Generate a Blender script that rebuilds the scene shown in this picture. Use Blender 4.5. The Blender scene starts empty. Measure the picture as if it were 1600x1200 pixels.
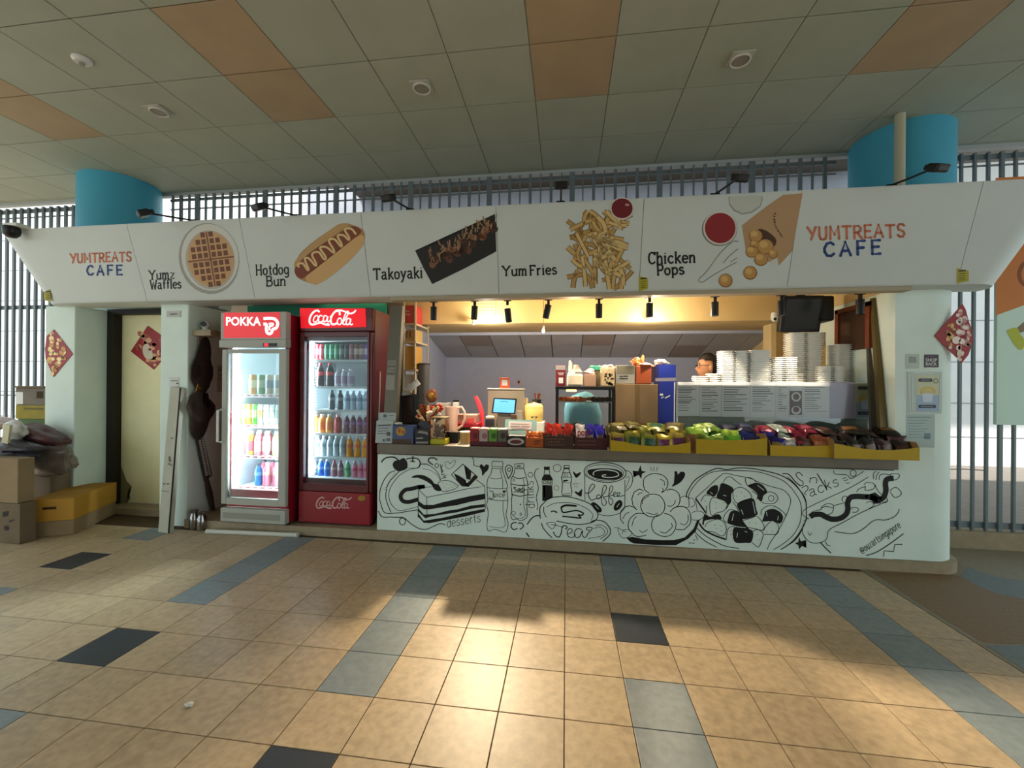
import bpy, bmesh, math, random
from mathutils import Vector, Matrix
random.seed(7)
S = bpy.context.scene
COL = S.collection
PI = math.pi
# ---------------------------------------------------------------- camera
FPX = 639.4
YAW, PITCH, ROLL = -.1317, .001, .0083
EYE = Vector((0, 0, 1.5))
_cy, _sy = math.cos(YAW), math.sin(YAW)
FWD = Vector((_sy*math.cos(PITCH), _cy*math.cos(PITCH), math.sin(PITCH)))
_r0 = Vector((_cy, -_sy, 0)); _u0 = _r0.cross(FWD)
RGT = _r0*math.cos(ROLL) + _u0*math.sin(ROLL)
UPV = -_r0*math.sin(ROLL) + _u0*math.cos(ROLL)
cd = bpy.data.cameras.new('camera'); cam = bpy.data.objects.new('camera', cd); COL.objects.link(cam)
cd.sensor_fit = 'HORIZONTAL'; cd.sensor_width = 36; cd.lens = 36*FPX/1600; cd.clip_start = .05
mw = Matrix((RGT, UPV, -FWD)).transposed().to_4x4(); mw.translation = EYE
cam.matrix_world = mw
S.camera = cam
# ---------------------------------------------------------------- light and exposure
S.view_settings.view_transform = 'Standard'; S.view_settings.look = 'None'
S.view_settings.gamma = 1; S.view_settings.use_curve_mapping = False
S.view_settings.exposure = 0.0
W = bpy.data.worlds.new('sky'); S.world = W; W.use_nodes = True
W.node_tree.nodes['Background'].inputs[0].default_value = (.83, .96, .99, 1)
W.node_tree.nodes['Background'].inputs[1].default_value = 2.15
def lamp(name, kind, loc, power, color, **k):
    d = bpy.data.lights.new(name, kind); o = bpy.data.objects.new(name, d); COL.objects.link(o)
    o.location = loc; d.energy = power; d.color = color
    for a, b in k.items():
        if a == 'aim': o.rotation_euler = (Vector(b)-Vector(loc)).to_track_quat('-Z', 'Y').to_euler()
        else: setattr(d, a, b)
    return o
WARM = (1, .66, .33)
lamp('sun', 'SUN', (0, 0, 20), 6.0, (1, .96, .88), angle=.02, aim=(6, 12, 5))
lamp('lamp_bulb', 'POINT', (.08, 4.40, 2.08), 22, (1, .70, .40), shadow_soft_size=.03)
for _x, _t, _s in ((-.93, (.5, 2.2, 0), 1.3), (.93, (1.15, 1.9, 0), 1.65)):
    lamp('lamp_beam', 'SPOT', (_x, 4.74, 2.17), 580, (1, .80, .54), spot_size=_s, spot_blend=.7, shadow_soft_size=.05, aim=_t)
    lamp('lamp_beam_glow', 'POINT', (_x, 4.72, 2.16), 20, (1, .88, .68), shadow_soft_size=.04)
for _x in (-1.20, -.80, -.49, -.11, .36, .83, 1.43, 2.05):
    lamp('track_spot', 'SPOT', (_x, 3.83, 2.10), 52, (1, .82, .60), spot_size=1.05, spot_blend=.6, shadow_soft_size=.03, aim=(_x, 4.15, .95))
lamp('fridge_lamp_grey', 'AREA', (-3.31, 3.775, 1.15), 10, (.80, .93, 1), shape='RECTANGLE', size=.03, size_y=1.3, aim=(-2.9, 3.9, 1.15))
lamp('fridge_lamp_red', 'AREA', (-2.56, 3.915, 1.25), 9, (.80, .93, 1), shape='RECTANGLE', size=.03, size_y=1.3, aim=(-2.15, 4.05, 1.25))
lamp('fridge_floor_fill', 'AREA', (-2.80, 3.76, .85), 42, (.82, .93, 1), shape='RECTANGLE', size=.03, size_y=.7, aim=(-3.9, 2.7, .55))  # added fill lamp, no visible source; brightens the floor before the fridges
# ---------------------------------------------------------------- photo pixel -> point on a real plane
def ray(x, y): return FWD + RGT*((x-800)/FPX) + UPV*((600-y)/FPX)
def atY(x, y, Y): d = ray(x, y); return EYE + d*(Y/d.y)
def atZ(x, y, Z): d = ray(x, y); return EYE + d*((Z-1.5)/d.z)
def atX(x, y, X): d = ray(x, y); return EYE + d*(X/d.x)
def hit(x, y, pl):
    d = ray(x, y); p, n = pl
    return EYE + d*((p-EYE).dot(n)/d.dot(n))
def rect(x0, y0, x1, y1, Y):
    a = atY(x0, (y0+y1)/2, Y); b = atY(x1, (y0+y1)/2, Y); c = atY((x0+x1)/2, y0, Y); d = atY((x0+x1)/2, y1, Y)
    return a.x, b.x, d.z, c.z
# ---------------------------------------------------------------- materials
def lin(h):
    if isinstance(h, str):
        c = [int(h[i:i+2], 16)/255 for i in (0, 2, 4)]
        return [v/12.92 if v <= .04045 else ((v+.055)/1.055)**2.4 for v in c]
    return list(h)
MATS = {}
def mat(name, col='808080', rough=.6, metal=0, var=0, scale=8, bump=0, emit=0, spec=.4, detail=6, stretch=None, coat=0):
    if name in MATS: return MATS[name]
    m = bpy.data.materials.new(name); MATS[name] = m; m.use_nodes = True
    nt = m.node_tree; b = nt.nodes['Principled BSDF']; c = lin(col)
    b.inputs['Base Color'].default_value = (*c, 1); b.inputs['Roughness'].default_value = rough
    b.inputs['Metallic'].default_value = metal; b.inputs['Specular IOR Level'].default_value = spec
    b.inputs['Coat Weight'].default_value = coat
    if emit:
        b.inputs['Emission Color'].default_value = (*c, 1); b.inputs['Emission Strength'].default_value = emit
    if var or bump:
        tc = nt.nodes.new('ShaderNodeTexCoord'); n = nt.nodes.new('ShaderNodeTexNoise')
        n.inputs['Scale'].default_value = scale; n.inputs['Detail'].default_value = detail
        mp = nt.nodes.new('ShaderNodeMapping'); nt.links.new(tc.outputs['Object'], mp.inputs[0])
        oi = nt.nodes.new('ShaderNodeObjectInfo'); ml = nt.nodes.new('ShaderNodeMath'); ml.operation = 'MULTIPLY'; ml.inputs[1].default_value = 37
        nt.links.new(oi.outputs['Random'], ml.inputs[0]); nt.links.new(ml.outputs[0], mp.inputs['Location'])
        if stretch: mp.inputs['Scale'].default_value = stretch
        nt.links.new(mp.outputs[0], n.inputs['Vector'])
        if var:
            r = nt.nodes.new('ShaderNodeValToRGB')
            r.color_ramp.elements[0].position = .3; r.color_ramp.elements[1].position = .7
            r.color_ramp.elements[0].color = (*[max(0, v*(1-var)) for v in c], 1)
            r.color_ramp.elements[1].color = (*[min(1, v*(1+var)) for v in c], 1)
            nt.links.new(n.outputs['Fac'], r.inputs[0])
            # each object a touch lighter or darker than its neighbours
            hs = nt.nodes.new('ShaderNodeHueSaturation'); mr = nt.nodes.new('ShaderNodeMapRange')
            mr.inputs['To Min'].default_value = 1-var*.5; mr.inputs['To Max'].default_value = 1+var*.5
            nt.links.new(oi.outputs['Random'], mr.inputs['Value']); nt.links.new(mr.outputs[0], hs.inputs['Value'])
            nt.links.new(r.outputs[0], hs.inputs['Color']); nt.links.new(hs.outputs[0], b.inputs['Base Color'])
        if bump:
            bp = nt.nodes.new('ShaderNodeBump'); bp.inputs['Strength'].default_value = bump; bp.inputs['Distance'].default_value = .01
            nt.links.new(n.outputs['Fac'], bp.inputs['Height']); nt.links.new(bp.outputs[0], b.inputs['Normal'])
    return m
def glassmat(name, tint='ffffff', clear=.9, rough=.02):
    if name in MATS: return MATS[name]
    m = bpy.data.materials.new(name); MATS[name] = m; m.use_nodes = True; nt = m.node_tree
    out = nt.nodes['Material Output']; nt.nodes.remove(nt.nodes['Principled BSDF'])
    t = nt.nodes.new('ShaderNodeBsdfTransparent'); t.inputs[0].default_value = (*lin(tint), 1)
    g = nt.nodes.new('ShaderNodeBsdfGlossy'); g.inputs['Roughness'].default_value = rough
    fr = nt.nodes.new('ShaderNodeFresnel'); fr.inputs[0].default_value = 1.45
    mx = nt.nodes.new('ShaderNodeMixShader'); ad = nt.nodes.new('ShaderNodeMath'); ad.operation = 'ADD'; ad.inputs[1].default_value = 1-clear-.05
    ad.use_clamp = True
    nt.links.new(fr.outputs[0], ad.inputs[0]); nt.links.new(ad.outputs[0], mx.inputs[0])
    nt.links.new(t.outputs[0], mx.inputs[1]); nt.links.new(g.outputs[0], mx.inputs[2]); nt.links.new(mx.outputs[0], out.inputs[0])
    return m
# ---------------------------------------------------------------- mesh shapes
def B(): return bmesh.new()
def box(bm, x0, x1, y0, y1, z0, z1, b=0, M=None):
    r = bmesh.ops.create_cube(bm, size=1); vs = r['verts']
    for v in vs:
        v.co = Vector(((x0+x1)/2+v.co.x*(x1-x0), (y0+y1)/2+v.co.y*(y1-y0), (z0+z1)/2+v.co.z*(z1-z0)))
    if b > 0:
        es = list({e for v in vs for e in v.link_edges})
        q = bmesh.ops.bevel(bm, geom=es, offset=min(b, .45*min(abs(x1-x0), abs(y1-y0), abs(z1-z0))), segments=2, affect='EDGES', profile=.5)
        vs = list({v for v in q['verts']} | {v for v in vs if v.is_valid})
    if M is not None:
        for v in vs: v.co = M @ v.co
    return bm
def tube(bm, pts, r, n=8, caps=True):
    pts = [Vector(p) for p in pts]; rings = []
    R = r if isinstance(r, (list, tuple)) else [r]*len(pts)
    up = None
    for i, p in enumerate(pts):
        d = (pts[min(i+1, len(pts)-1)]-pts[max(i-1, 0)]).normalized()
        if up is None: up = Vector((0, 0, 1)) if abs(d.z) < .9 else Vector((1, 0, 0))
        a = d.cross(up).normalized(); c = a.cross(d).normalized(); up = c
        rings.append([bm.verts.new(p + (a*math.cos(2*PI*k/n)+c*math.sin(2*PI*k/n))*R[i]) for k in range(n)])
    for A, Bq in zip(rings, rings[1:]):
        for k in range(n): bm.faces.new((A[k], A[(k+1) % n], Bq[(k+1) % n], Bq[k]))
    if caps: bm.faces.new(rings[0][::-1]); bm.faces.new(rings[-1])
    return bm
def lathe(bm, prof, c=(0, 0, 0), n=14, sx=1, sy=1, caps=True):
    c = Vector(c); rings = []
    for r, z in prof:
        if r < 1e-5: rings.append([bm.verts.new(c+Vector((0, 0, z)))])
        else: rings.append([bm.verts.new(c+Vector((r*sx*math.cos(2*PI*k/n), r*sy*math.sin(2*PI*k/n), z))) for k in range(n)])
    for A, D in zip(rings, rings[1:]):
        for k in range(n):
            q = (k+1) % n
            if len(A) == 1 and len(D) == 1: continue
            if len(A) == 1: bm.faces.new((A[0], D[q], D[k]))
            elif len(D) == 1: bm.faces.new((A[k], A[q], D[0]))
            else: bm.faces.new((A[k], A[q], D[q], D[k]))
    if caps and len(rings[0]) > 1: bm.faces.new(rings[0][::-1])
    if caps and len(rings[-1]) > 1: bm.faces.new(rings[-1])
    return bm
def prism(bm, pts, y0, y1):          # outline in XZ pulled along Y
    a = [bm.verts.new((x, y0, z)) for x, z in pts]; b = [bm.verts.new((x, y1, z)) for x, z in pts]
    n = len(pts)
    for i in range(n): bm.faces.new((a[i], a[(i+1) % n], b[(i+1) % n], b[i]))
    bm.faces.new(a[::-1]); bm.faces.new(b); return bm
def prismz(bm, pts, z0, z1):         # outline in XY pulled along Z
    a = [bm.verts.new((x, y, z0)) for x, y in pts]; b = [bm.verts.new((x, y, z1)) for x, y in pts]
    n = len(pts)
    for i in range(n): bm.faces.new((a[i], a[(i+1) % n], b[(i+1) % n], b[i]))
    bm.faces.new(a[::-1]); bm.faces.new(b); return bm
def blob(bm, c, r, seed=0, amp=.12, u=10, v=7, M=None):
    rnd = random.Random(seed); ph = [rnd.uniform(0, 6.3) for _ in range(6)]
    q = bmesh.ops.create_uvsphere(bm, u_segments=u, v_segments=v, radius=1)
    for w in q['verts']:
        d = w.co.copy(); k = 1+amp*(math.sin(3*d.x+ph[0])+math.sin(4*d.y+ph[1])+math.sin(5*d.z+ph[2]+2*d.x))/2
        p = Vector((d.x*r[0]*k, d.y*r[1]*k, d.z*r[2]*k))
        if M is not None: p = M @ p
        w.co = p + Vector(c)
    return bm
ORD = 'first second third fourth fifth sixth seventh eighth ninth tenth eleventh twelfth thirteenth fourteenth fifteenth sixteenth seventeenth eighteenth nineteenth twentieth twenty-first twenty-second twenty-third twenty-fourth twenty-fifth twenty-sixth'.split()
LOC = {}
def finish(bm, name, m, smooth=False):
    bmesh.ops.recalc_face_normals(bm, faces=bm.faces)
    me = bpy.data.meshes.new(name); bm.to_mesh(me); bm.free(); me.materials.append(m)
    if smooth:
        for p in me.polygons: p.use_smooth = True
        try: me.set_sharp_from_angle(angle=.7)
        except Exception: pass
    return me
def obj(name, bm, m, parent=None, smooth=False, loc=None, kind=None, label=None):
    """one mesh object; vertices are given in world space and moved to the origin of its thing"""
    if parent is not None: off = LOC[parent.name]
    elif loc is not None: off = Vector(loc)
    else:
        xs = [v.co for v in bm.verts]
        lo = Vector([min(c[i] for c in xs) for i in range(3)]); hi = Vector([max(c[i] for c in xs) for i in range(3)])
        off = Vector(((lo.x+hi.x)/2, (lo.y+hi.y)/2, lo.z))
    for v in bm.verts: v.co -= off
    o = bpy.data.objects.new(name, finish(bm, name, m, smooth)); COL.objects.link(o)
    if parent is not None: o.parent = parent
    else: o.location = off
    LOC[o.name] = off
    if kind: o['kind'] = kind
    if label: o['label'] = label
    return o
def tag(o, label, cat, group=None):
    o['label'] = label; o['category'] = cat
    if group: o['group'] = group
    return o
def thing(name, label, cat, loc, group=None):
    o = bpy.data.objects.new(name, None); COL.objects.link(o); o.location = loc; o.empty_display_size = .05
    LOC[o.name] = Vector(loc); return tag(o, label, cat, group)
def struct(name, bm, m, smooth=False):
    return obj(name, bm, m, smooth=smooth, kind='structure', loc=(0, 0, 0))
def part(name, me, parent, loc=(0, 0, 0), rot=None, m=None):      # a part that shares its mesh with others
    o = bpy.data.objects.new(name, me); COL.objects.link(o); o.parent = parent; o.location = loc
    if rot: o.rotation_euler = rot
    LOC[o.name] = LOC[parent.name]
    if m is not None:
        o.material_slots[0].link = 'OBJECT'; o.material_slots[0].material = m
    return o
def dup(root, loc, rot=None, label=None, group=None):
    r = root.copy(); COL.objects.link(r); r.location = loc
    if rot is not None: r.rotation_euler = rot
    if label: r['label'] = label
    if group: r['group'] = group
    for ch in list(root.children):
        c = ch.copy(); COL.objects.link(c); c.parent = r
        for g in ch.children:
            d = g.copy(); COL.objects.link(d); d.parent = c
    return r
# ---------------------------------------------------------------- flat print traced onto a surface
def smooth_line(pts, closed=False, k=5):
    n = len(pts)
    if n < 3: return list(pts)
    out = []
    rng = range(n) if closed else range(n-1)
    for i in rng:
        p0 = pts[(i-1) % n] if closed or i > 0 else pts[i]
        p1 = pts[i]; p2 = pts[(i+1) % n]
        p3 = pts[(i+2) % n] if closed or i+2 < n else p2
        for s in range(k):
            t = s/k
            out.append(tuple(.5*(2*p1[a]+(p2[a]-p0[a])*t+(2*p0[a]-5*p1[a]+4*p2[a]-p3[a])*t*t+(3*p1[a]-p0[a]-3*p2[a]+p3[a])*t**3) for a in (0, 1)))
    if not closed: out.append(tuple(pts[-1]))
    return out
def parse(s):
    v = [float(q) for q in s.replace(',', ' ').split()]
    return list(zip(v[::2], v[1::2]))
class Ink:
    """collects shapes in photo pixels (through an optional crop frame) and lays them on a plane"""
    def __init__(s, ox=0, oy=0, sc=1): s.f = (ox, oy, sc); s.v = []; s.p = []
    def t(s, p): return (p[0]/s.f[2]+s.f[0], p[1]/s.f[2]+s.f[1])
    def frame(s, ox, oy, sc): s.f = (ox, oy, sc); return s
    def fill(s, pts, smooth=False):
        if isinstance(pts, str): pts = parse(pts)
        if smooth: pts = smooth_line(pts, True, 4)
        pts = [s.t(p) for p in pts]; b = len(s.v); s.v += pts; s.p.append(list(range(b, b+len(pts)))); return s
    def line(s, pts, w=1.2, smooth=True, closed=False):
        if isinstance(pts, str): pts = parse(pts)
        if smooth: pts = smooth_line(pts, closed, 4)
        pts = [s.t(p) for p in pts]
        q = [pts[0]]
        for p in pts[1:]:
            if math.hypot(p[0]-q[-1][0], p[1]-q[-1][1]) > .05: q.append(p)
        pts = q
        if closed: pts = pts+[pts[0]]
        L = []; n = len(pts)
        if n < 2: return s
        for i, p in enumerate(pts):
            if closed and i in (0, n-1): a, b = pts[n-2], pts[1]
            else: a, b = pts[max(i-1, 0)], pts[min(i+1, n-1)]
            dx, dy = b[0]-a[0], b[1]-a[1]; l = math.hypot(dx, dy) or 1
            L.append(((p[0]-dy/l*w/2, p[1]+dx/l*w/2), (p[0]+dy/l*w/2, p[1]-dx/l*w/2)))
        b = len(s.v)
        for u, d in L: s.v += [u, d]
        for i in range(n-1): s.p.append([b+2*i, b+2*i+2, b+2*i+3, b+2*i+1])
        return s
    def ell(s, cx, cy, rx, ry, rot=0, n=28, a0=0, a1=2*PI):
        c, d = math.cos(rot), math.sin(rot)
        return [(cx+rx*math.cos(a0+(a1-a0)*k/n)*c-ry*math.sin(a0+(a1-a0)*k/n)*d, cy+rx*math.cos(a0+(a1-a0)*k/n)*d+ry*math.sin(a0+(a1-a0)*k/n)*c) for k in range(n)]
    def disc(s, *a, **k): return s.fill(s.ell(*a, **k))
    def ring(s, cx, cy, rx, ry, w=1.2, rot=0): return s.line(s.ell(cx, cy, rx, ry, rot), w, False, True)
    def quad_text(s, txt, tl, tr, bl, br, bold=0, space=1):
        vs, fs = glyphs(txt, bold, space)
        b = len(s.v)
        for x, y in vs:
            p = [(bl[a]*(1-x)+br[a]*x)*(1-y)+(tl[a]*(1-x)+tr[a]*x)*y for a in (0, 1)]
            s.v.append(s.t(p))
        s.p += [[b+i for i in f] for f in fs]; return s
    def skel(s, txt, p0, p1, h, w, serif=False, slant=0, perp=None):
        """stroke lettering along the line p0 -> p1 with cap height h"""
        dx, dy = p1[0]-p0[0], p1[1]-p0[1]; L = math.hypot(dx, dy); ux, uy = dx/L, dy/L
        vx, vy = perp if perp else (uy, -ux)
        tot = sum(SK.get(c, (.35, []))[0]+.12 for c in txt)-.12; k = L/tot; x = 0
        def mp(q): return (p0[0]+ux*(x+q[0]+slant*q[1])*k+vx*q[1]*h, p0[1]+uy*(x+q[0]+slant*q[1])*k+vy*q[1]*h)
        for c in txt:
            wd, st = SK.get(c, (.35, []))
            for sm, pts in st:
                s.line([mp(q) for q in (smooth_line(pts, False, 4) if sm else pts)], w, False)
                if serif and not sm:
                    for a, b2 in ((pts[0], pts[1]), (pts[-1], pts[-2])):
                        if abs(a[1]-b2[1]) > .1 and min(abs(a[1]-z) for z in (0, .65, 1, -.3)) < .01:
                            s.line([mp((a[0]-.1, a[1])), mp((a[0]+.1, a[1]))], w*.75, False)
            x += wd+.12
        return s
    def build(s, name, m, parent, plane, lift=.0015, label=None):
        p0, n = plane; bm = B()
        if n.dot(EYE-p0) < 0: n = -n
        vs = [bm.verts.new(hit(x, y, (p0+n*lift, n))) for x, y in s.v]
        big = []
        for f in s.p:
            try: fc = bm.faces.new([vs[i] for i in f])
            except ValueError: continue
            if len(f) > 4: big.append(fc)
        if big: bmesh.ops.triangulate(bm, faces=big, ngon_method='EAR_CLIP')
        off = LOC[parent.name]
        for v in bm.verts: v.co -= off
        me = bpy.data.meshes.new(name); bm.to_mesh(me); bm.free(); me.materials.append(m)
        o = bpy.data.objects.new(name, me); COL.objects.link(o); o.parent = parent; LOC[o.name] = off
        if len(s.p) > 1 and not name.startswith('mural'): o['kind'] = 'stuff'
        if label: o['label'] = label
        return o
_G = {}
def glyphs(txt, bold=0, space=1):
    key = (txt, bold, space)
    if key in _G: return _G[key]
    c = bpy.data.curves.new('t', 'FONT'); c.body = txt; c.offset = bold; c.space_character = space; c.resolution_u = 3
    o = bpy.data.objects.new('t', c); COL.objects.link(o)
    dg = bpy.context.evaluated_depsgraph_get(); me = bpy.data.meshes.new_from_object(o.evaluated_get(dg))
    v = [(p.co.x, p.co.y) for p in me.vertices]; f = [list(p.vertices) for p in me.polygons]
    x0 = min(p[0] for p in v); x1 = max(p[0] for p in v); y0 = min(p[1] for p in v); y1 = max(p[1] for p in v)
    v = [((p[0]-x0)/(x1-x0), (p[1]-y0)/(y1-y0)) for p in v]
    bpy.data.objects.remove(o); bpy.data.meshes.remove(me); bpy.data.curves.remove(c)
    _G[key] = (v, f); return v, f
SK = {}
for ln in """a .56|~.06 .55 .2 .65 .38 .62 .42 .45 .42 .12 .5 0 .56 .03|~.42 .38 .2 .36 .06 .2 .15 .03 .3 .03 .42 .15
b .5|.08 1 .08 0|~.08 .45 .25 .65 .45 .55 .5 .32 .42 .08 .25 0 .08 .15
c .5|~.46 .52 .3 .65 .12 .55 .05 .32 .12 .1 .3 0 .48 .12
d .5|.46 1 .46 0|~.46 .45 .3 .65 .1 .55 .05 .32 .12 .08 .28 0 .46 .15
e .5|~.06 .35 .48 .37 .45 .55 .28 .65 .12 .57 .05 .32 .12 .1 .3 0 .48 .1
f .38|~.42 .92 .32 1 .2 .92 .17 .75 .17 .4 .17 .1|.17 .1 .17 0|.02 .62 .36 .62
g .5|~.46 .5 .3 .65 .1 .57 .05 .35 .12 .1 .28 .03 .46 .18|~.46 .65 .46 -.1 .38 -.28 .2 -.3 .07 -.22
h .5|.08 1 .08 0|~.08 .45 .25 .65 .4 .6 .44 .42 .44 .2|.44 .2 .44 0
i .22|.12 .65 .12 0|.12 .86 .12 .95
k .48|.08 1 .08 0|.42 .65 .08 .25|.2 .38 .46 0
l .2|.1 1 .1 0
m .68|.06 .65 .06 0|~.06 .45 .18 .65 .3 .6 .33 .42 .33 .2|.33 .2 .33 0|~.33 .45 .45 .65 .57 .6 .6 .42 .6 .2|.6 .2 .6 0
n .5|.08 .65 .08 0|~.08 .45 .25 .65 .4 .6 .44 .42 .44 .2|.44 .2 .44 0
o .52|~.26 .65 .08 .52 .05 .32 .1 .1 .26 0 .42 .1 .47 .32 .43 .54 .26 .65
p .52|.08 .65 .08 -.3|~.08 .45 .25 .65 .45 .55 .5 .32 .42 .08 .25 0 .08 .15
r .4|.1 .65 .1 0|~.1 .42 .2 .6 .32 .65 .4 .6
s .46|~.42 .55 .25 .65 .1 .57 .1 .42 .25 .34 .4 .26 .43 .12 .28 0 .12 .03 .05 .12
t .36|.18 .9 .18 .15|~.18 .15 .22 .02 .36 .02|.04 .63 .34 .63
u .5|~.08 .65 .08 .2 .15 .03 .28 .0 .44 .18|.44 .65 .44 0
y .5|.05 .65 .26 .05|.47 .65 .26 .05|~.26 .05 .16 -.2 .08 -.3 .0 -.27
z .48|.05 .63 .44 .63 .05 .02 .46 .02
Y .64|.03 1 .33 .5 .33 0|.63 1 .33 .5
W .84|.02 1 .22 0|.22 .02 .42 .8 .62 .02|.62 0 .82 1
H .66|.08 1 .08 0|.58 1 .58 0|.08 .5 .58 .5
B .58|.08 0 .08 1|~.08 1 .4 1 .5 .78 .4 .54 .08 .53|~.08 .53 .45 .52 .56 .27 .45 .02 .08 0
T .64|.02 .98 .62 .98|.32 1 .32 0|.03 1 .03 .82|.61 1 .61 .82
F .54|.08 1 .08 0|.08 .98 .52 .98|.08 .53 .42 .53|.51 1 .51 .82
C .6|~.58 .8 .4 1 .15 .9 .05 .5 .15 .1 .4 0 .6 .18|.59 1 .58 .75
P .54|.08 0 .08 1|~.08 1 .42 1 .52 .75 .42 .48 .08 .47
S .5|~.46 .85 .28 1 .1 .9 .1 .68 .28 .54 .44 .4 .46 .18 .28 0 .05 .12
@ .8|~.5 .5 .35 .5 .3 .3 .4 .2 .52 .35 .55 .2 .7 .25 .72 .5 .55 .75 .3 .75 .1 .5 .1 .2 .3 -.05 .6 -.02""".split('\n'):
    q = ln.split('|'); c, w = q[0].split(' ')
    SK[c] = (float(w), [(t.startswith('~'), parse(t.lstrip('~'))) for t in q[1:]])
# ================================================================ the setting
WALLY = 3.75
PW = (Vector((0, WALLY, 0)), Vector((0, -1, 0)))                       # counter front and pier faces
PS = (Vector((0, 3.58, 2.30)), Vector((0, -.70, -.204)).normalized())  # the sloping fascia
M_tan = mat('tile_tan', 'b39e80', .42, var=.16, scale=26, spec=.45)
M_blue = mat('tile_blue', '7c878c', .42, var=.12, scale=26, spec=.45)
M_dark = mat('tile_dark', '2b323c', .4, var=.12, scale=20, spec=.45)
M_grout = mat('grout', '51412f', .9, var=.2)
M_wall = mat('paint_white', 'dbeae2', .75, var=.05, scale=3, bump=.15)
M_cream = mat('paint_cream', 'd8c08c', .7, var=.04, scale=3)
M_plinth = mat('plinth_stone', '9a8a70', .7, var=.12, scale=14)
M_ceil = mat('ceiling_olive', 'aab0a0', .6, var=.04, scale=4)
M_ceilo = mat('ceiling_orange', 'b09a7c', .6, var=.05, scale=4)
M_seam = mat('ceiling_seam', 'd0d0c4', .8)
M_bar = mat('bar_steel', '6c777c', .5, metal=.2)
M_blk = mat('black_plastic', '0e0e0f', .45)
M_ext = mat('outer_wall', 'd6d6d6', .8, var=.05, scale=2)
M_dkbrown = mat('dark_brown_wood', '1c140d', .55, var=.2, scale=6)
M_white = mat('white_plastic', 'd6d8d4', .4)
M_ink = mat('black_paint', '0b0b0b', .6)
M_paper = mat('paper_white', 'd4d6d2', .8)
# floor: slab, tiles laid one by one, poured patches at the right
fl = struct('floor', box(B(), -16, 10, -14, 9, -.08, -.006), M_grout)
TX, TY, FX, FY = .3, .3042, .0036, 2.767
tile_me = finish(box(B(), -.1478, .1478, -.1499, .1499, -.006, 0, .0015), 'tile', M_tan)
BLUE = {(1, -3), (1, -2), (1, 2), (1, 3), (1, 4), (-4, -3), (-4, -2), (-4, -1), (-4, 0), (-4, 1), (-4, 2), (-9, -3), (-9, -2), (-9, -1), (-9, 0), (-9, 4),
        (-14, 1), (-14, 2), (-14, -3)} | {(6, j) for j in range(-3, 6)}
DARK = {(1, 0), (-4, 4), (-9, 2), (-14, -1)}
done = set()
for j in range(-3, 5):
    for i in range(-19, 8):
        if (i < -4-2*0 and j == 4 and i < -12): continue
        m = M_blue if (i, j) in BLUE else M_dark if (i, j) in DARK else M_tan
        part('tile', tile_me, fl, (FX+(i+.5)*TX, FY-(j+.5)*TY, 0), m=m); done.add((i, j))
bm = B()
for j in range(-17, 36):
    for i in range(-39, 28):
        if (i, j) in done: continue
        x, y = FX+(i+.5)*TX, FY-(j+.5)*TY
        if x > 2.4 and y > .6: continue
        if y > 3.6 and x > -5.6: continue
        bm.faces.new([bm.verts.new((x+a*.1478, y+b*.1499, 0)) for a, b in ((-1, -1), (1, -1), (1, 1), (-1, 1))])
obj('floor_tile', bm, M_tan, fl, kind='stuff')
tz = mat('terrazzo_grey', '857b68', .5, var=.14, scale=40)
obj('floor_patch', box(B(), FX+8*TX+.004, 9, .6, 8, -.006, 0), tz, fl)
def floor_shape(s, m, z):
    pts = smooth_line(parse(s), True, 1); bm = B()
    prismz(bm, [tuple(atZ(x, y, 0).xy) for x, y in pts], 0, z); return obj('floor_patch', bm, m, fl)
tb = mat('terrazzo_brown', '7d6243', .5, var=.14, scale=40)
floor_shape('1363,894 1450,952 1535,1003 1570,1006 1640,1004 1640,938 1600,936 1560,928 1525,915 1500,900 1470,897', tb, .0012)
floor_shape('1500,900 1525,915 1560,928 1600,936 1660,940 1660,908 1600,907 1560,902 1530,893 1512,885', mat('terrazzo_blue', '6a7678', .5, var=.14, scale=40), .0014)
floor_shape('1540,1008 1570,1009 1660,1006 1700,1060 1600,1046', mat('terrazzo_blue'), .0014)
# ceiling: dark void above, panels one by one
ce = struct('ceiling', box(B(), -7.7, 11, -6.5, 4.40, 3.815, 3.95), M_seam)
OX, CW, OY, CD = -.8415, .5758, 2.7575, .5529
pan_me = finish(box(B(), -CW/2+.003, CW/2-.003, -CD/2+.0045, CD/2-.0045, 3.80, 3.815, .002), 'ceiling_panel', M_ceil)
cdone = set()
for j in range(-1, 3):
    for i in range(-13, 11):
        m = M_ceilo if (i % 4 == 1 and j <= 0) else M_ceil
        part('ceiling_panel', pan_me, ce, (OX+(i+.5)*CW, OY+(j+.5)*CD, 0), m=m); cdone.add((i, j))
bm = B()
for j in range(-16, 3):
    for i in range(-15, 13):
        if (i, j) in cdone: continue
        x, y = OX+(i+.5)*CW, OY+(j+.5)*CD
        if x > 10.8 or x < -7.6: continue
        bm.faces.new([bm.verts.new((x+a*(CW/2-.003), y+b*(CD/2-.004), 3.801)) for a, b in ((-1, -1), (1, -1), (1, 1), (-1, 1))])
obj('ceiling_panel', bm, M_ceil, ce, kind='stuff')
struct('trim_1', box(B(), -7.7, 11, 4.40, 4.46, 3.765, 3.95), mat('edge_steel', 'a4a8a8', .5))
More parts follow.
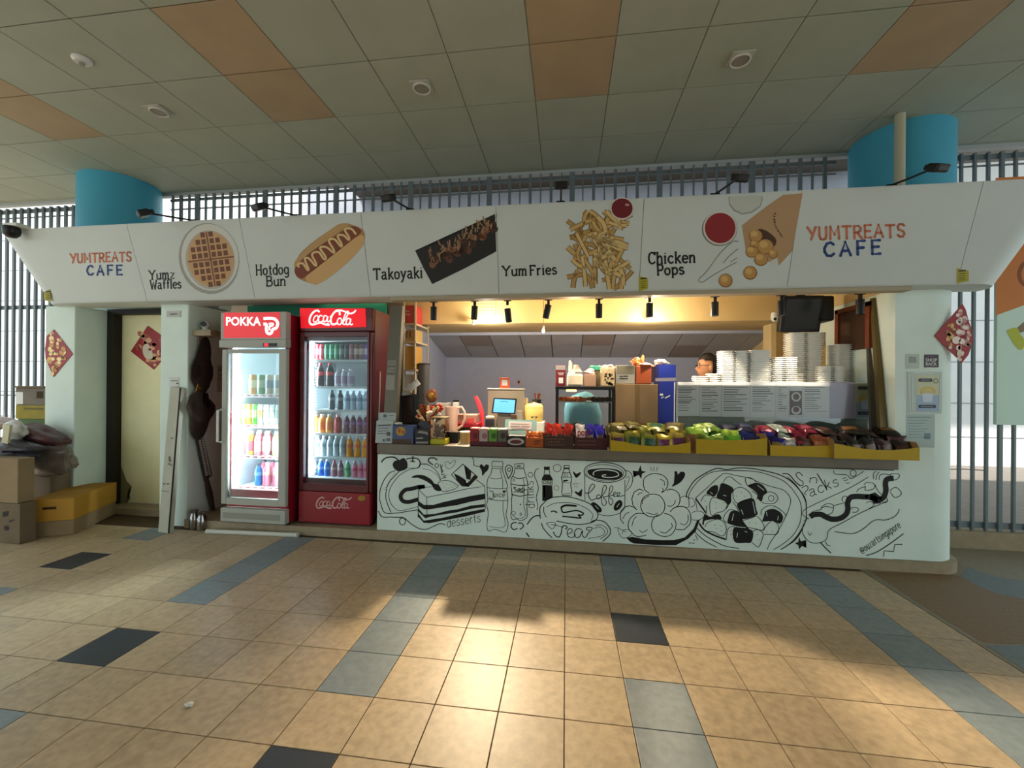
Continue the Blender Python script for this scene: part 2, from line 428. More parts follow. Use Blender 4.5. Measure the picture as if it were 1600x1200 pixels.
# counter front, piers, plinth
wf = struct('wall_front', box(B(), -1.80, 2.68, WALLY, 3.98, .085, .815), M_wall)
def arc(cx, cy, r, a0, a1, n=8): return [(cx+r*math.cos(math.radians(a0+(a1-a0)*k/n)), cy+r*math.sin(math.radians(a0+(a1-a0)*k/n))) for k in range(n+1)]
wr = struct('wall_right', prismz(B(), [(2.68, 3.75), (2.97, 3.75)]+arc(2.97, 4.0, .25, -90, 0)+[(3.22, 4.9), (2.68, 4.9)], .09, 2.31), M_wall, smooth=True)
struct('baseboard_front', prismz(B(), [(-3.87, 3.72), (3.0, 3.72)]+arc(3.0, 3.97, .25, -90, 0)+[(3.25, 4.9), (-3.87, 4.9)], 0, .088), M_plinth, smooth=True)
wl = struct('wall_left', box(B(), -5.63, -5.25, WALLY, 4.6, 0, 2.31, .01), M_wall)
struct('wall_rightupper', box(B(), 2.68, 2.9, 3.87, 4.9, 2.312, 2.52), M_cream)
wm = struct('wall_middle', box(B(), -4.20, -3.875, WALLY, 4.9, 0, 2.31, .01), M_wall)
struct('wall_back', box(B(), -3.87, -2.02, 4.62, 4.9, .09, 2.51), mat('recess_grey', '7b766a', .8, var=.06))
struct('wall_doorway', box(B(), -5.63, -3.88, 4.13, 4.3, 2.325, 2.61), M_wall)
struct('baseboard_left', box(B(), -5.25, -4.2, 3.98, 4.5, 0, .075), M_plinth)
dr = struct('door_1', box(B(), -5.235, -4.2, 4.155, 4.20, .09, 2.29), mat('door_cream', 'f2ecbe', .6, var=.03))
obj('door_frame', box(box(B(), -5.25, -5.165, 4.06, 4.155, .075, 2.325), -5.165, -4.2, 4.06, 4.155, 2.27, 2.325), M_dkbrown, dr)
# fascia: a leaning bulkhead with rounded ends
def loft(z0, y0, xa0, xb0, z1, y1, xa1, xb1, r, yb):
    def o(z, y, xa, xb):
        return [(x, yy, z) for x, yy in arc(xa+r, y+r, r, 180, 270)+arc(xb-r, y+r, r, 270, 360)+[(xb, yb), (xa, yb)]]
    bm = B(); a = [bm.verts.new(p) for p in o(z0, y0, xa0, xb0)]; b = [bm.verts.new(p) for p in o(z1, y1, xa1, xb1)]
    n = len(a)
    for i in range(n): bm.faces.new((a[i], a[(i+1) % n], b[(i+1) % n], b[i]))
    bm.faces.new(a[::-1]); bm.faces.new(b); return bm
M_sign = mat('sign_board', 'c8cecb', .55, var=.03, scale=2)
wu = struct('wall_upper', loft(2.30, 3.585, -5.47, 3.36, 3.0, 3.381, -5.77, 3.66, .24, 3.86), M_sign, smooth=True)
struct('trim_2', box(B(), -1.62, 2.69, 3.60, 3.70, 2.268, 2.30), mat('head_trim', 'a89c84', .6))
# stall interior
inn = struct('wall_inner', box(B(), -2.02, 2.68, 4.9, 5.75, 2.24, 2.52), M_cream)
struct('ceiling_inner', box(B(), -3.87, 2.70, 3.86, 6.9, 2.52, 2.62), M_cream)
struct('wall_rear', box(B(), -3.0, 3.2, 6.72, 6.85, 0, 2.52), mat('rear_grey', 'b2bcd8', .85, var=.03))
struct('wall_side', box(B(), -2.15, -2.02, 4.91, 6.72, .096, 2.52), mat('rear_grey'))
wri = struct('wall_rightinner', box(B(), 2.70, 2.9, 4.9, 6.72, 0, 2.52), M_cream)
struct('floor_inner', box(B(), -2.02, 2.7, 4.0, 6.72, .088, .095), mat('inner_floor', '6b6a68', .6))
sl = struct('ceiling_sloped', box(B(), -2.02, 2.70, 5.752, 5.77, 2.2, 2.52), mat('rear_grey'))
M_sp = mat('sloped_panel', 'b0b2ba', .8, var=.06, scale=3); M_spb = mat('sloped_panel_brown', '9c9290', .8, var=.06, scale=3)
def slope_panel(i, j):
    a0, a1 = [(5.77, 2.235), (6.25, 2.09), (6.72, 1.945)][j:j+2]
    x0 = -2.02+i*.45; bm = B()
    pts = [(x0+.006, a0[0]+.004, a0[1]), (x0+.444, a0[0]+.004, a0[1]), (x0+.444, a1[0]-.004, a1[1]), (x0+.006, a1[0]-.004, a1[1])]
    lo = [bm.verts.new(p) for p in pts]; hi = [bm.verts.new((p[0], p[1], p[2]+.02)) for p in pts]
    bm.faces.new(lo); bm.faces.new(hi[::-1])
    for k in range(4): bm.faces.new((lo[k], lo[(k+1) % 4], hi[(k+1) % 4], hi[k]))
    obj('sloped_panel', bm, M_spb if (i, j) in ((1, 0), (5, 0), (8, 1)) else M_sp, sl)
for i in range(11):
    for j in range(2): slope_panel(i, j)
# back yard beyond the fence
struct('wall_outer', box(B(), -16, 10, 9.0, 9.2, -.1, 9), M_ext)
struct('wall_shade_canopy', box(B(), -3.6, 10, 4.9, 9.0, 5.85, 6.0), mat('canopy_grey', '6d665e', .8))  # canopy added to keep sun off the outer wall and right yard
M_joint = mat('wall_joint', '8d8d92', .9)
for k, z in enumerate((.55, 1.2, 2.0, 2.8, 3.6, 4.4, 5.2)):
    struct('trim_%d' % (3+k), box(B(), -15, 10, 8.99, 9.0, z, z+.015), M_joint)
struct('wall_kerb', box(B(), 3.26, 9, 4.36, 4.5, 0, .16), M_plinth)
# round columns
M_col = mat('column_blue', '44a0bc', .5, var=.05, scale=2)
for (x, y), lb in (((-5.2, 4.16), 'round blue column rising behind the left end of the sign'), ((3.05, 4.24), 'round blue column with a white pipe behind the right end of the sign')):
    bm = B(); lathe(bm, [(.37, 2.9), (.37, 3.80)], (x, y, 0), 40)
    tag(obj('round_column', bm, M_col, smooth=True), lb, 'column')
struct('wall_roof', box(B(), -5.7, 3.3, 3.86, 6.9, 2.62, 2.90), M_plinth)
# bar fence: every bar a part
def fence(name, label, x0, x1, z0, z1, rails, thick=1):
    t = thing(name, label, 'fence', ((x0+x1)/2, 4.40, z0)); k = 0
    mt = {}
    for w in (.014, .02, .03, .055):
        mt[w] = finish(box(B(), -w/2, w/2, -.012, .012, 0, z1-z0), 'bar', M_bar)
    x = x0+.05
    while x < x1-.02:
        w = .055 if k % 8 == 3 else (.03 if k % 2 else .014)
        if thick == 2: w = .03
        if thick == 3: w = .03 if k % 4 == 1 else .02
        part('bar', mt[w], t, (x-LOC[t.name].x, 0, 0)); x += .112; k += 1
    for z, h in rails: obj('rail', box(B(), x0, x1, 4.41, 4.425, z, z+h), M_bar, t)
    return t
zr = atY(30, 480, 4.4).z; zm = atY(280, 327, 4.4).z
fence('bar_fence', 'grey steel bar fence glowing with daylight at the left edge', -8.6, -5.66, .02, 3.72, [(.06, .05), (zr-.025, .05), (zm+.0, .012), (3.66, .05), (1.3, .012)], 2)
fence('bar_fence', 'long row of grey bars above the shop sign between the columns', -4.82, 2.62, 2.90, 3.765, [(2.92, .03), (zm, .012), (3.70, .03)])
fence('bar_fence', 'grey steel bar fence at the right edge beside the mural board', 3.42, 5.6, .16, 3.72, [(.18, .06), (zm, .012), (3.66, .05)], 3)

struct('floor_outer', box(box(B(), -16, 10, -14, -8, -.006, 0), -16, 10, 4.7, 8.99, -.006, .001) if 0 else box(B(), -16, 10, -14, -8.0, -.006, 0), mat('paving_outer', 'aaa79e', .8, var=.1))
struct('wall_sky_block', box(B(), -3.4, 5.4, -5.4, -5.2, 0, 3.80), mat('sky_block_grey', '8c8a80', .8, var=.05))  # unseen wall added behind the camera to block the rear sky

struct('wall_dim_backing', box(B(), -3.7, 3.45, 5.4, 5.5, 2.95, 6.2), mat('dim_backing_grey', 'a2a3ad', .8, var=.05))  # nearer wall added so the middle behind the bars stays dim
struct('trim_11', box(B(), -2.9, 3.45, 4.95, 5.4, 4.10, 4.2), mat('canopy_grey'))

struct('floor_yard', box(B(), 3.3, 10, 4.52, 8.98, -.004, .004), mat('yard_floor', '8c847c', .85, var=.1))
# ================================================================ the shop sign
sg = thing('shop_sign', 'long white sign band of printed food panels above the stall front', 'sign', (-.9, 3.5, 2.30))
def on_sign(X, t, lift=0): return Vector((X, 3.58-.204*t, 2.30+.7*t)) + Vector((0, -.70, -.204)).normalized()*lift
seams = [(-5.22, -5.44)]
for x, y in ((230, 466), (399, 465), (580, 464), (780, 460), (998, 457), (1228, 455), (1492, 450)):
    X = hit(x, y, PS).x; seams.append((X, X))
seams.append((3.13, 3.36))
panels = []
for (a0, a1), (b0, b1) in zip(seams, seams[1:]):
    bm = B(); g = .0022
    q = [(a0+g, .012), (b0-g, .012), (b1-g, .99), (a1+g, .99)]
    f = [bm.verts.new(on_sign(x, t, .006)) for x, t in q]; k = [bm.verts.new(on_sign(x, t, .0005)) for x, t in q]
    bm.faces.new(f); bm.faces.new(k[::-1])
    for i in range(4): bm.faces.new((f[i], f[(i+1) % 4], k[(i+1) % 4], k[i]))
    panels.append(obj('sign_panel', bm, M_sign, sg))
def pm(n, c): return mat('print_'+n, c, .6)
LB = .0075
def P(name, ink, col, k, lift=0, label=None): return ink.build(name, pm(col, col), panels[k], PS, LB+lift, label)
CAPS = {c: [parse(t) for t in q.split('|')] for c, q in (('Y', '0 1 .5 .5|1 1 .42 0'), ('U', '.05 1 .05 .3 .2 .05 .5 0 .8 .05 .95 .3 .95 1'), ('M', '.05 0 .1 1 .5 .35 .9 1 .95 0'), ('T', '0 1 1 1|.5 1 .5 0'),
    ('R', '.05 0 .05 1 .6 1 .9 .85 .85 .6 .6 .5 .1 .48|.45 .48 1 0'), ('E', '.95 1 .05 1 .05 0 .95 0|.05 .52 .8 .52'), ('A', '0 0 .5 1 1 0|.2 .35 .8 .35'), ('S', '.95 .88 .7 1 .3 1 .08 .82 .15 .6 .8 .42 .95 .22 .75 .02 .3 0 .03 .14'), ('C', '.98 .85 .7 1 .3 .92 .05 .6 .05 .35 .3 .05 .7 0 1 .15'), ('F', '.95 1 .05 1 .05 0|.05 .5 .8 .5'))}
# shop name twice
def shop_name(k, pts, cafe, h1, h2):
    def word(n, p0, p1, h, wd, gap, w, lb, col, nm):
        a = Ink(); rr = random.Random(3); (x0, y0), (x1, y1) = p0, p1; tot = sum(wd)+gap*(len(n)-1); x = 0
        for c, q in zip(n, wd):
            dy = rr.uniform(-1, 1)*h*.04
            for pts in CAPS[c]:
                P2 = []
                for u, v in pts:
                    t = (x+u*q)/tot; P2.append((x0+(x1-x0)*t-v*h*.03, y0+(y1-y0)*t+dy-v*h))
                a.line(P2, w, False)
                for p in P2: a.disc(p[0], p[1], w*.48, w*.48, n=10)
            x += q+gap
        P(nm, a, col, k, 0, lb)
    word('YUMTREATS', pts[0], pts[1], h1, [1, .9, 1.15, 1, .9, .8, 1, 1, .85], .36, h1*.2, 'orange hand lettering reading YUMTREATS', 'c9724f', 'shop_name_print')
    word('CAFE', cafe[0], cafe[1], h2, [.9, .95, .75, .8], .62, h2*.22, 'blue hand lettering reading CAFE', '2b4684', 'cafe_print')
shop_name(0, ((110, 411), (205, 408)), ((136, 430), (191, 429)), 14, 14.5)
shop_name(6, ((1262, 375), (1414, 370)), ((1288, 401), (1376, 396)), 19.5, 21)
# dish names in slab lettering
def dish(k, *rows):
    a = Ink()
    for t, p0, p1, h, w in rows: a.skel(t, p0, p1, h, w, True)
    P('dish_name_print', a, '141414', k, 0, 'black slab lettering reading '+' '.join(r[0] for r in rows))
dish(1, ('Yumz', (233, 437), (273, 435), 14, 2.1), ('Waffles', (235, 452), (283, 450), 14, 2.1))
dish(2, ('Hotdog', (400, 430), (451, 428), 16, 2.2), ('Bun', (416, 447), (446, 446), 15, 2.2))
dish(3, ('Takoyaki', (584, 437), (660, 434), 17, 2.5))
dish(4, ('Yum', (785, 431), (823, 430), 15, 2.5), ('Fries', (828, 430), (870, 428), 15, 2.5))
dish(5, ('Chicken', (1013, 412), (1086, 410), 17, 2.9), ('Pops', (1027, 430), (1069, 428), 16, 2.9))
# waffle
c = (327, 404)
P('plate_print', Ink().disc(c[0]-.5, c[1], 47, 56, -.18), '9a9a94', 1)
P('plate_print', Ink().disc(c[0]+1, c[1]-2, 44.5, 52.5, -.18), 'cdcdc6', 1, .0004)
P('plate_print', Ink().disc(c[0]+1.5, c[1]+2, 38.5, 46.5, -.18), 'b0aca4', 1, .0008)
P('waffle_print', Ink().disc(c[0]+2, c[1]+1, 36, 43.5, -.18), 'c39868', 1, .0012, 'round golden waffle')
a = Ink()
for i in range(-4, 4):
    for j in range(-4, 4):
        x, y = (i+.5)*9.2+(1.6 if i >= 0 else -1.6), (j+.5)*10.6+(1.6 if j >= 0 else -1.6)
        if (abs(x)+1.5)**2/36**2+(abs(y)+2)**2/43.5**2 > 1: continue
        xs = lambda u, v: (c[0]+2+u-v*-.16*1, c[1]+1+v-u*.12)
        a.fill([xs(x-3.4, y-3.9), xs(x+3.4, y-3.9), xs(x+3.4, y+3.9), xs(x-3.4, y+3.9)])
P('waffle_pocket_print', a, '6b3c22', 1, .0016)
a = Ink(); a.line([(c[0]-5, c[1]-42), (c[0]+9, c[1]+43)], 2.4, False).line([(c[0]-33, c[1]+5), (c[0]+38, c[1]-3)], 2.6, False)
P('waffle_groove_print', a, '7a4a2b', 1, .002)
# hotdog
P('bun_print', Ink(200, 320, 4).fill('1040 400 1060 330 1100 280 1200 200 1330 120 1400 125 1470 160 1478 230 1440 290 1350 380 1200 490 1140 490 1060 455', True), 'a8814f', 2)
P('bun_print', Ink(200, 320, 4).fill('1110 455 1180 380 1300 290 1450 190 1478 230 1440 290 1350 380 1220 480 1150 495', True), 'cda46c', 2, .0004)
P('bun_print', Ink(200, 320, 4).fill('1045 350 1120 270 1220 190 1320 120 1380 128 1300 180 1180 270 1090 350 1045 400', True), 'b9935f', 2, .0004)
P('sausage_print', Ink(200, 320, 4).fill('1040 410 1070 360 1150 290 1300 190 1400 135 1445 150 1450 180 1330 270 1200 360 1100 455 1060 450', True), '7b3a22', 2, .0008, 'brown sausage')
P('sauce_print', Ink(200, 320, 4).line('1070 390 1060 375 1090 365 1120 405 1128 400 1105 340 1130 335 1170 380 1175 365 1150 310 1190 295 1225 340 1235 325 1200 270 1240 265 1285 300 1285 280 1255 225 1290 215 1330 260 1335 245 1310 195 1345 190 1380 220 1380 200 1355 155 1395 150 1425 185', 3.2), 'dcbf85', 2, .0012)
# takoyaki tray
P('tray_print', Ink(560, 300, 3.5556).fill('315 325 440 285 560 230 640 185 758 122 766 330 600 420 410 512 360 420'), '1d1b1a', 3)
rr = random.Random(5); cl = ['5e3a26', '7d5136', '3e2517', 'a07a5a']
blb = {k: Ink(560, 300, 3.5556) for k in cl}
for i in range(7):
    x, y = 430+i*52, 380-i*29
    for k in range(5): blb[cl[rr.randrange(3)]].disc(x+rr.uniform(-28, 28), y+rr.uniform(-30, 30), rr.uniform(14, 28), rr.uniform(14, 26), n=10)
    for k in range(10):
        u, v = x+rr.uniform(-35, 30), y-15+rr.uniform(-45, 25); d = rr.uniform(-1, 1)
        blb['a07a5a'].line([(u, v), (u+12*d, v-10), (u+20*d, v-26)], rr.uniform(1, 2.2))
for i, k in enumerate(cl): P('takoyaki_print', blb[k], k, 3, .0004*(i+1))
# fries and sauce
rr = random.Random(11)
for lay, (c1, c2) in enumerate((('7a5a2c', 'b08d52'), ('7a5a2c', 'c4a266'), ('826030', 'd2b47a'))):
    o1, o2 = Ink(), Ink()
    for k in range(24):
        x, y = rr.uniform(896, 974), rr.uniform(336, 440); L = rr.uniform(11, 24); an = rr.gauss(1.0 if rr.random() < .6 else 2.3, .5)
        dx, dy = L*math.cos(an), L*math.sin(an); bn = rr.uniform(-4, 4)
        q = [(x-dx, y-dy), (x+bn, y-bn*.6), (x+dx, y+dy)]
        q = [(min(989, max(886, u)), min(452, max(330, v))) for u, v in q]
        w = rr.uniform(5, 6.5); o1.line(q, w+1.8); o2.line(q, w-.4)
    P('fries_print', o1, c1, 4, .0008*lay); P('fries_print', o2, c2, 4, .0008*lay+.0004)
P('sauce_cup_print', Ink().disc(972, 326, 18.5, 17.5), 'cfc9c0', 4, .0028)
P('sauce_cup_print', Ink().disc(972, 325.5, 16.5, 15.5), '6d1820', 4, .0032, 'red sauce in a round cup')
P('sauce_cup_print', Ink().disc(980, 320, 3.5, 2), 'b98a90', 4, .0036)
# chicken pops
g = lambda: Ink(980, 280, 5.333)
P('lid_print', g().fill('845 145 850 210 890 265 960 295 1040 280 1110 230 1130 165 1125 140'), '8f928c', 5)
P('lid_print', g().fill('852 145 858 205 895 255 960 284 1035 270 1105 222 1122 165 1118 141'), 'bcc0b8', 5, .0004)
P('paper_bag_print', g().fill('955 385 1130 250 1300 130 1462 118 1405 430 1375 600 1265 718 1180 690 990 600'), 'b18d66', 5, 0, 'brown paper bag')
P('paper_bag_print', g().fill('1180 690 1250 655 1262 718'), 'c9c9c4', 5, .0004)
cl = {'8c6030': g(), 'b98c4c': g(), 'd0a868': g(), '4a2c18': g()}
cl['4a2c18'].fill('1090 420 1160 430 1240 500 1220 560 1120 520', True)
for x, y, r in ((1070, 470, 58), (1040, 600, 55), (1150, 560, 70), (1115, 665, 58), (1215, 620, 40), (1060, 540, 40)):
    cl['8c6030'].disc(x, y+4, r, r*.92); cl['b98c4c'].disc(x, y, r-6, r*.85); cl['d0a868'].disc(x-r*.2, y-r*.25, r*.5, r*.4)
for x, y in ((820, 845), (1025, 780)): cl['8c6030'].disc(x, y, 58, 58); cl['b98c4c'].disc(x-2, y-3, 50, 50); cl['d0a868'].disc(x-10, y-12, 28, 26)
for i, k in enumerate(('4a2c18', '8c6030', 'b98c4c', 'd0a868')): P('chicken_print', cl[k], k, 5, .0004*(i+1))
P('sauce_bowl_print', g().disc(770, 415, 148, 142, -.2), '777a74', 5)
P('sauce_bowl_print', g().disc(773, 409, 141, 138, -.2), 'd0cdc6', 5, .0004)
P('sauce_bowl_print', g().disc(775, 407, 128, 127, -.2), '8c2226', 5, .0008, 'red sauce in a white bowl')
P('fork_print', g().line('925 520 880 520 780 610 660 770 600 830 605 855 635 855 700 810 820 740 915 690', 5/5.3).line('800 700 850 640 925 580', 1).line('860 690 915 655', 1), '6e6258', 5)
a = g(); tx = 'Yumtreats'
for i, ch in enumerate(tx):
    an = 2.45+ -.0*i; u = i/8; x, y = 1335-20*u-110*math.sin(u*2.6)*.9, 480-180*u
    tx0 = (1340-120*math.sin(.3+u*1.5)+20*u, 490-190*u)
    a.skel(ch, tx0, (tx0[0]-8, tx0[1]-16), 24, 1.0, False, 0, (-.85, -.5))
P('bag_lettering_print', a, '3a2a1e', 5, .0004)
# small yellow stickers stuck on the sign
for i, (x, y, lb) in enumerate(((75, 462, 'small yellow notice sticker on the left end of the sign'), (1005, 443, 'small yellow notice sticker under the Yum Fries panel seam'), (1503, 431, 'small yellow notice sticker on the right end of the sign'))):
    w = (5, 7, 9)[i]; h = (8, 10, 10)[i]
    q = [hit(x+a*w, y+b*h-a*(-1 if i == 0 else 1)*2*b, PS) for a, b in ((-1, 1), (1, 1), (1, -1), (-1, -1))]
    nn = PS[1]; bm = B(); f = [bm.verts.new(p+nn*.009) for p in q]; k = [bm.verts.new(p+nn*.006) for p in q]
    bm.faces.new(f); bm.faces.new(k[::-1])
    for j in range(4): bm.faces.new((f[j], f[(j+1) % 4], k[(j+1) % 4], k[j]))
    st = tag(obj('sticker', bm, mat('sticker_yellow', 'a8a02a', .6)), lb, 'sticker')
    a = Ink(); a.line([(x-w*.6, y-h*.75), (x+w*.7, y-h*.85)], 2, False)
    for t in (-.3, .05, .4, .7): a.line([(x-w*.6, y+h*t), (x+w*.6, y+h*t-1)], .8, False)
    a.build('sticker_lines', M_ink, st, PS, .0095)
# arm floodlights along the top of the sign
M_arm = mat('arm_black', '141414', .5)
for i, (hx, hy, bx, by, lb) in enumerate(((226, 332, 300, 347, 'black arm floodlight above the waffle panel, in front of the left column'), (406, 322, 459, 337, 'black arm floodlight above the hotdog panel'),
        (608, 308, 640, 326, 'black arm floodlight above the takoyaki panel'), (877, 288, 876, 316, 'black arm floodlight above the Yum Fries panel, seen end on'),
        (1155, 277, 1118, 305, 'black arm floodlight above the Chicken Pops panel'), (1463, 261, 1394, 291, 'black arm floodlight in front of the right blue column'))):
    b = atY(bx, by, 3.40); b.z = 3.0; h = atY(hx, hy, 3.12)
    if i == 3: h = atY(hx, hy, 3.05)
    t = thing('floodlight', lb, 'lamp', b, 'floodlights on arms above the sign')
    obj('mount', box(B(), b.x-.035, b.x+.035, 3.40, 3.46, 3.0, 3.022, .004), M_arm, t)
    obj('arm', tube(B(), [b+Vector((0, .03, .02)), b.lerp(h, .35)+Vector((0, 0, .006)), h], .008, 8), M_arm, t)
    d = (h-b).normalized(); R = Vector((d.x, d.y, .0)).to_track_quat('-Y', 'Z').to_matrix().to_4x4()
    M = Matrix.Translation(h) @ Matrix.Rotation(math.atan2(d.x, -d.y), 4, 'Z') @ Matrix.Rotation(.5, 4, 'X')
    obj('lamp_head', prismz(B(), [(-.03, .045), (.03, .045), (.052, -.04), (.052, -.055), (-.052, -.055), (-.052, -.04)], -.028, .028) if 0 else box(box(B(), -.05, .05, -.055, .03, -.03, .022, .012, M), -.025, .025, .03, .065, -.02, .014, .006, M), M_arm, t)
    obj('lamp_glass', box(B(), -.04, .04, -.045, .02, -.033, -.0305, 0, M), mat('lamp_lens', '50524f', .2), t)
# bullet camera at the far left
p = atY(18, 358, 3.30)
t = thing('security_camera', 'dark dome security camera on the top left corner of the sign', 'camera', (p.x+.06, 3.36, 2.95))
obj('bracket', box(B(), p.x-.05, p.x+.12, 3.26, 3.374, p.z+.02, p.z+.05, .01), M_white, t)
obj('camera_body', lathe(B(), [(.0, -.075), (.035, -.07), (.058, -.045), (.064, 0), (.06, .03)], (p.x, 3.30, p.z-.01), 18), M_blk, t, True)
# ================================================================ line mural painted on the counter front
def mural(name, ink, label=None): return ink.build(name, M_ink, wf if True else None, PW, .002, label)
fA, fBB, fC, fD, fE, fF = (590, 705, 8.889), (740, 705, 8.889), (820, 715, 8.889), (960, 725, 8.571), (1060, 725, 8), (1230, 725, 8)
# cake on a plate with a cherry and a strawberry
a = Ink(*fA)
a.line('65 155 60 140 110 95 190 80 250 95 300 140', 2).fill('210 175 240 135 300 125 355 95 400 130 415 190 400 245 300 280 240 250 215 215', True)
a.line('400 110 440 100 540 100 590 150 580 210 550 235', 1.8).line('490 65 487 140', 1.8).line('455 140 520 145', 1.6).line('420 235 550 236', .7)
a.line('250 270 170 300 95 390 40 520 25 640 45 730 100 855 270 858 420 835 560 815', 1.2).line('300 280 240 340 160 430 125 520 112 640 140 740 185 850', 1.1)
for i in range(9):
    x, y = 225-i*18, 295+i*29; a.line([(x, y), (x+25+i, y+15-i)], .5, False)
a.line('560 235 430 260 300 340 190 480 155 600 180 720 250 800 330 825 560 770', .8)
a.line('600 180 700 190 780 240 840 310 880 400', 1).line('620 240 740 270 830 340 870 410', .6).line('610 165 720 180', .6)
a.fill('470 360 540 330 640 335 740 390 780 450 770 490 740 460 660 410 560 370 500 372', True)
a.line('655 492 560 500 460 525 390 535 335 585 320 640 350 690 420 706 500 688 565 668', 6.2).fill('560 475 640 478 665 498 580 530 560 530')
mural('mural_cake_slice', a, 'black line drawing of a layer cake slice on a plate')
a = Ink(*fA)
a.line('570 535 680 640 680 930', 1, False).line('560 540 1495 490', .5, False) if 0 else a.line('570 535 680 640 1000 580 1250 520 1490 488 1495 800', .9, False)
a.line('570 535 665 500 780 492', .8, False).line('680 640 685 930', .8, False).line('565 540 562 920', 1, False).line('1490 485 1370 395', 1, False)
a.fill('560 690 600 715 640 745 780 745 900 710 1120 660 1300 620 1490 590 1490 665 1300 700 1100 750 900 780 700 810 640 805 560 750')
a.fill('560 790 640 880 800 870 1000 820 1100 810 1300 755 1485 735 1485 775 1300 800 1100 850 900 880 760 905 660 930 560 830')
a.fill('560 860 640 965 900 925 1200 855 1490 800 1490 840 1200 910 900 965 720 1000 640 995 565 910')
a.line('850 430 930 405 1020 420 1110 470 1115 490 1060 530 940 560 890 545 845 470', .9, True, True)
for x, y in ((900, 440), (950, 450), (1000, 460), (1050, 470), (930, 500), (980, 510), (1030, 500), (950, 530), (1080, 480)): a.line([(x, y), (x+8, y+6)], .6, False)
a.fill('760 450 830 460 870 500 885 545 850 555 800 540 770 500', True)
a.line('1185 180 1025 325 1170 480', 1.3, False).line('1185 180 1390 360 1260 490 1170 480', 1.3, False)
a.fill('1060 310 1110 330 1180 370 1230 410 1215 450 1270 490 1170 480 1100 400').fill('1200 185 1250 230 1300 290 1290 400 1235 385 1240 290').fill('1390 360 1340 330 1290 400 1225 460 1265 490')
mural('mural_cake_layers', a)
a = Ink(*fA)
a.line('10 830 60 910 180 915 310 920 370 930 480 1020 580 1075 680 1085 780 1040 870 1005 940 1025', 1.3).ring(345, 975, 42, 48, 1.2)
a.line('830 125 780 95 720 100 705 140 770 190', 1.9).ring(822, 200, 25, 28, 1).line('870 180 890 300', 1).line('905 190 885 240 915 280', 1).line('880 285 900 275 895 305 890 330 930 310', .8).line('960 330 915 345 950 365 890 375', 1)
mural('mural_cakes_lettering', a, 'hand lettering reading Cakes')
a = Ink(*fA); a.skel('desserts', (965, 1060), (1430, 980), 125, .9, False, .15); mural('mural_desserts_lettering', a, 'hand lettering reading desserts')
def hearts(fr, s, w=0):
    a = Ink(*fr)
    a.line(s, w, True, True) if w else a.fill(s, True); mural('mural_heart', a)
hearts(fA, '990 245 950 215 940 155 990 150 1005 175 1060 125 1080 145 1050 210', .6)
hearts(fA, '1455 340 1445 270 1418 215 1440 180 1485 215 1500 185 1545 200 1530 260 1490 300')
hearts(fBB, '1425 370 1395 330 1380 280 1410 300 1430 315 1485 290 1475 330'); hearts(fBB, '1495 630 1440 605 1400 565 1430 560 1455 575 1505 525 1505 570')
hearts(fD, '768 300 810 230 805 105 840 105 850 140 890 105 940 115 940 170 890 240 830 280')
mural('mural_swirl', Ink(*fA).line('1310 80 1335 130 1340 195 1420 215', 1))
# drink bottles
a = Ink(*fBB)
a.line('255 150 260 140 400 145 408 160 405 240 250 240 255 150', 1, False).line('250 212 405 215', .8, False).line('255 245 240 310 195 390 185 480 195 680 180 740 205 860 190 960 185 1050 210 1110 280 1085 350 1100 420 1125 460 1100 480 1000 450 890 470 770 475 660 460 540 470 480 440 380 410 290 400 245', .9)
a.line('370 250 385 330 405 430 400 530', .7).line('410 690 410 840 435 960 430 1040 350 1065 220 1045', .7).line('225 370 310 385 390 370', .8).line('190 505 300 520 465 518', .9).line('190 660 330 685 470 682', .9)
mural('mural_bottle', a, 'black outline of a tall juice bottle')
a = Ink(*fBB).skel('uice', (275, 635), (430, 640), 75, .9, False, .1).line('270 560 215 550', .9).line('268 560 270 650 235 660 215 635', .9).fill('400 560 420 545 450 550 425 580', True); mural('mural_juice_lettering', a, 'hand lettering reading Juice')
a = Ink(*fBB)
a.line('570 180 690 170 700 185 698 245 575 240 570 180', 1.1, False).line('570 222 698 228', .7, False).fill('600 200 655 195 655 212 600 215')
a.line('575 245 560 310 525 380 518 470 535 600 525 700 530 800 515 880 540 950 600 940 640 965 700 950 745 900 740 760 750 600 755 470 735 380 700 250', 1)
a.line('545 350 620 380 720 365', 1.1).line('520 455 640 475 755 470', 1.3).line('525 600 640 625 750 605', 1.3).line('690 380 700 470 700 620 695 740 720 860 690 920 600 935 530 870', .8).ring(560, 400, 14, 16, .7).ring(555, 860, 25, 28, .8).ring(655, 875, 12, 18, .8).disc(650, 740, 8, 10)
mural('mural_bottle', a, 'black outline of a curvy soda bottle')
a = Ink(*fBB).line('590 500 555 510 600 545 560 570', 1.2).skel('oda', (605, 570), (705, 580), 90, 1.1, False, .2); mural('mural_soda_lettering', a, 'hand lettering reading Soda')
a = Ink(*fBB)
a.line('485 385 440 260 460 205 500 195 540 230 530 300 485 385', 1.3).ring(495, 255, 22, 26, 1)
a.line('905 240 860 265 845 340 880 430 900 520 870 640 890 740 880 820', 1).ring(790, 328, 35, 33, .8)
a.line('600 990 540 1000 520 1050 560 1090 610 1070', 1.6).line('615 1000 670 1000 690 1050 640 1085', 1.6).ring(1160, 235, 55, 50, .8).ring(1150, 510, 32, 32, .6).line('1375 455 1470 440 1395 515 1415 410 1445 510 1375 455', .5, False)
mural('mural_doodles', a)
a = Ink(*fBB).skel('drinks', (850, 790), (830, 415), 130, .9, False, 0, (-1, .05)); mural('mural_drinks_lettering', a, 'hand lettering reading drinks, running upwards')
a = Ink(*fBB)
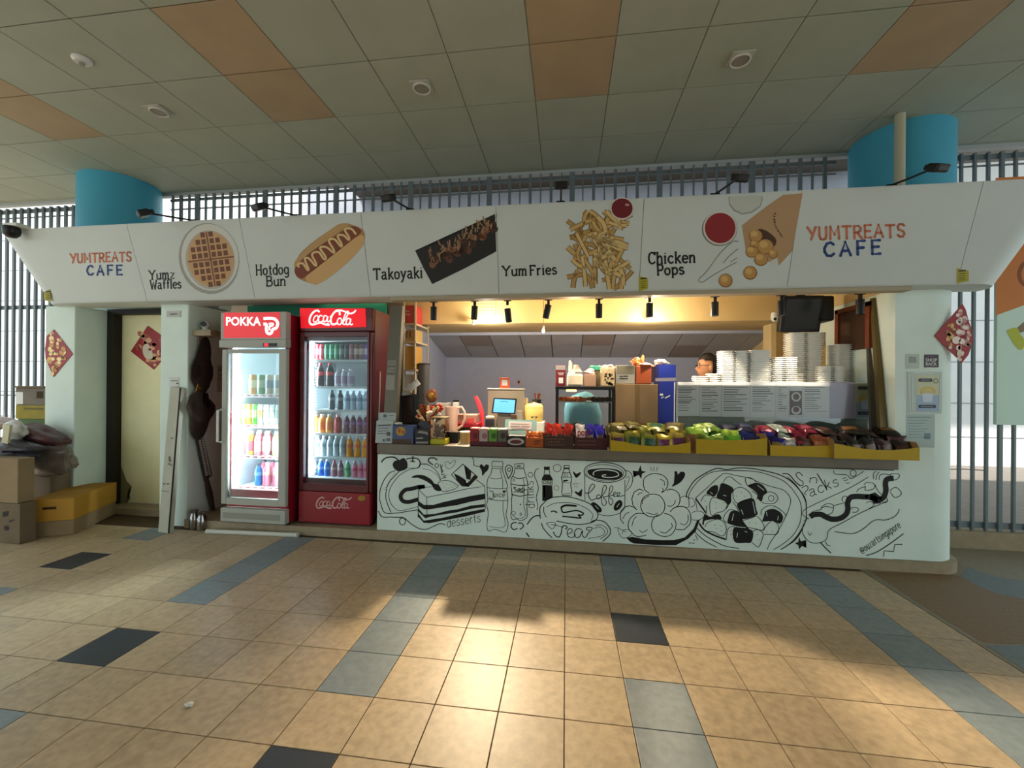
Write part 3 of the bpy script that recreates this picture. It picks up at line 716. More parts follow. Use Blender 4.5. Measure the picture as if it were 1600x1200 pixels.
a.fill('975 215 1058 215 1055 262 980 262').line('985 262 978 320', .9, False).line('1050 262 1060 320', .9, False)
a.fill('978 322 1060 322 1100 390 1095 405 955 405 945 385').line('950 405 955 475 1095 470', .8, False).line('1098 400 1092 470', .8, False)
a.fill('955 478 970 478 975 640 995 640 995 478 1090 478 1088 600 1100 645 1000 690 955 690 960 600').skel('cola', (962, 452), (1080, 455), 70, .8, False, .15)
mural('mural_bottle', a, 'solid black cola bottle')
a = Ink(*fBB)
a.line('1255 200 1330 200 1325 255 1335 290 1360 360 1350 480 1365 560 1355 620 1230 615 1225 560 1235 450 1220 370 1240 300 1258 250 1255 200', 1.2, False).fill('1255 228 1330 228 1326 248 1258 248').line('1240 300 1335 300', .8, False).line('1228 360 1355 360', .9, False).line('1225 440 1350 440', .7, False)
for x in (1262, 1285, 1308): a.line([(x, 300), (x-3, 358)], .6, False)
a.fill('1245 400 1300 395 1320 410 1250 430').line('1240 600 1345 585', .8, False)
mural('mural_bottle', a, 'small outlined bottle with a ribbed shoulder')
# coffee mug
a = Ink(*fC)
a.ring(1115, 205, 293, 138, 1.3, .06).ring(1110, 210, 262, 112, .8, .06).line('832 240 835 600', .9, False).line('1390 310 1388 700', .9, False).line('1015 780 1100 805 1200 805 1320 770 1390 700', .9)
a.line('1405 180 1460 200 1500 290 1470 400 1395 465', 1).line('1405 290 1440 260 1450 310 1400 430', .7)
mural('mural_mug', a, 'black outline of a coffee mug')
a = Ink(*fC).fill('870 185 930 160 1080 150 1250 160 1340 200 1355 250 1280 300 1150 310 1000 290 900 240', True); mural('mural_coffee', a, 'black coffee surface')
a = Ink(*fC).line('1130 240 1080 245 1090 268 1200 275 1300 250 1270 195 1130 170 1000 180 950 215 960 245', 1.6); a.build('mural_coffee_swirl', M_wall, wf, PW, .003)
a = Ink(*fC).line('835 490 900 485 970 400 940 365 900 420 885 520 920 590 960 580', 1.2).line('960 580 1000 570 1050 555 1040 520 1000 530 1010 570 1060 550 1130 440 1120 385 1085 420 1065 600 1095 670 1135 620 1085 545', 1.1).line('1085 545 1160 530 1220 440 1215 395 1180 420 1165 600 1195 660 1225 600 1175 540 1240 520 1270 490 1240 480 1235 540 1300 530 1320 490 1290 490 1290 540 1385 525', 1.1)
mural('mural_coffee_lettering', a, 'script lettering reading Coffee')
a = Ink(*fC).fill('920 640 960 620 1010 650 1065 710 1060 755 1010 760 960 710', True); mural('mural_coffee_bean', a)
a = Ink(*fC).fill('1235 690 1260 630 1310 590 1350 610 1350 670 1300 725 1250 735', True); mural('mural_coffee_bean', a)
for q in ('975 665 1000 690 1025 715', '1275 690 1300 655 1315 635'): Ink(*fC).line(q, .9).build('mural_bean_line', M_wall, wf, PW, .003)
# tea cup
a = Ink(*fC)
a.line('245 650 330 570 450 545 600 545 780 590 930 660 1010 770 1000 850 920 905 740 930 560 905 440 880', 1.3).line('245 650 210 700 215 850', 1.4).line('300 690 400 640 560 625 720 645 880 720 945 800 920 870', .8).line('265 680 265 760 300 830', 1)
a.line('500 700 560 665 720 670', 3.2).line('505 700 530 760 620 750 720 735 810 770 790 800 740 795 780 840 680 830 520 815', 2.2).line('365 755 400 742 450 765', 2).line('230 910 270 1000 380 1115', 1.4).line('30 930 90 850 150 810 215 808', 1.7).line('20 1045 60 1100', 2, False)
a.line('910 900 980 870 1100 890 1180 980 1180 1070 1080 1165', 1.4).line('975 945 1060 935 1140 990 1140 1060 1050 1130', .9).line('960 985 1050 965 1110 1030 1060 1090 880 1125', .8).line('300 910 410 900 420 950 370 990 300 910', .9).line('360 930 430 940 540 970', .9)
mural('mural_teacup', a, 'black outline of a tea cup')
a = Ink(*fC).line('395 1030 430 1090 480 1100 510 1030 520 960 560 945 590 970 560 1000', 1.5).line('590 1060 650 1040 655 1000 620 985 590 1030 600 1090 660 1110 710 1070', 1.2).line('790 1000 730 985 690 1040 700 1100 760 1100 800 1010 800 1080 840 1110 880 1050 940 980 870 970 860 1000 900 1010', 1.3)
mural('mural_tea_lettering', a, 'script lettering reading Tea')
# pile of chicken pops on a dish
a = Ink(*fD)
rr = random.Random(2)
def lump(cx, cy, rx, ry, a0=0, a1=360, w=1.2):
    n = 13; full = a1-a0 >= 360; pts = []
    for k in range(n if full else n+1):
        an = math.radians(a0+(a1-a0)*k/n); f = 1+rr.uniform(-.045, .03); pts.append((cx+rx*f*math.cos(an), cy+ry*f*math.sin(an)))
    a.line(pts, w, True, full)
lump(550, 265, 170, 138, 118, 420); lump(510, 555, 165, 155); lump(665, 815, 165, 155, -90, 245); lump(345, 815, 160, 155, 60, 310); lump(880, 725, 150, 158, -150, 112)
lump(760, 470, 120, 130, -120, 80); lump(340, 480, 105, 140, 110, 300); lump(200, 690, 125, 130, 125, 315)
for q in ('610 205 665 230 670 290', '640 320 655 350 630 380', '425 650 480 665 530 678 580 655', '300 705 260 740 235 830', '335 885 375 915 445 880', '610 905 680 925 740 880 775 840 760 790', '985 675 985 760 940 815 880 795', '710 560 765 565 810 520 810 480', '375 540 385 480 465 425', '310 420 340 390 375 385', '110 740 150 670 200 645'): a.line(q, 1)
a.line('485 40 495 90', .8, False).line('530 40 528 95', .8, False).line('580 40 560 95', .8, False)
a.line('885 500 880 460 930 430 985 445 1000 520 990 580 920 570', .9).line('1000 460 1050 465 1080 540 1020 580', .8).line('1040 650 1110 630 1190 650 1200 700 1130 750 1040 745', .9).line('0 850 50 860 160 910', .8)
a.line('60 840 50 900 100 985 170 985 230 940 210 890 130 880 100 940', .8)
mural('mural_chicken_pops', a, 'black outline of a pile of round chicken pops')
a = Ink(*fD).fill('160 990 240 975 420 1010 640 1020 800 1018 940 985 1060 870 1110 750 1145 745 1090 900 990 1000 820 1090 560 1085 260 1065 210 1040'); mural('mural_dish', a, 'thick black underside of the dish')
a = Ink(*fD).fill('350 15 365 90 425 105 370 130 360 200 325 145 260 180 290 130 245 90 320 95'); mural('mural_star', a)
a = Ink(*fF).fill('150 910 170 965 235 950 200 1000 240 1050 185 1025 150 1065 140 1015 95 990 140 975'); mural('mural_star', a)
mural('mural_zigzag', Ink(*fD).line('990 1055 1070 1065 1060 1010 1120 1020 1085 950', 1.2, False))
# bowl of seaweed bites
a = Ink(*fE)
a.line('100 420 110 350 200 210 330 120 480 55 600 70 750 50 900 55 1050 80 1250 130 1400 210 1520 330 1590 450 1600 600 1590 720 1500 880 1400 990 1280 1070', 1.5).line('130 440 140 360 250 210 400 110 560 85 800 85 1000 100 1200 160 1340 230 1450 350 1530 500 1530 700 1450 870 1320 990 1190 1070', 1)
a.line('215 425 400 260 520 150 590 115 700 140 900 180 1000 225 1150 280 1320 330 1400 430 1390 530 1340 660 1250 830 1150 980 1110 1070', 1).line('205 850 330 960 480 1040', 1.2).line('230 800 330 890 480 980 600 1030 760 1055', 1.2).line('1300 120 1380 130 1460 220 1520 270', 1.6)
a.line('215 430 350 620', 2.2, False).line('215 440 235 580', .8, False).line('260 740 330 830 470 900 600 945', 2.6)
for q in ('560 230 600 170 660 165 740 230 790 260', '280 470 330 390 400 400', '400 620 390 500 430 420 520 440 590 470 610 520 560 590 480 610 430 645 400 620', '680 370 700 320 770 290 850 320 900 370 915 420 860 450 740 490 690 430 680 370', '835 200 850 170 920 180 970 230 930 265 865 270 835 200', '1050 440 1060 390 1130 350 1210 370 1245 430 1200 490 1100 495 1045 480', '920 340 990 390 980 440', '1035 640 1040 580 1100 530 1180 520 1260 560 1330 620 1340 650', '330 790 370 730 480 690 560 720 600 790 590 860 540 900 440 850 350 840', '600 940 610 850 640 790 705 780', '920 850 990 820 1060 870 1040 960 1000 1040 920 980', '790 710 900 680 990 660 1070 770 1060 830 960 810 860 790', '1050 830 1130 740 1180 710 1250 770 1240 870 1160 880 1070 880', '680 470 750 590 640 570 560 680 610 740', '600 560 660 450', '350 600 350 520'): a.line(q, 1)
for x, y in ((330, 460), (460, 480), (560, 480), (460, 550), (780, 350), (820, 400), (720, 400), (890, 230), (450, 760), (520, 770), (470, 800), (530, 830), (650, 830), (650, 880), (980, 880), (1000, 940), (1100, 840), (1160, 840), (880, 730), (960, 740), (1100, 470), (1180, 540)): a.line([(x, y), (x+14, y+6)], .7, False)
a.ring(1160, 430, 34, 36, .8)
mural('mural_bowl', a, 'black outline of a bowl of bites')
for s in ('350 360 420 280 490 270 490 350 440 410 400 390', '540 240 640 270 690 320 650 400 660 470 620 510 570 460 490 430 480 390 510 320', '870 270 980 235 1060 270 1110 350 1060 400 1040 470 990 430 1000 390 930 320', '740 490 930 430 970 560 980 640 800 690 770 600', '660 590 760 600 800 690 790 710 860 790 900 830 700 770 620 740 620 690', '700 790 920 830 915 970 840 985 700 970', '1080 640 1090 590 1180 560 1270 600 1310 670 1270 745 1180 715 1060 720 1050 700', '330 630 400 660 500 625 540 690 440 690 330 710 320 760 300 740'):
    mural('mural_seaweed', Ink(*fE).fill(s, True))
a = Ink(*fE)
for q in ('930 470 960 620', '785 570 810 630', '690 620 670 710', '740 860 730 920', '830 840 860 855', '990 265 1070 330', '400 350 430 380', '560 390 600 400', '1100 600 1110 650', '1250 650 1240 700', '730 785 840 795'): a.line(q, .9)
a.build('mural_glint', M_wall, wf, PW, .003)
# loaded hotdog
a = Ink(*fF)
a.line('270 690 200 640 200 590 260 545 500 430 800 290 1020 160', 1).line('210 740 190 850 250 950 340 990 450 970 500 920 510 850 560 800 700 730 900 620 1100 530 1260 460', 1.1).line('240 545 235 480 180 360 100 250 0 160', 1.2).line('205 720 240 690 270 680', 1).line('200 770 160 870 90 960 0 1020', 1.3)
a.line('420 985 480 1050 550 1115', 1.6).line('480 970 500 1010 540 1025', 1).line('590 845 700 860 820 870 940 820 1060 720 1130 695 1230 700 1340 660 1390 600 1400 560', 1.2).line('255 845 285 890 310 860', .8)
for q in ('430 570 430 540 500 495 570 510 580 550 560 610 490 640', '430 550 490 530 570 550', '690 470 690 420 730 400 760 440 750 480 700 480', '870 350 900 310 980 280', '980 280 980 330 1080 310 1090 250 1000 230 960 260', '1080 190 1080 120 1110 90', '1110 200 1120 140 1150 100', '1150 200 1160 140 1220 125 1290 140', '1290 150 1300 125 1390 125 1400 165 1350 200 1300 180', '1280 340 1360 290 1430 370 1350 420 1290 350', '1180 430 1210 410 1250 430 1240 480 1190 480', '990 490 1020 470 1070 480 1080 520 1020 560', '800 560 840 540 890 560 870 600 810 600', '300 610 340 590 430 570', '580 520 700 490', '1100 260 1130 330 1180 380'): a.line(q, 1)
mural('mural_hotdog', a, 'black outline of a loaded hotdog')
a = Ink(*fF)
a.line('285 660 330 635 420 630 480 660 560 690 660 680 735 630 760 560 755 490 790 420 870 405 960 410 1060 415 1140 450 1205 415 1235 330 1228 250 1250 190 1330 180', 8.5).fill('960 400 1100 355 1180 420 1170 490 1090 500 1060 460 1000 440')
mural('mural_hotdog_sauce', a, 'solid black squiggle of sauce')
a = Ink(*fF).line('195 150 150 105 110 130 150 190 195 220 195 265 150 270', 1.1).skel('n', (265, 235), (380, 245), 110, 1.1).line('375 120 500 325', 1.5, False).line('180 300 240 270 260 310 215 365 240 385', 1.1).skel('acks', (285, 415), (650, 270), 135, 1.1, False, .1)
a.line('690 185 740 165', 1, False).line('705 210 760 195', 1, False).line('730 240 785 237', 1, False).line('580 80 600 125 740 135 790 180 850 160 960 90', 1).ring(825, 115, 38, 40, 1)
mural('mural_snacks_lettering', a, 'hand lettering reading Snacks')
a = Ink(*fF).skel('@ouzartsingapore', (935, 1125), (1425, 790), 95, .95, False, .1).line('985 1145 1120 1100 1280 1000 1455 870', 1.4).line('1205 1155 1215 1085 1330 1095 1345 1005 1440 1005', 1.4, False)
mural('mural_signature', a, 'small lettering of the painter below the hotdog')
# ================================================================ drink fridges
M_red = mat('fridge_red', '8d1020', .35, coat=.3); M_dred = mat('fridge_dark_red', '5a0d14', .4, coat=.2)
M_grey = mat('fridge_grey', 'a9aaa0', .45); M_in = mat('fridge_inside', 'e6f0f2', .4); M_wire = mat('shelf_wire', 'dfe6ea', .4)
M_led = mat('led_strip', 'd8f0ff', .5, emit=9); M_glass = glassmat('door_glass', 'f4fafa', .97)
M_redlit = mat('lightbox_red', 'e01020', .5, emit=.75); M_whlit = mat('lightbox_white', 'f4f0f0', .5, emit=.85)
M_pinklit = mat('lightbox_pink', 'd8343c', .5, emit=.65)
def cabinet(t, x0, x1, y0, yb, z0, z1, mside, mfront, zin0, zin1, xin0, xin1):
    """hollow cabinet: side, back, top and bottom walls as the body"""
    bm = B()
    box(bm, x0, xin0, y0, yb, z0, z1); box(bm, xin1, x1, y0, yb, z0, z1); box(bm, xin0, xin1, yb-.05, yb, z0, z1)
    box(bm, xin0, xin1, y0, yb-.05, zin1, z1); box(bm, xin0, xin1, y0, yb-.05, z0, zin0)
    obj('body', bm, mside, t)
    w = .006; bm = B()
    box(bm, xin0, xin0+w, y0+.005, yb-.05, zin0, zin1); box(bm, xin1-w, xin1, y0+.005, yb-.05, zin0, zin1); box(bm, xin0, xin1, yb-.056, yb-.05, zin0, zin1)
    box(bm, xin0, xin1, y0+.005, yb-.05, zin1-w, zin1); box(bm, xin0, xin1, y0+.005, yb-.05, zin0, zin0+w)
    obj('liner', bm, M_in, t)
# --- the grey and red one on the left
YP = 3.66
t1 = thing('drinks_fridge', 'tall grey fronted drinks fridge with red sides and a red light box', 'fridge', (-3.07, 3.95, .088))
x0, x1 = -3.40, -2.70
obj('foot', box(box(box(box(B(), x0+.03, x0+.09, 3.72, 3.78, .088, .11), x1-.09, x1-.03, 3.72, 3.78, .088, .11), x0+.03, x0+.09, 4.3, 4.36, .088, .11), x1-.09, x1-.03, 4.3, 4.36, .088, .11), M_blk, t, kind='stuff')
cabinet(t1, x0, x1, YP+.05, 4.40, .11, 2.19, M_red, M_grey, .44, 1.86, x0+.05, x1-.05) if 0 else None
PF = t1; t = t1
LOC['x'] = LOC[t1.name]
cabinet(t1, x0+.012, x1-.012, YP+.06, 4.40, .11, 2.175, M_red, M_grey, .42, 1.885, x0+.055, x1-.055)
a = atY(350, 545, YP); zt = atY(395, 544, YP).z; zd = atY(395, 790, YP).z
fr = lambda n, X0, X1, Z0, Z1, Y0, Y1, m, b=.006, p=t1: obj(n, box(B(), X0, X1, Y0, Y1, Z0, Z1, b), m, p)
# header light box
hz0, hz1 = atY(395, 531, YP).z, 2.19
hd = fr('header', x0-.01, x1, hz0, hz1, YP-.01, YP+.06, M_grey)
PLp = (Vector((0, YP-.01, 0)), Vector((0, -1, 0)))
q = parse('350 492 437 492 437 528 350 528')
Ink().fill('349.5 488.5 437.5 488 438 527.5 349.5 528').build('light_panel', M_pinklit, hd, PLp, .002)
a = Ink(340, 475, 7.269); a.quad_text('POKKA', (95, 145), (492, 145), (95, 246), (492, 248), .03); a.build('logo_print', M_whlit, hd, PLp, .003, 'white block lettering reading POKKA')
a = Ink(340, 475, 7.269).line('520 165 600 162 650 172 682 215 668 270 628 288 612 325 590 338 562 325 553 285 553 232 520 228', 4.6).line('580 225 620 222 630 235 612 250 586 250', 3).line('588 250 588 300', 3, False)
a.build('logo_print', M_whlit, hd, PLp, .003)
cz0, cz1 = zt+.012, hz0-.005
cp = fr('control_strip', x0-.018, x1+.004, atY(395, 543, YP).z, hz0, YP-.018, YP+.06, M_grey)
PL2 = (Vector((0, YP-.018, 0)), Vector((0, -1, 0)))
Ink().fill('411 536 433 536 433 541.5 411 541.5').build('display', M_blk, cp, PL2, .002)
Ink().fill('413 536.6 419 536.6 419 541 413 541').build('display_digits', mat('red_led', 'ff2030', .5, emit=2), cp, PL2, .003)
# door: four rails round a pane, with handle
dz0, dz1 = zd, atY(395, 545, YP).z-.004
gx0, gx1 = atY(354, 660, YP).x, atY(434.5, 660, YP).x; gz1, gz0 = atY(395, 552, YP).z, atY(395, 780, YP).z
bm = B(); box(bm, x0, gx0, YP, YP+.045, dz0, dz1, .008); box(bm, gx1, x1, YP, YP+.045, dz0, dz1, .008); box(bm, gx0, gx1, YP+.002, YP+.043, gz1, dz1); box(bm, gx0, gx1, YP+.002, YP+.043, dz0, gz0)
door = obj('door', bm, M_grey, t1)
obj('pane', box(B(), gx0, gx1, YP+.018, YP+.022, gz0, gz1), M_glass, door)
h0, h1 = atY(352, 640, YP-.04), atY(353, 692, YP-.04)
obj('handle', tube(B(), [(x0+.012, YP, h0.z), (x0-.0, YP-.045, h0.z-.01), (x0, YP-.045, h1.z+.01), (x0+.012, YP, h1.z)], .011, 8), M_white, door, True)
# base grille
gz = dz0-.035
gr = fr('base_panel', x0, x1, .115, gz, YP-.004, YP+.06, M_grey)
obj('grille', box(B(), x0+.03, x1-.05, YP-.006, YP-.003, .15, gz-.045), mat('grille_grey', '8e8f84', .5), gr)
# shelves with printed price strips
ledx = x0+.075
obj('lamp_strip', box(B(), ledx, ledx+.02, YP+.075, YP+.095, .46, 1.86), M_led, t1)
M_strip = mat('price_strip', 'e8e2e4', .5); M_stript = mat('price_strip_text', 'b0203a', .6)
PSH = []
for k, (yl, yr) in enumerate(((616, 620), (662.5, 668.5), (711, 717), (758.5, 766))):
    Yf = YP+.12; zz = atY(412, (yl+yr)/2, Yf).z; PSH.append(zz)
    sh = obj('shelf', box(B(), x0+.065, x1-.065, Yf, 4.33, zz-.006, zz+.004), M_wire, t1)
    st = obj('price_strip', box(B(), x0+.07, x1-.065, Yf-.008, Yf-.001, zz-.022, zz+.012), M_strip, sh)
    a = Ink(); pl = (Vector((0, Yf-.008, 0)), Vector((0, -1, 0)))
    for i in range(7):
        X = x0+.085+i*.082
        c = [(X, zz-.004), (X+.05, zz-.008), (X+.06, zz+.004), (X+.02, zz+.003), (X+.008, zz+.0)]
        bm2 = None
        a.v += []
        def pr(p): d = Vector((p[0], Yf-.008, p[1]))-EYE; k2 = d.dot(FWD); return (800+FPX*d.dot(RGT)/k2, 600-FPX*d.dot(UPV)/k2)
        a.fill([pr(p) for p in c])
    a.build('price_text', M_stript, st, pl, .001)
# --- the dark red one on the right
YC = 3.80
t2 = thing('drinks_fridge', 'tall dark red drinks fridge with a glowing red header', 'fridge', (-2.27, 4.1, .088))
X0, X1 = -2.655, -1.885
cabinet(t2, X0+.006, X1-.006, YC+.06, 4.42, .14, 2.235, M_dred, M_dred, .53, 1.93, X0+.05, X1-.075)
PLc = (Vector((0, YC, 0)), Vector((0, -1, 0))); PLh = (Vector((0, YC-.012, 0)), Vector((0, -1, 0)))
z = lambda y, x=525: atY(x, y, YC).z
hd = obj('header', box(B(), X0, X1, YC, YC+.06, z(518), 2.24, .01), M_dred, t2)
xx = lambda x, y=640: atY(x, y, YC).x
Ink().fill('468.5 481.5 571 482 572.5 511 470 513', False).build('light_panel', M_redlit, hd, PLc, .004)
def script(frame, m, par, pl, lift, w):
    a = Ink(*frame)
    a.line('228 118 205 100 165 118 132 165 124 215 140 245 175 245 215 232 250 230 280 245 330 250 300 238', w*1.25).line('196 150 172 175 165 210 185 222 208 200 214 165 196 150', w*.8).line('258 160 235 152 218 185 222 215 240 222 268 205', w*.85).line('305 160 280 155 268 190 278 218 300 205 315 165 308 205 322 218 340 205', w*.85).line('335 168 355 160', w*.8, False)
    a.line('440 150 432 105 400 105 360 150 345 200 355 240 385 245 420 225', w*1.25).line('432 180 415 205 418 240 440 248 458 225 452 185 432 180', w*.8).line('460 235 495 190 530 125 515 110 488 160 472 220 482 248 508 235', w*.85).line('548 190 520 185 505 225 515 250 538 235 555 190 545 235 558 250 576 240', w*.85)
    a.line('405 112 440 98 490 112 540 132 580 125 606 98', w*1.1)
    return a.build('logo_print', m, par, pl, lift, 'white flowing script reading Coca-Cola')
script((465, 470, 6.664), M_whlit, hd, PLc, .006, 2.3)
gx0, gx1 = xx(474.5), xx(573); gz1, gz0 = z(525.5), z(757)
bm = B(); box(bm, X0, gx0, YC-.005, YC+.045, z(768), z(519), .006); box(bm, gx1, X1-.03, YC-.005, YC+.045, z(768), z(519), .006); box(bm, gx0, gx1, YC-.003, YC+.043, gz1, z(519)); box(bm, gx0, gx1, YC-.003, YC+.043, z(768), gz0)
door = obj('door', bm, M_dred, t2)
obj('side_trim', box(B(), X1-.028, X1, YC, YC+.05, z(768), z(519), .008), M_dred, t2)
obj('pane', box(B(), gx0, gx1, YC+.018, YC+.022, gz0, gz1), M_glass, door)
bp = obj('base_panel', box(B(), X0, X1-.008, YC-.012, YC+.06, z(818), z(769), .01), M_red, t2)
script((465+18.5*1.0-0.0-3.2, 640+140-14.3, 6.664*1.32), mat('logo_pale', 'd4a8a4', .5), bp, PLh, .002, 1.7)
bd = Ink().disc(565, 778.5, 6, 4.2).build('badge', mat('badge_gold', '9a7a2c', .4, metal=.6), bp, PLh, .002)
obj('foot', box(box(B(), X0+.04, X0+.14, YC+.03, YC+.1, .088, .16), X1-.14, X1-.02, YC+.03, YC+.1, .088, .16), M_blk, t2, kind='stuff')
obj('lamp_strip', box(B(), X0+.065, X0+.085, YC+.075, YC+.1, .56, 1.92), M_led, t2)
# toothed shelf rail beside the light
bm = B()
for k in range(46): box(bm, X0+.1, X0+.118, YC+.105, YC+.11, .58+k*.029, .592+k*.029)
obj('shelf_rail', bm, M_grey, t2, kind='stuff')
CSH = []
for y in (563, 605, 641.5, 678.5, 715.5, 750):
    Yf = YC+.10; zz = atY(530, y, Yf).z; CSH.append(zz)
    sh = obj('shelf', box(B(), X0+.058, X1-.085, Yf, 4.35, zz-.006, zz+.004), M_wire, t2)
    obj('shelf_lip', box(B(), X0+.07, X1-.085, Yf-.006, Yf-.001, zz-.014, zz+.008), M_wire, sh)
obj('power_cord', tube(B(), [(X1+.008, 3.95, 1.62), (X1+.015, 3.93, 1.4), (X1+.022, 3.90, 1.2), (X1+.015, 3.92, 1.05)], .006, 6), M_white, t2)
# --- drinks: every can and bottle on its own
CAN = [(.0, 0), (.024, .002), (.03, .01), (.031, .02), (.031, .105), (.0265, .118), (.0265, .121), (.024, .119), (0, .119)]
BOT = [(.0, 0), (.028, .003), (.031, .012), (.031, .06), (.028, .075), (.031, .09), (.031, .125), (.026, .15), (.014, .172), (.0125, .183), (0, .183)]
FAT = [(.0, 0), (.03, .003), (.034, .014), (.034, .115), (.03, .135), (.017, .15), (.016, .158), (0, .158)]
def scaled(p, k, h): m = max(z for r, z in p); return [(r*k, z*h/m) for r, z in p]
meshes = {}
def drink_meshes(kind):
    if kind not in meshes:
        H = {'can': .121, 'tall': .15, 'bottle': .183, 'fat': .158}[kind]
        base = {'can': CAN, 'tall': scaled(CAN, .93, .15), 'bottle': BOT, 'fat': FAT}[kind]
        b = finish(lathe(B(), base, n=12), 'body', M_white, True)
        parts = [('body', b)]
        if kind in ('bottle', 'fat'):
            r = .0145 if kind == 'bottle' else .019
            parts.append(('cap', finish(lathe(B(), [(r, H-.003), (r, H+.014), (0, H+.015)], n=10), 'cap', M_white, True)))
            rl = .0318 if kind == 'bottle' else .0348
            z0, z1 = (.092, .124) if kind == 'bottle' else (.03, .105)
            parts.append(('label', finish(lathe(B(), [(rl-.001, z0), (rl, z0+.002), (rl, z1-.002), (rl-.001, z1)], n=12), 'label', M_white, True)))
        else:
            rl = .0314 if kind == 'can' else .0295; parts.append(('label', finish(lathe(B(), [(rl-.0005, H*.35), (rl, H*.36), (rl, H*.72), (rl-.0005, H*.73)], n=12), 'label', M_white, True)))
        meshes[kind] = (parts, H)
    return meshes[kind]
def drink(kind, name, label, group, loc, cols, s=1.0, tz=1):
    parts, H = drink_meshes(kind)
    o = bpy.data.objects.new(name, None); COL.objects.link(o); o.location = loc; o.scale = (s, s, s); o.empty_display_size = .02
    if tz != 1: o.scale.z = s*tz
    o.rotation_euler = (0, 0, random.uniform(-.6, .6)); tag(o, label, name.split('_')[-1], group); LOC[o.name] = Vector(loc)
    for (pn, me), c in zip(parts, cols if kind in ('bottle', 'fat') else (cols[0], cols[-1])):
        m = glassmat('clear_'+c[1:], c[1:], .6, .1) if c[0] == '~' else mat('drink_'+c, c, .35, spec=.5)
        part(pn, me, o, m=m)
    return o
def row(zz, Y, xa, xb, items, where, s=1.0, back=0):
    """items: list of (kind, noun words, colours) set in a line from pixel xa to xb at depth Y"""
    n = len(items); zpx = 640
    A = atY(xa, zpx, Y).x; Bx = atY(xb, zpx, Y).x
    cnt = {}; seen = {}
    for it in items: cnt[it[1]] = cnt.get(it[1], 0)+1
    for i, (kind, noun, cols) in enumerate(items):
        X = A+(Bx-A)*(i+.5)/n
        seen[noun] = seen.get(noun, 0)+1
        lb = noun+' '+where; g = None
        if cnt[noun] > 1: lb = '%s %s from left %s' % (ORD[seen[noun]-1], noun, where)
        if cnt[noun] > 1: g = noun+'s '+where
        drink(kind, 'drink_can' if kind in ('can', 'tall') else 'drink_bottle', lb, g, (X, Y, zz+.0045), cols, s*(1.13 if 'grey' in where and kind in ('bottle', 'fat') else 1.08), 1.14 if 'grey' in where and kind in ('tall', 'fat') else 1)
R1 = 'on %s shelf of the red fridge'
G1 = 'on %s shelf of the grey fridge'
Yc = YC+.16
row(CSH[0], Yc, 492, 577, [('tall', 'red soda can', ('c8182c', 'd86070'))]*1+[('tall', 'red soda can', ('c8182c', 'd86070'))]+[('tall', 'green soda can', ('1c8a5c', '58b890'))]*3+[('tall', 'dark grey green can', ('38605c', '7a9a94'))]+[('tall', 'black coffee can', ('18282a', '4a5a5c'))]+[('tall', 'dull pink can', ('a05868', 'b88088'))]+[('tall', 'brown and white patterned can', ('8a5a54', 'd8c4bc'))]*2+[('tall', 'purple and white can', ('6a50b0', 'c8bce0'))], R1 % 'top', 1.0)
row(CSH[1], Yc, 492, 523, [('bottle', 'dark cola bottle with red label', ('2a1216', 'c02838', 'd84850'))]*2, R1 % 'second', 1.15)
row(CSH[1], Yc, 523, 553, [('fat', 'white bottle with a purple print', ('d4d4e4', 'e8e8f0', 'b8a8c8'))]*3, R1 % 'second', .98)
row(CSH[2], Yc, 512, 538, [('bottle', 'black topped dark bottle', ('2c3a44', '181c22', '90a0ac'))]*2, R1 % 'third', .95)
row(CSH[2], Yc, 538, 576, [('bottle', 'pale blue water bottle', ('a8c4dc', 'c8dcf0', '7e9cc0'))]*4, R1 % 'third', .92)
row(CSH[3], Yc, 487, 521, [('fat', 'orange juice bottle', ('e8923c', 'e8d0b8', 'e0763c'))]*2+[('fat', 'amber juice bottle', ('f0a848', 'e8d0b8', 'e88a4c'))], R1 % 'fourth', 1.02)
row(CSH[3], Yc, 521, 536, [('fat', 'dark red juice bottle', ('a82038', 'd8b0b8', 'c03848'))], R1 % 'fourth', 1.02)
row(CSH[3], Yc, 537, 577, [('bottle', 'purple grape bottle', ('6a2c60', 'd0c4dc', '8858a8'))]*4, R1 % 'fourth', .9)
row(CSH[4], Yc, 492, 541, [('bottle', 'clear bottle', ('c0d0da', 'd4e0e8', '9ab0c0'))]*5, R1 % 'fifth', .98)
row(CSH[4], Yc, 541, 577, [('bottle', 'yellow orange bottle', ('f0a018', 'e8e0d8', 'e8783c'))]*3, R1 % 'fifth', .98)
row(CSH[5], Yc, 486, 497, [('bottle', 'peach coloured bottle', ('d8b8a0', 'e0786c', 'e8c8b8'))], R1 % 'bottom', .86)
row(CSH[5], Yc, 497, 517, [('bottle', 'blue and white bottle', ('3070d0', 'd8e4f4', '88b0e8'))]*2, R1 % 'bottom', .88)
row(CSH[5], Yc, 518, 538, [('bottle', 'mauve speckled bottle', ('b07888', 'c83848', 'd8b8c0'))]*2, R1 % 'bottom', .86)
row(CSH[5], Yc, 538, 550, [('bottle', 'pale green bottle', ('88d098', 'd8f0dc', '58b070'))], R1 % 'bottom', .86)
row(CSH[5], Yc, 551, 577, [('bottle', 'pink bottle', ('e890b0', 'f0d0dc', 'e05888'))]*3, R1 % 'bottom', .86)
Yp = YP+.19
gz = dict(zip(range(4), PSH))
row(PSH[0], Yp, 388, 402, [('tall', 'orange and white carton can', ('d89038', 'e8d4b0'))], G1 % 'top', 1.12)
row(PSH[0], Yp, 402, 414, [('tall', 'green tea can', ('5a9858', 'b8c8a0'))], G1 % 'top', 1.12)
row(PSH[0], Yp, 414, 441, [('tall', 'cream and grey coffee can', ('c8c0a8', '8a98a0'))]*2, G1 % 'top', 1.12)
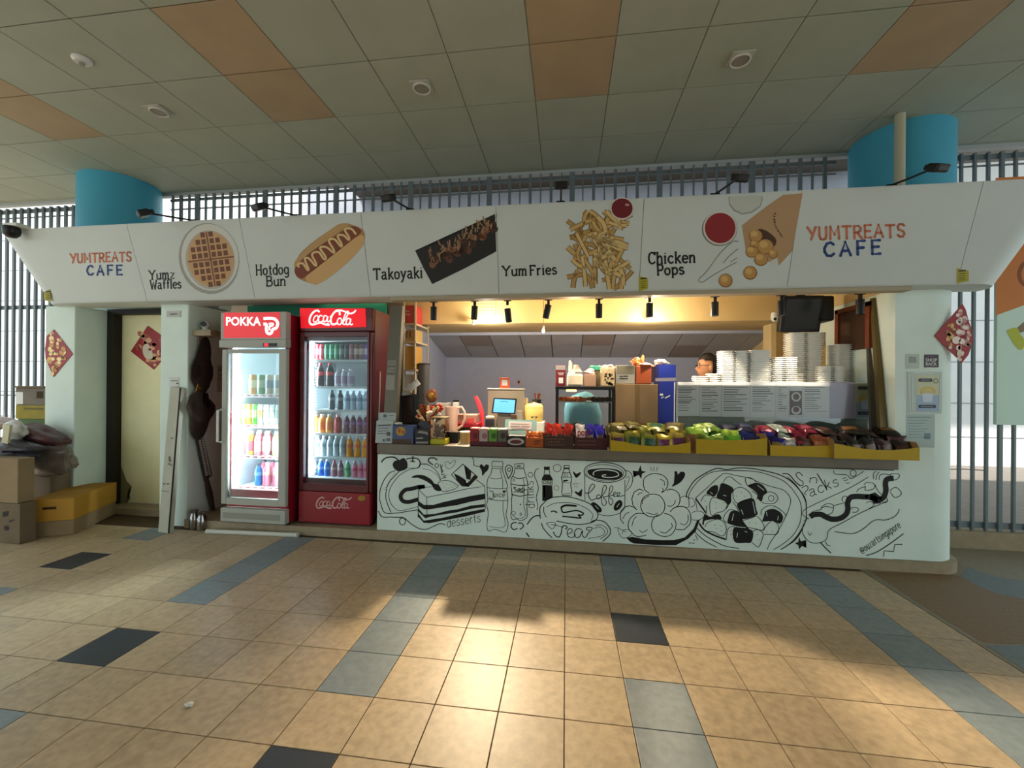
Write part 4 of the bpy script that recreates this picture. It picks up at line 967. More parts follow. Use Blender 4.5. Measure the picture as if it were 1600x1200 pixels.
row(PSH[1], Yp, 380, 404, [('tall', 'yellow green can', ('c8d048', 'e8e8a0')), ('tall', 'orange can', ('e88828', 'f0c070')), ('tall', 'bright green can', ('50c830', 'a0e080'))], G1 % 'second', 1.13)
row(PSH[1], Yp, 404, 441, [('tall', 'white can with an orange spot', ('d8d8d0', 'e09050'))]*1+[('tall', 'white can', ('d8e0dc', 'b0c8c0'))]*3, G1 % 'second', 1.13)
row(PSH[2], Yp, 387, 399, [('fat', 'mango and berry bottle with white cap', ('c8a838', 'f0f0f0', 'c85868'))], G1 % 'third', 1.1)
row(PSH[2], Yp, 399, 424, [('fat', 'pink bottle with white cap', ('e06878', 'f0f0f0', 'f0b8c0'))]*2, G1 % 'third', 1.1)
row(PSH[2], Yp, 425, 441, [('fat', 'lime bottle with white cap', ('a0d860', 'f0f0f0', 'd8f0c0'))], G1 % 'third', 1.1)
row(PSH[3], Yp, 399, 411, [('bottle', 'blue bottle with dark cap', ('2878c8', '303c48', '78b0e0'))], G1 % 'bottom', 1.0)
row(PSH[3], Yp, 411, 441, [('bottle', 'pink bottle with pale cap', ('e07890', 'f0e8f0', 'f0a8a0'))]*2, G1 % 'bottom', 1.08)
row(PSH[3], Yp+.14, 408, 445, [('bottle', 'back row bottle with black cap', ('c86078', '202830', 'e0a0a8'))]*3, G1 % 'bottom', 1.08)
row(PSH[2], Yp+.12, 400, 440, [('fat', 'back row pink bottle', ('d86878', 'f0f0f0', 'f0b8c0'))]*3, G1 % 'third', 1.1)
# ================================================================ counter top and everything on it
CT = .935
M_ledge = mat('ledge_grey', '6e675b', .5, var=.12, scale=5)
tag(obj('countertop', box(B(), -1.745, 2.62, 3.62, 4.55, .845, CT, .006), M_ledge), 'long grey brown counter ledge over the line mural', 'countertop')
struct('wall_counterback', box(B(), -1.75, 2.64, 4.0, 4.5, .096, .843), mat('inner_cupboard', '8a8378', .7))
E_ = .0008
def plane_y(Y): return (Vector((0, Y, 0)), Vector((0, -1, 0)))
def place(name, label, cat, px, Y, depth, m, bevel=.004, z0=CT, group=None, top=True):
    """a box thing whose front face covers the pixel rectangle px at depth Y"""
    a, b, c, d = rect(*px, Y); z0 = z0+E_
    t = thing(name, label, cat, ((a+b)/2, Y+depth/2, z0), group)
    body = obj('body', box(B(), a, b, Y, Y+depth, z0, d, bevel), m, t)
    return t, body
# --- acrylic price stand at the left end
a, b, c, d = rect(586, 657, 612, 693, 3.66)
t = thing('menu_stand', 'pale printed menu sheet leaning at the left end of the counter', 'sign', ((a+b)/2, 3.70, CT+E_))
bm = B(); M = Matrix.Translation((0, 3.665, CT+E_+.001)) @ Matrix.Rotation(-.12, 4, 'X')
obj('sheet', box(B(), a, b, 0, .004, 0, d-CT-.004, 0, M), mat('menu_pale', 'a9b2b2', .5), t)
Ink().fill('590 664 611 663 611 665 590 666').fill('590 669 608 668.6 608 669.6 590 670').fill('590 673 606 672.6 606 673.4 590 674').fill('589 677 609 676.6 609 677.6 589 678').fill('604 675 609 674.8 609 681 604 681').fill('598 686 601 686 601 690 598 690').fill('604 685 609 685 609 689 604 689').build('sheet_print', mat('print_grey', '5c6468', .7), t, (Vector((0, 3.662, CT)), Vector((0, -1, .12)).normalized()), .004)
a, b, c, d = rect(590, 645, 617, 664, 3.72)
t = thing('menu_stand', 'second pale menu sheet standing behind the first at the left end', 'sign', ((a+b)/2, 3.74, CT+E_))
obj('sheet', box(B(), a, b, 3.738, 3.743, CT+E_, d, 0), mat('menu_pale'), t)
Ink().fill('599 647.5 604 647.5 604 652 599 652').fill('607 649 615 649 615 650 607 650').build('sheet_print', mat('print_grey'), t, plane_y(3.738), .001)
# --- biscuit box with a yellow round emblem, tissue on top
t, bx = place('biscuit_box', 'blue and brown biscuit box with a round yellow emblem', 'box', (613, 665, 646, 694), 3.665, .10, mat('biscuit_blue', '3d4e78', .5))
Ink().fill('613.5 686 642 686 642 693.5 613.5 693.5').build('box_print', mat('print_brown', '4a3428', .6), bx, plane_y(3.665), .001)
Ink().disc(626, 674, 7.5, 7).build('emblem', mat('print_gold', 'b08a34', .6), bx, plane_y(3.665), .0015); Ink().disc(624, 673, 2.5, 3.5).disc(630, 675, 2.2, 3).build('emblem_print', mat('print_orange', 'a0502a', .6), bx, plane_y(3.665), .002)
p = atY(621, 664, 3.70)
tag(obj('tissue', blob(B(), (p.x, 3.715, rect(613, 665, 646, 694, 3.665)[3]+.012), (.045, .03, .011), 4, .3), M_paper), 'crumpled tissue lying on the biscuit box', 'tissue')
# --- black and grey patterned packet box
t, bx = place('snack_carton', 'black and grey patterned carton left of the brown candy jar', 'box', (648, 672, 671, 695), 3.655, .09, mat('carton_black', '1b1a1d', .5))
Ink().fill('650 684 661 683 661 685.5 650 686').fill('652 676 656 673 668 675 669 680 664 678').fill('650 690 669 690 669 693 650 693').build('box_print', mat('print_paleg', '8a8688', .6), bx, plane_y(3.655), .001)
tag(obj('snack_packet', prism(B(), [(atY(x, y, 3.69).x, atY(x, y, 3.69).z) for x, y in ((649, 675), (649, 664), (654, 658), (664, 660), (671, 672))], 3.755, 3.785), mat('packet_dark', '26242a', .35)), 'dark foil packet standing behind the black patterned carton', 'packet')
# --- candy jar with yellow foot
a, b, c, d = rect(671.5, 652, 696, 694, 3.665); r = (b-a)/2; cx = (a+b)/2
t = thing('candy_jar', 'clear jar of brown sweets with a yellow base', 'jar', (cx, 3.665+r, CT+E_))
obj('base', box(B(), a, b, 3.665, 3.665+2*r, CT+E_, CT+.055, .008), mat('jar_yellow', 'b0a818', .5), t)
obj('jar_wall', box(B(), a+.003, b-.003, 3.668, 3.66+2*r, CT+.056, d-.01, .012), glassmat('jar_clear', 'f0e8d4', .95, .05), t)
bm = B()
for k in range(26): blob(bm, (cx+random.uniform(-.7, .7)*r, 3.665+r+random.uniform(-.6, .6)*r, CT+.075+.012*(k//3)), (.016, .014, .018), k, .1, 6, 4)
obj('sweets', bm, mat('sweet_brown', '5a3c1c', .35, var=.4, scale=30), t, kind='stuff')
obj('lid', box(B(), a+.006, b-.006, 3.672, 3.655+2*r, d-.01, d, .006), mat('lid_olive', '8a7c5a', .5), t)
# --- bunch of wrapped sticks in a red cup and a wafer
p0 = atY(672, 665, 3.86); p1 = atY(670, 622, 3.86)
t = thing('lollipop_tub', 'red tub of red and white wrapped candy sticks', 'tub', (p0.x-.02, 3.86, CT+E_))
cx = p0.x-.02
obj('tub', lathe(B(), [(.05, CT+E_), (.062, CT+.06), (.078, CT+.20), (.07, CT+.20), (.05, CT+.03), (0, CT+.03)], (cx, 3.86, 0), 14), mat('tub_red', 'a8201c', .4), t, True)
rr = random.Random(4)
for k in range(60):
    an = rr.uniform(0, 6.28); R0 = rr.uniform(0, .05); R1 = rr.uniform(.03, .135); h = rr.uniform(.22, .37)
    q0 = Vector((cx+R0*math.cos(an), 3.86+R0*math.sin(an)*.8, CT+.17)); q1 = Vector((cx+.01+R1*math.cos(an), 3.86+R1*math.sin(an)*.6, CT+h))
    obj('candy_stick', tube(B(), [q0, q0.lerp(q1, .7), q1], [.007, .014, .021], 6), mat(*[('wrap_red', 'c8341c', .3), ('wrap_cream', 'dcc090', .3), ('wrap_white', 'd8d0c4', .3), ('wrap_brown', '7a3a1c', .35)][k % 4]), t)
p = atY(674, 619, 3.98)
tag(obj('wafer_wreath', blob(B(), (p.x, 3.99, p.z), (.06, .022, .066), 3, .12, 14, 8), mat('wafer_brown', '6a3a1a', .6, var=.4, scale=25)), 'round brown ornament above the candy sticks', 'ornament') if 0 else None
t = thing('candy_ornament', 'round brown and gold foil ornament on a stick behind the candy sticks', 'ornament', (p.x, 3.99, CT+E_))
obj('stick', tube(B(), [(p.x, 3.995, CT+E_), (p.x, 3.995, p.z-.05)], .005, 6), M_white, t)
obj('disc', blob(B(), (p.x, 3.99, p.z), (.062, .02, .068), 3, .14, 14, 8), mat('wafer_brown', '6e3c20', .5, var=.35, scale=25), t, True)
obj('foil_center', blob(B(), (p.x+.004, 3.972, p.z+.004), (.03, .012, .034), 5, .1), mat('foil_gold', '9a7a20', .35, metal=.5), t, True)
# --- black carrier bag with a white tissue tuft, behind
a, b, c, d = rect(621, 617, 655, 662, 3.98)
t = thing('paper_bag', 'tall black and dark brown carrier bag near the left post', 'bag', ((a+b)/2, 4.04, CT+E_))
bm = B(); box(bm, a, b, 3.98, 4.10, CT+E_, d-.004)
for v in bm.verts:
    if v.co.z > CT+.1: v.co.z += (v.co.x-a)/(b-a)*.03-.012; v.co.y += .012
obj('bag', bm, mat('bag_black', '0f0e0e', .5), t)
Ink().fill('629 623 645 620 645 660 631 661').build('bag_print', mat('print_darkbrown', '2a1612', .5), t, plane_y(3.98), .002)
p = atY(640, 603, 4.04)
t = thing('tissue_pack', 'white tissues sticking out above the black carrier bag', 'tissue', (p.x, 4.05, d+.02))
for k, (dx, dz, w) in enumerate(((-.035, -.02, .022), (.0, .0, .03), (.035, .03, .034))):
    M = Matrix.Translation((p.x+dx, 4.04+.004*k, p.z+dz-.03)) @ Matrix.Rotation(.6+.15*k, 4, 'Y')
    obj('sheet', box(B(), -w, w, -.004, .004, -.06, .075, .003, M), M_paper, t)
obj('holder', box(B(), p.x-.06, p.x+.02, 4.03, 4.06, d+.02, p.z-.045, .004), mat('holder_cream', 'c8b898', .6), t)
# --- kettle
a, b, c, d = rect(697, 636, 712, 672, 4.0); cx = (a+b)/2-.01
t = thing('jug', 'pinkish white plastic jug with a loop handle', 'jug', (cx, 4.05, CT+E_))
obj('body', lathe(B(), [(.068, CT+E_), (.07, CT+.03), (.062, CT+.20), (.066, d), (.058, d), (.054, CT+.20), (0, CT+.19)], (cx, 4.06, 0), 20), mat('jug_pink', 'd8b8a8', .4), t, True)
hz = d
obj('handle', tube(B(), [(cx+.06, 4.06, hz-.012), (cx+.105, 4.06, hz-.004), (cx+.135, 4.06, hz-.05), (cx+.138, 4.06, hz-.12), (cx+.115, 4.06, hz-.19), (cx+.065, 4.06, hz-.225)], .013, 8), mat('jug_pink'), t, True)
t, bx = place('tape_block', 'small dark block in front of the jug', 'block', (697, 675, 715, 687), 3.80, .08, mat('dark_block', '1a1618', .5))
a, b, c, d = rect(716, 675, 735, 688, 3.78)
t = thing('cream_tub', 'round cream coloured tub beside the coloured candy cartons', 'tub', ((a+b)/2, 3.85, CT+E_))
r = (b-a)/2
obj('tub', lathe(B(), [(r*.9, CT+E_), (r*.95, d-.02), (0, d-.02)], ((a+b)/2, 3.78+r, 0), 20), mat('tub_cream', 'd0b070', .5), t, True); obj('lid', lathe(B(), [(r, d-.019), (r, d-.003), (r*.9, d), (0, d)], ((a+b)/2, 3.78+r, 0), 20), mat('tub_lid', 'dcc088', .5), t, True)
# --- box of four coloured packets
t, bx = place('candy_display', 'maroon display carton with four coloured candy packets', 'box', (734, 672, 792, 696), 3.66, .11, mat('display_maroon', '4e1220', .5))
a, b, c, d = rect(734, 672, 792, 696, 3.66); w = (b-a)/4
for k, (cc, lb) in enumerate((('8a1c24', 'dark red packet'), ('a89490', 'grey pink packet'), ('5c8a34', 'green packet'), ('585a4c', 'dark olive packet'))):
    pk = obj('candy_packet', box(B(), a+k*w+.004, a+(k+1)*w-.004, 3.652, 3.659, CT+.045, d+.0, .002), mat('packet_'+cc, cc, .45), t, label=lb)
    obj('packet_top', box(B(), a+k*w+.004, a+(k+1)*w-.004, 3.66, 3.76, d+.001, d+.014, .003), mat('packettop_'+cc, ('d04030', 'd89080', '80b830', 'c8b0a0')[k], .4), t)
    x = 736+k*14.5; Ink().disc(x+6.5, 681, 4, 4.5).build('packet_print', mat('packetp_'+cc, ('5c0e18', '8c5a60', '2c5818', '2c2c24')[k], .5), pk, plane_y(3.652), .001)
# --- sea green leaflet holder and the cartons under it
t, bx = place('sweet_box', 'low black and white sweets carton below the sea green leaflet', 'box', (790, 681, 822, 697), 3.66, .10, mat('sweet_black', '1c1a1a', .5))
Ink().disc(806, 690, 13, 5.5).build('box_print', mat('print_white2', 'b0a8a4', .6), bx, plane_y(3.66), .001); Ink().disc(806, 690.5, 9, 3.2).build('box_print', mat('print_brown2', '5a2a20', .6), bx, plane_y(3.66), .002)
a, b, c, d = rect(788, 657, 838, 681, 3.80)
t = thing('leaflet', 'sea green board with a white handwritten price note', 'sign', ((a+b)/2, 3.80, CT+E_))
Mx = Matrix.Translation((0, 3.785, CT+E_+.002)) @ Matrix.Rotation(-.3, 4, 'X')
obj('board', box(B(), a, b, 0, .006, 0, (d-CT)/math.cos(.3), 0, Mx), mat('leaflet_green', '8fb8b4', .6), t)
pl = (Vector((0, 3.785, CT)), Vector((0, -1, .309)).normalized())
Ink().fill('795 658 831 659 830 671 794 671').build('note', M_paper, t, pl, .004)
Ink().line('798 662 827 663', .8, False).line('797 666 812 666', 1, False).line('814 666 828 666.5', 1, False).line('799 669 825 669', .7, False).build('note_print', mat('print_rust', '9a5a48', .7), t, pl, .006)
# --- orange packet
def pillow(w, h, t, n=8, mm=6):
    bm = B(); F = []; K = []
    for j in range(mm+1):
        v = j/mm; rowf, rowk = [], []
        for i in range(n+1):
            u = i/n; th = t*(max(0, math.sin(PI*u))**.55)*(max(0, math.sin(PI*v))**.45)/2
            th *= 1+.12*math.sin(9*u+4*v)*math.sin(7*v)
            z = h*v + .008*math.sin(PI*2*u)*(1 if j in (0, mm) else 0)
            x = w*(u-.5)*(1-.06*math.sin(PI*v))
            rowf.append(bm.verts.new((x, -th-.0006, z))); rowk.append(bm.verts.new((x, th+.0006, z)))
        F.append(rowf); K.append(rowk)
    for j in range(mm):
        for i in range(n):
            bm.faces.new((F[j][i], F[j][i+1], F[j+1][i+1], F[j+1][i])); bm.faces.new((K[j][i], K[j+1][i], K[j+1][i+1], K[j][i+1]))
    for j in range(mm):
        bm.faces.new((F[j][0], F[j+1][0], K[j+1][0], K[j][0])); bm.faces.new((F[j][n], K[j][n], K[j+1][n], F[j+1][n]))
    return bm
def pillow_label(w, h, t, f0=.28, f1=.68):
    bm = B(); n = 6; R = []
    for j in range(4):
        v = f0+(f1-f0)*j/3; row = []
        for i in range(n+1):
            u = .16+.68*i/n; th = t*(math.sin(PI*u)**.55)*(math.sin(PI*v)**.45)/2*(1+.12*math.sin(9*u+4*v)*math.sin(7*v))
            row.append(bm.verts.new((w*(u-.5)*(1-.06*math.sin(PI*v)), -th-.0035, h*v)))
        R.append(row)
    for j in range(3):
        for i in range(n): bm.faces.new((R[j][i], R[j][i+1], R[j+1][i+1], R[j+1][i]))
    return bm
PKM = {}
def packet(label, loc, rot, w, h, t, c1, c2, group=None, gloss=.28, lab=True, name='snack_packet'):
    key = (round(w, 3), round(h, 3), round(t, 3))
    if key not in PKM: PKM[key] = (finish(pillow(w, h, t), 'bag', M_white, True), finish(pillow_label(w, h, t), 'bag_print', M_white, True))
    o = bpy.data.objects.new(name, None); COL.objects.link(o); o.location = loc; o.rotation_euler = rot; o.empty_display_size = .03; LOC[o.name] = Vector(loc)
    tag(o, label, 'snack', group)
    part('bag', PKM[key][0], o, m=mat('foil_'+c1, c1, gloss, metal=.25, spec=.6, bump=.6, scale=16, var=.5, detail=3))
    if lab: part('bag_print', PKM[key][1], o, m=mat('foilp_'+c2, c2, .35, spec=.5, var=.5, scale=30, detail=2))
    return o
a, b, c, d = rect(821, 673, 849, 698, 3.67)
t, bx = place('sweet_box', 'small orange carton below orange wrapped sweets', 'box', (821, 684, 849, 698.5), 3.66, .10, mat('sweet_orange', 'a84e14', .5))
Ink().line('834 690 844 689', 1.6).line('833 694 843 693', 1).build('box_print', mat('print_white2'), bx, plane_y(3.66), .001) if 0 else Ink().line('834 690 844 689', 1.6).line('833 694 843 693', 1).build('box_print', mat('print_darkbrown'), bx, plane_y(3.66), .001)
top = rect(821, 684, 849, 698.5, 3.66)[3]
for k in range(5):
    packet(ORD[k]+' shiny orange wrapped sweet from left on the small orange carton', (a+.02+.033*k, 3.70+.012*(k % 3), top+.002), (0, random.uniform(-.5, .5), random.uniform(-.5, .5)), .05, .05, .03, 'd8641c', 'e89048', 'orange wrapped sweets', name='wrapped_sweet')
# --- two dark snack display boxes
def dark_box(px, label, front, colors, words):
    x0, y0, x1, y1 = px; a, b, c, d = rect(*px, 3.655)
    t = thing('snack_carton', label, 'box', ((a+b)/2, 3.75, CT+E_))
    body = obj('tray', box(box(box(box(box(B(), a, b, 3.655, 3.66, CT+E_, d), a, b, 3.86, 3.865, CT+E_, d+.06), a, a+.005, 3.66, 3.86, CT+E_, d+.02), b-.005, b, 3.66, 3.86, CT+E_, d+.02), a, b, 3.66, 3.86, CT+E_, CT+.006), mat('cart_'+front, front, .55, var=.1), t)
    xm = (x0+x1)/2; yh = (y0+y1)/2
    i = Ink().line([(x0+4, y0+5), (xm+8, y0+5), (xm+8, y1-8), (x0+4, y1-8)], .7, False, True)
    for k in range(5): i.line([(x0+9+k*4, y0+8), (x0+9+k*4, y1-11)], 1.3, False)
    i.build('carton_print', mat('print_tan', '7a5c4c', .7), body, plane_y(3.655), .001)
    n = len(colors)
    for r in range(2):
        for k, (c1, c2) in enumerate(colors):
            X = a+.012+(b-a-.024)*(k+.5)/n
            packet(words[k]+(' in the front row' if r == 0 else ' in the back row'), (X, 3.70+.085*r, CT+.012), (-.12, random.uniform(-.08, .08), random.uniform(-.2, .2)), (b-a)/n*.92, .16+.035*r, .05, c1, c2)
dark_box((849, 681, 896, 703), 'dark brown snack carton with red foil packets on top', '3c241c', [('b02818', '5a2414'), ('b83420', '4a2010'), ('a02418', '60301c')], ['red foil packet at the left of the dark brown carton', 'red foil packet in the middle of the dark brown carton', 'red foil packet at the right of the dark brown carton'])
dark_box((898, 684, 949, 703), 'dark red snack carton with white and purple packets on top', '40181c', [('b8b0ac', 'c8c0bc'), ('3a2c9c', '7a6a58'), ('3428a0', '6a5030')], ['silver white snack packet at the left of the dark red carton', 'violet foil packet in the middle of the dark red carton', 'violet foil packet at the right of the dark red carton'])
t = bpy.data.objects
Ink().skel('pop', (903, 682), (920, 681), 11, 1.5).build('packet_lettering', mat('print_red', '8a1c2c', .5), [o for o in bpy.data.objects if o.get('label', '').startswith('silver white snack packet at the left of the dark red carton in the front')][0], plane_y(3.672), .001)
# --- four yellow trays of snack packets
M_yel = mat('tray_yellow', 'b0920a', .6, var=.06, scale=6); M_card = mat('tray_inside', '8a6a40', .8)
def yellow_tray(label, xl, xr, ybl, ybr, prof, Yf, lean):
    """prof: pixel heights of the front panel's top edge from left to right"""
    n = len(prof); F = []; bot = []
    for k, y in enumerate(prof):
        x = xl+(xr-xl)*k/(n-1); p = atY(x, y, Yf); F.append((p.x, p.z))
    x0, x1 = F[0][0], F[-1][0]
    t = thing('snack_tray', label, 'box', ((x0+x1)/2, Yf+.18, CT+E_))
    z0 = CT+E_; Yb = 3.93
    obj('front_panel', prism(B(), [(x0, z0), (x1, z0)]+F[::-1], Yf, Yf+.006), M_yel, t)
    for s, X in ((0, x0), (1, x1-.006)):
        bm = B(); zt = F[-1 if s else 0][1]
        q = [(Yf+.006, z0), (Yb, z0), (Yb, z0+.13), (Yf+.03, zt+.035), (Yf+.006, zt)]
        A = [bm.verts.new((X, y, z)) for y, z in q]; D = [bm.verts.new((X+.006, y, z)) for y, z in q]
        bm.faces.new(A); bm.faces.new(D[::-1])
        for i in range(5): bm.faces.new((A[i], A[(i+1) % 5], D[(i+1) % 5], D[i]))
        obj('side_panel', bm, M_card, t)
    obj('base', box(B(), x0+.006, x1-.006, Yf+.006, Yb, z0, z0+.004), M_card, t)
    obj('back_panel', box(B(), x0+.006, x1-.006, Yb-.006, Yb, z0+.004, z0+.13), M_card, t)
    return x0, x1, Yf
def fill_tray(x0, x1, Yf, rows, where, w=None):
    for k, (noun, c1, c2) in enumerate(rows[-1][:4]):
        X = x0+.02+(x1-x0-.04)*(k+.5)/min(4, len(rows[-1]))
        packet('%s, %s from left lying on top in %s' % (noun, ORD[k], where.replace(' yellow', '')), (X, Yf+.17, CT+.165+.012*(k % 2)), (-1.25, random.uniform(-.1, .1), random.uniform(-.5, .5)), (x1-x0-.02)/4*1.05, .16, .05, c1, c2, 'packets in '+where)
    for r, cols in enumerate(rows):
        n = len(cols); y = Yf+.055+.08*r; h = (.15, .18, .2, .22)[r]
        for k, (noun, c1, c2) in enumerate(cols):
            X = x0+.01+(x1-x0-.02)*(k+.5)/n
            which = ('front row', 'second row', 'third row', 'back row')[r]
            lb = '%s, %s from left, %s of %s' % (noun, ('first', 'second', 'third', 'fourth', 'fifth', 'sixth', 'seventh')[k], which, where.replace(' yellow', '') if len(noun.split()) > 6 else where)
            packet(lb, (X, y, CT+.008), (random.uniform(-.38, -.18), random.uniform(-.16, .16), random.uniform(-.3, .3)), (x1-x0-.02)/n*1.12, h+random.uniform(-.012, .012), .062, c1, c2, 'packets in '+where)
q = yellow_tray('yellow card tray of olive and yellow snack packets below the brown carton', 954, 1079, 705, 711, (688, 690, 695, 697, 697, 695, 691), 3.585, 0)
ol = ('olive snack packet', '6a6c24', '2c5a3c'); ye = ('yellow snack packet', 'a89428', '5a2848'); pu = ('plum and yellow snack packet', '8a7c34', '5c2450'); dk = ('dark olive snack packet', '4a4420', '6a6030')
fill_tray(*q, [[pu, ol, ol, ye, pu], [dk, ye, ol, dk, ye], [dk, dk, ol, dk, dk]], 'first yellow tray')
q = yellow_tray('yellow card tray of green and blue snack packets below the paper covered case', 1088, 1199, 713, 714, (686, 687, 687.5, 688, 688, 687, 684), 3.585, 0)
gr = ('green snack packet', '6c9034', 'a0b070'); gl = ('light green snack packet', '8cac3c', '90a868'); gw = ('green snack packet with a white label', '4c8a24', 'b8bca8'); bl = ('navy blue snack packet', '1c2468', '9aa0b4'); dg = ('dark navy snack packet', '181a30', '30344c')
fill_tray(*q, [[gl, gr, gw, bl], [gl, gr, gl, bl], [gr, gr, dg, dg]], 'second yellow tray')
q = yellow_tray('yellow card tray of blue, white and crimson snack packets', 1204, 1303, 713, 716, (695.5, 696, 697, 697, 697, 696.5, 696), 3.585, 0)
vi = ('violet and gold snack packet', '241c78', '8a7030'); wh = ('white snack packet with red script', 'b0aca8', 'b8b4b0'); br = ('brown snack packet', '4a2a24', '5c3a30'); tn = ('copper snack packet', '7a4028', '9a6040'); cr = ('crimson snack packet', '6c1430', '7c2438'); si = ('silver snack packet', '8a9890', '98a49c')
fill_tray(*q, [[vi, wh, br, tn], [vi, si, cr, br], [cr, si, cr, cr]], 'third yellow tray')
wp = [o for o in bpy.data.objects if o.get('label', '').startswith('white snack packet with red script')][0]
Ink().skel('popo', (1249, 686), (1271, 683), 15, 1.9).disc(1256, 695, 5, 2.5).build('packet_lettering', mat('print_red'), wp, plane_y(3.604), .001)
q = yellow_tray('dull yellow card tray of black and brown snack packets at the right end', 1304, 1437, 716, 720, (693, 697, 701, 703, 703.5, 702, 699), 3.55, 0)
bk = ('black snack packet with a gold ring', '15100e', '7a5430'); ch = ('chocolate brown snack packet', '2c1a18', '4a2c24'); mv = ('mauve brown snack packet', '4a3034', '5c4040')
fill_tray(*q, [[bk, bk, bk, mv, ch], [ch, ch, bk, ch, mv], [ch, bk, ch, bk, ch]], 'fourth yellow tray')
# ================================================================ inside the stall
# --- glass food warmer with things on top
M_gl = glassmat('case_glass', 'f4f8f8', .93)
Yw = 3.95; a, b, c, d = rect(868, 604, 960, 664, Yw); zb = CT+E_
t = thing('food_warmer', 'black framed glass food warmer glowing orange inside', 'warmer', ((a+b)/2, 4.1, zb))
bm = B(); r = .012
for X in (a, b-2*r):
    for Y in (Yw, 4.24): box(bm, X, X+2*r, Y, Y+2*r, zb+.03, d-.03)
obj('frame', bm, M_blk, t); obj('base', box(B(), a, b, Yw, 4.264, zb, zb+.03, .004), M_blk, t); obj('top', box(B(), a-.004, b+.004, Yw-.004, 4.268, d-.03, d, .004), M_blk, t)
obj('pane', box(B(), a+.024, b-.024, Yw+.008, Yw+.012, zb+.03, d-.03), M_gl, t); obj('pane', box(B(), a+.008, a+.011, Yw+.024, 4.24, zb+.03, d-.03), M_gl, t)
zs = atY(915, 628, 4.0).z
obj('shelf', box(B(), a+.024, b-.024, Yw+.02, 4.24, zs-.006, zs), M_wire, t)
obj('warming_lamp', box(B(), a+.10, a+.20, 4.02, 4.06, d-.05, d-.031, .004), mat('lamp_glow', 'ffc070', .5, emit=6), t)
rr = random.Random(8)
for k in range(11):
    x = a+.05+(b-a-.1)*k/10; dark = k > 6
    blobm = obj('pastry', blob(B(), (x, 4.05+rr.uniform(-.03, .03), zs+.024), (.036, .04, .022), k, .25), mat('pastry_dark', '4a2014', .5) if dark else mat('pastry_orange', 'd8702c', .5), None)
    tag(blobm, ORD[k]+(' snack from left on the warmer shelf, dark brown' if dark else ' snack from left on the warmer shelf, orange brown'), 'snack', 'dark snacks on the warmer shelf' if dark else 'orange snacks on the warmer shelf')
bm = B(); blob(bm, (a+.27, 4.42, 1.18), (.2, .09, .26), 2, .1, 16, 12)
tag(obj('cloth_bundle', bm, mat('cloth_blue', '74b8dc', .8, bump=.6, scale=9), smooth=True), 'light blue cloth bundle seen through the glass of the warmer', 'cloth')
for k, (x, s) in enumerate(((a+.1, .05), (a+.2, .07), (a+.32, .045))):
    tag(obj('food_bag', blob(B(), (x, 4.10, zb+.03+s), (s*1.1, .05, s), k+3, .3), mat(('bag_teal', 'bag_grey', 'bag_pale')[k], ('86b4bc', '4a4438', 'a8a89c')[k], .4), smooth=True), ('pale teal bag lying at the left in the bottom of the warmer', 'dark grey bag in the bottom middle of the warmer', 'pale bag at the right in the bottom of the warmer')[k], 'bag')
zt = d+E_
def on_top(name, label, cat, px, Y, dep, m, z=None, bev=.004):
    q0, q1, q2, q3 = rect(*px, Y); z = zt if z is None else z
    t2 = thing(name, label, cat, ((q0+q1)/2, Y+dep/2, z)); return t2, obj('body', box(B(), q0, q1, Y, Y+dep, z, q3, bev), m, t2), (q0, q1, q3)
t2, bx, q = on_top('payment_card', 'dark red payment stand card at the left on the warmer', 'sign', (868, 571, 884, 601), 3.99, .03, mat('card_red', '6a1c24', .5))
Ink().fill('868.5 571.5 883.5 571.5 883.5 578 868.5 578').build('card_top', mat('card_grey', '8a8480', .6), bx, plane_y(3.99), .001); Ink().fill('873 590 880 590 880 599 873 599').build('card_print', M_paper, bx, plane_y(3.99), .001); Ink().line('872 583 881 583', 1).line('873 585.5 880 585.5', .7).build('card_print', M_paper, bx, plane_y(3.99), .001)
t2, bx, q = on_top('plastic_bag_box', 'cream tub full of white plastic bags on the warmer', 'tub', (886, 584, 911, 602), 4.0, .14, mat('tub_white', 'c8bca4', .5), None, .02)
obj('bag_tuft', blob(blob(blob(B(), ((q[0]+q[1])/2, 4.07, q[2]+.012), (.075, .05, .03), 1, .4), (q[0]+.035, 4.06, q[2]+.07), (.02, .018, .07), 5, .4), (q[0]+.10, 4.07, q[2]+.04), (.035, .03, .045), 9, .5), mat('bag_white', 'd8cdb8', .45), t2, True)
t2, bx, q = on_top('paper_napkins', 'pinkish white napkin pack beside the cream tub on the warmer', 'napkin', (912, 585, 931, 602), 4.03, .08, mat('napkin_tan', '9a7a64', .7))
obj('napkin', blob(B(), ((q[0]+q[1])/2, 4.07, q[2]+.02), (.055, .035, .03), 3, .4), mat('napkin_pink', 'd8b8ac', .7), t2)
q0 = rect(921, 578, 940, 602, 4.10); cx = (q0[0]+q0[1])/2
t2 = thing('sauce_bottle', 'dark bottle with a sea green lid at the back of the warmer top', 'bottle', (cx, 4.16, zt))
obj('body', lathe(B(), [(.056, zt), (.058, zt+.02), (.056, q0[3]-.01), (.05, q0[3])], (cx, 4.16, 0), 16), mat('bottle_olive', '3c3a2c', .3), t2, True); obj('lid', lathe(B(), [(.06, q0[3]), (.06, q0[3]+.035), (.05, q0[3]+.045), (0, q0[3]+.045)], (cx, 4.16, 0), 16), mat('lid_teal', '2c8070', .4), t2, True)
t2, bx, q = on_top('gift_bag', 'small spotted cream and brown bag at the right on the warmer', 'bag', (939, 574, 961, 603), 3.98, .10, mat('bag_cream', 'c0aa84', .6, var=.3, scale=40), None, .01)
i1 = Ink(); rr = random.Random(3)
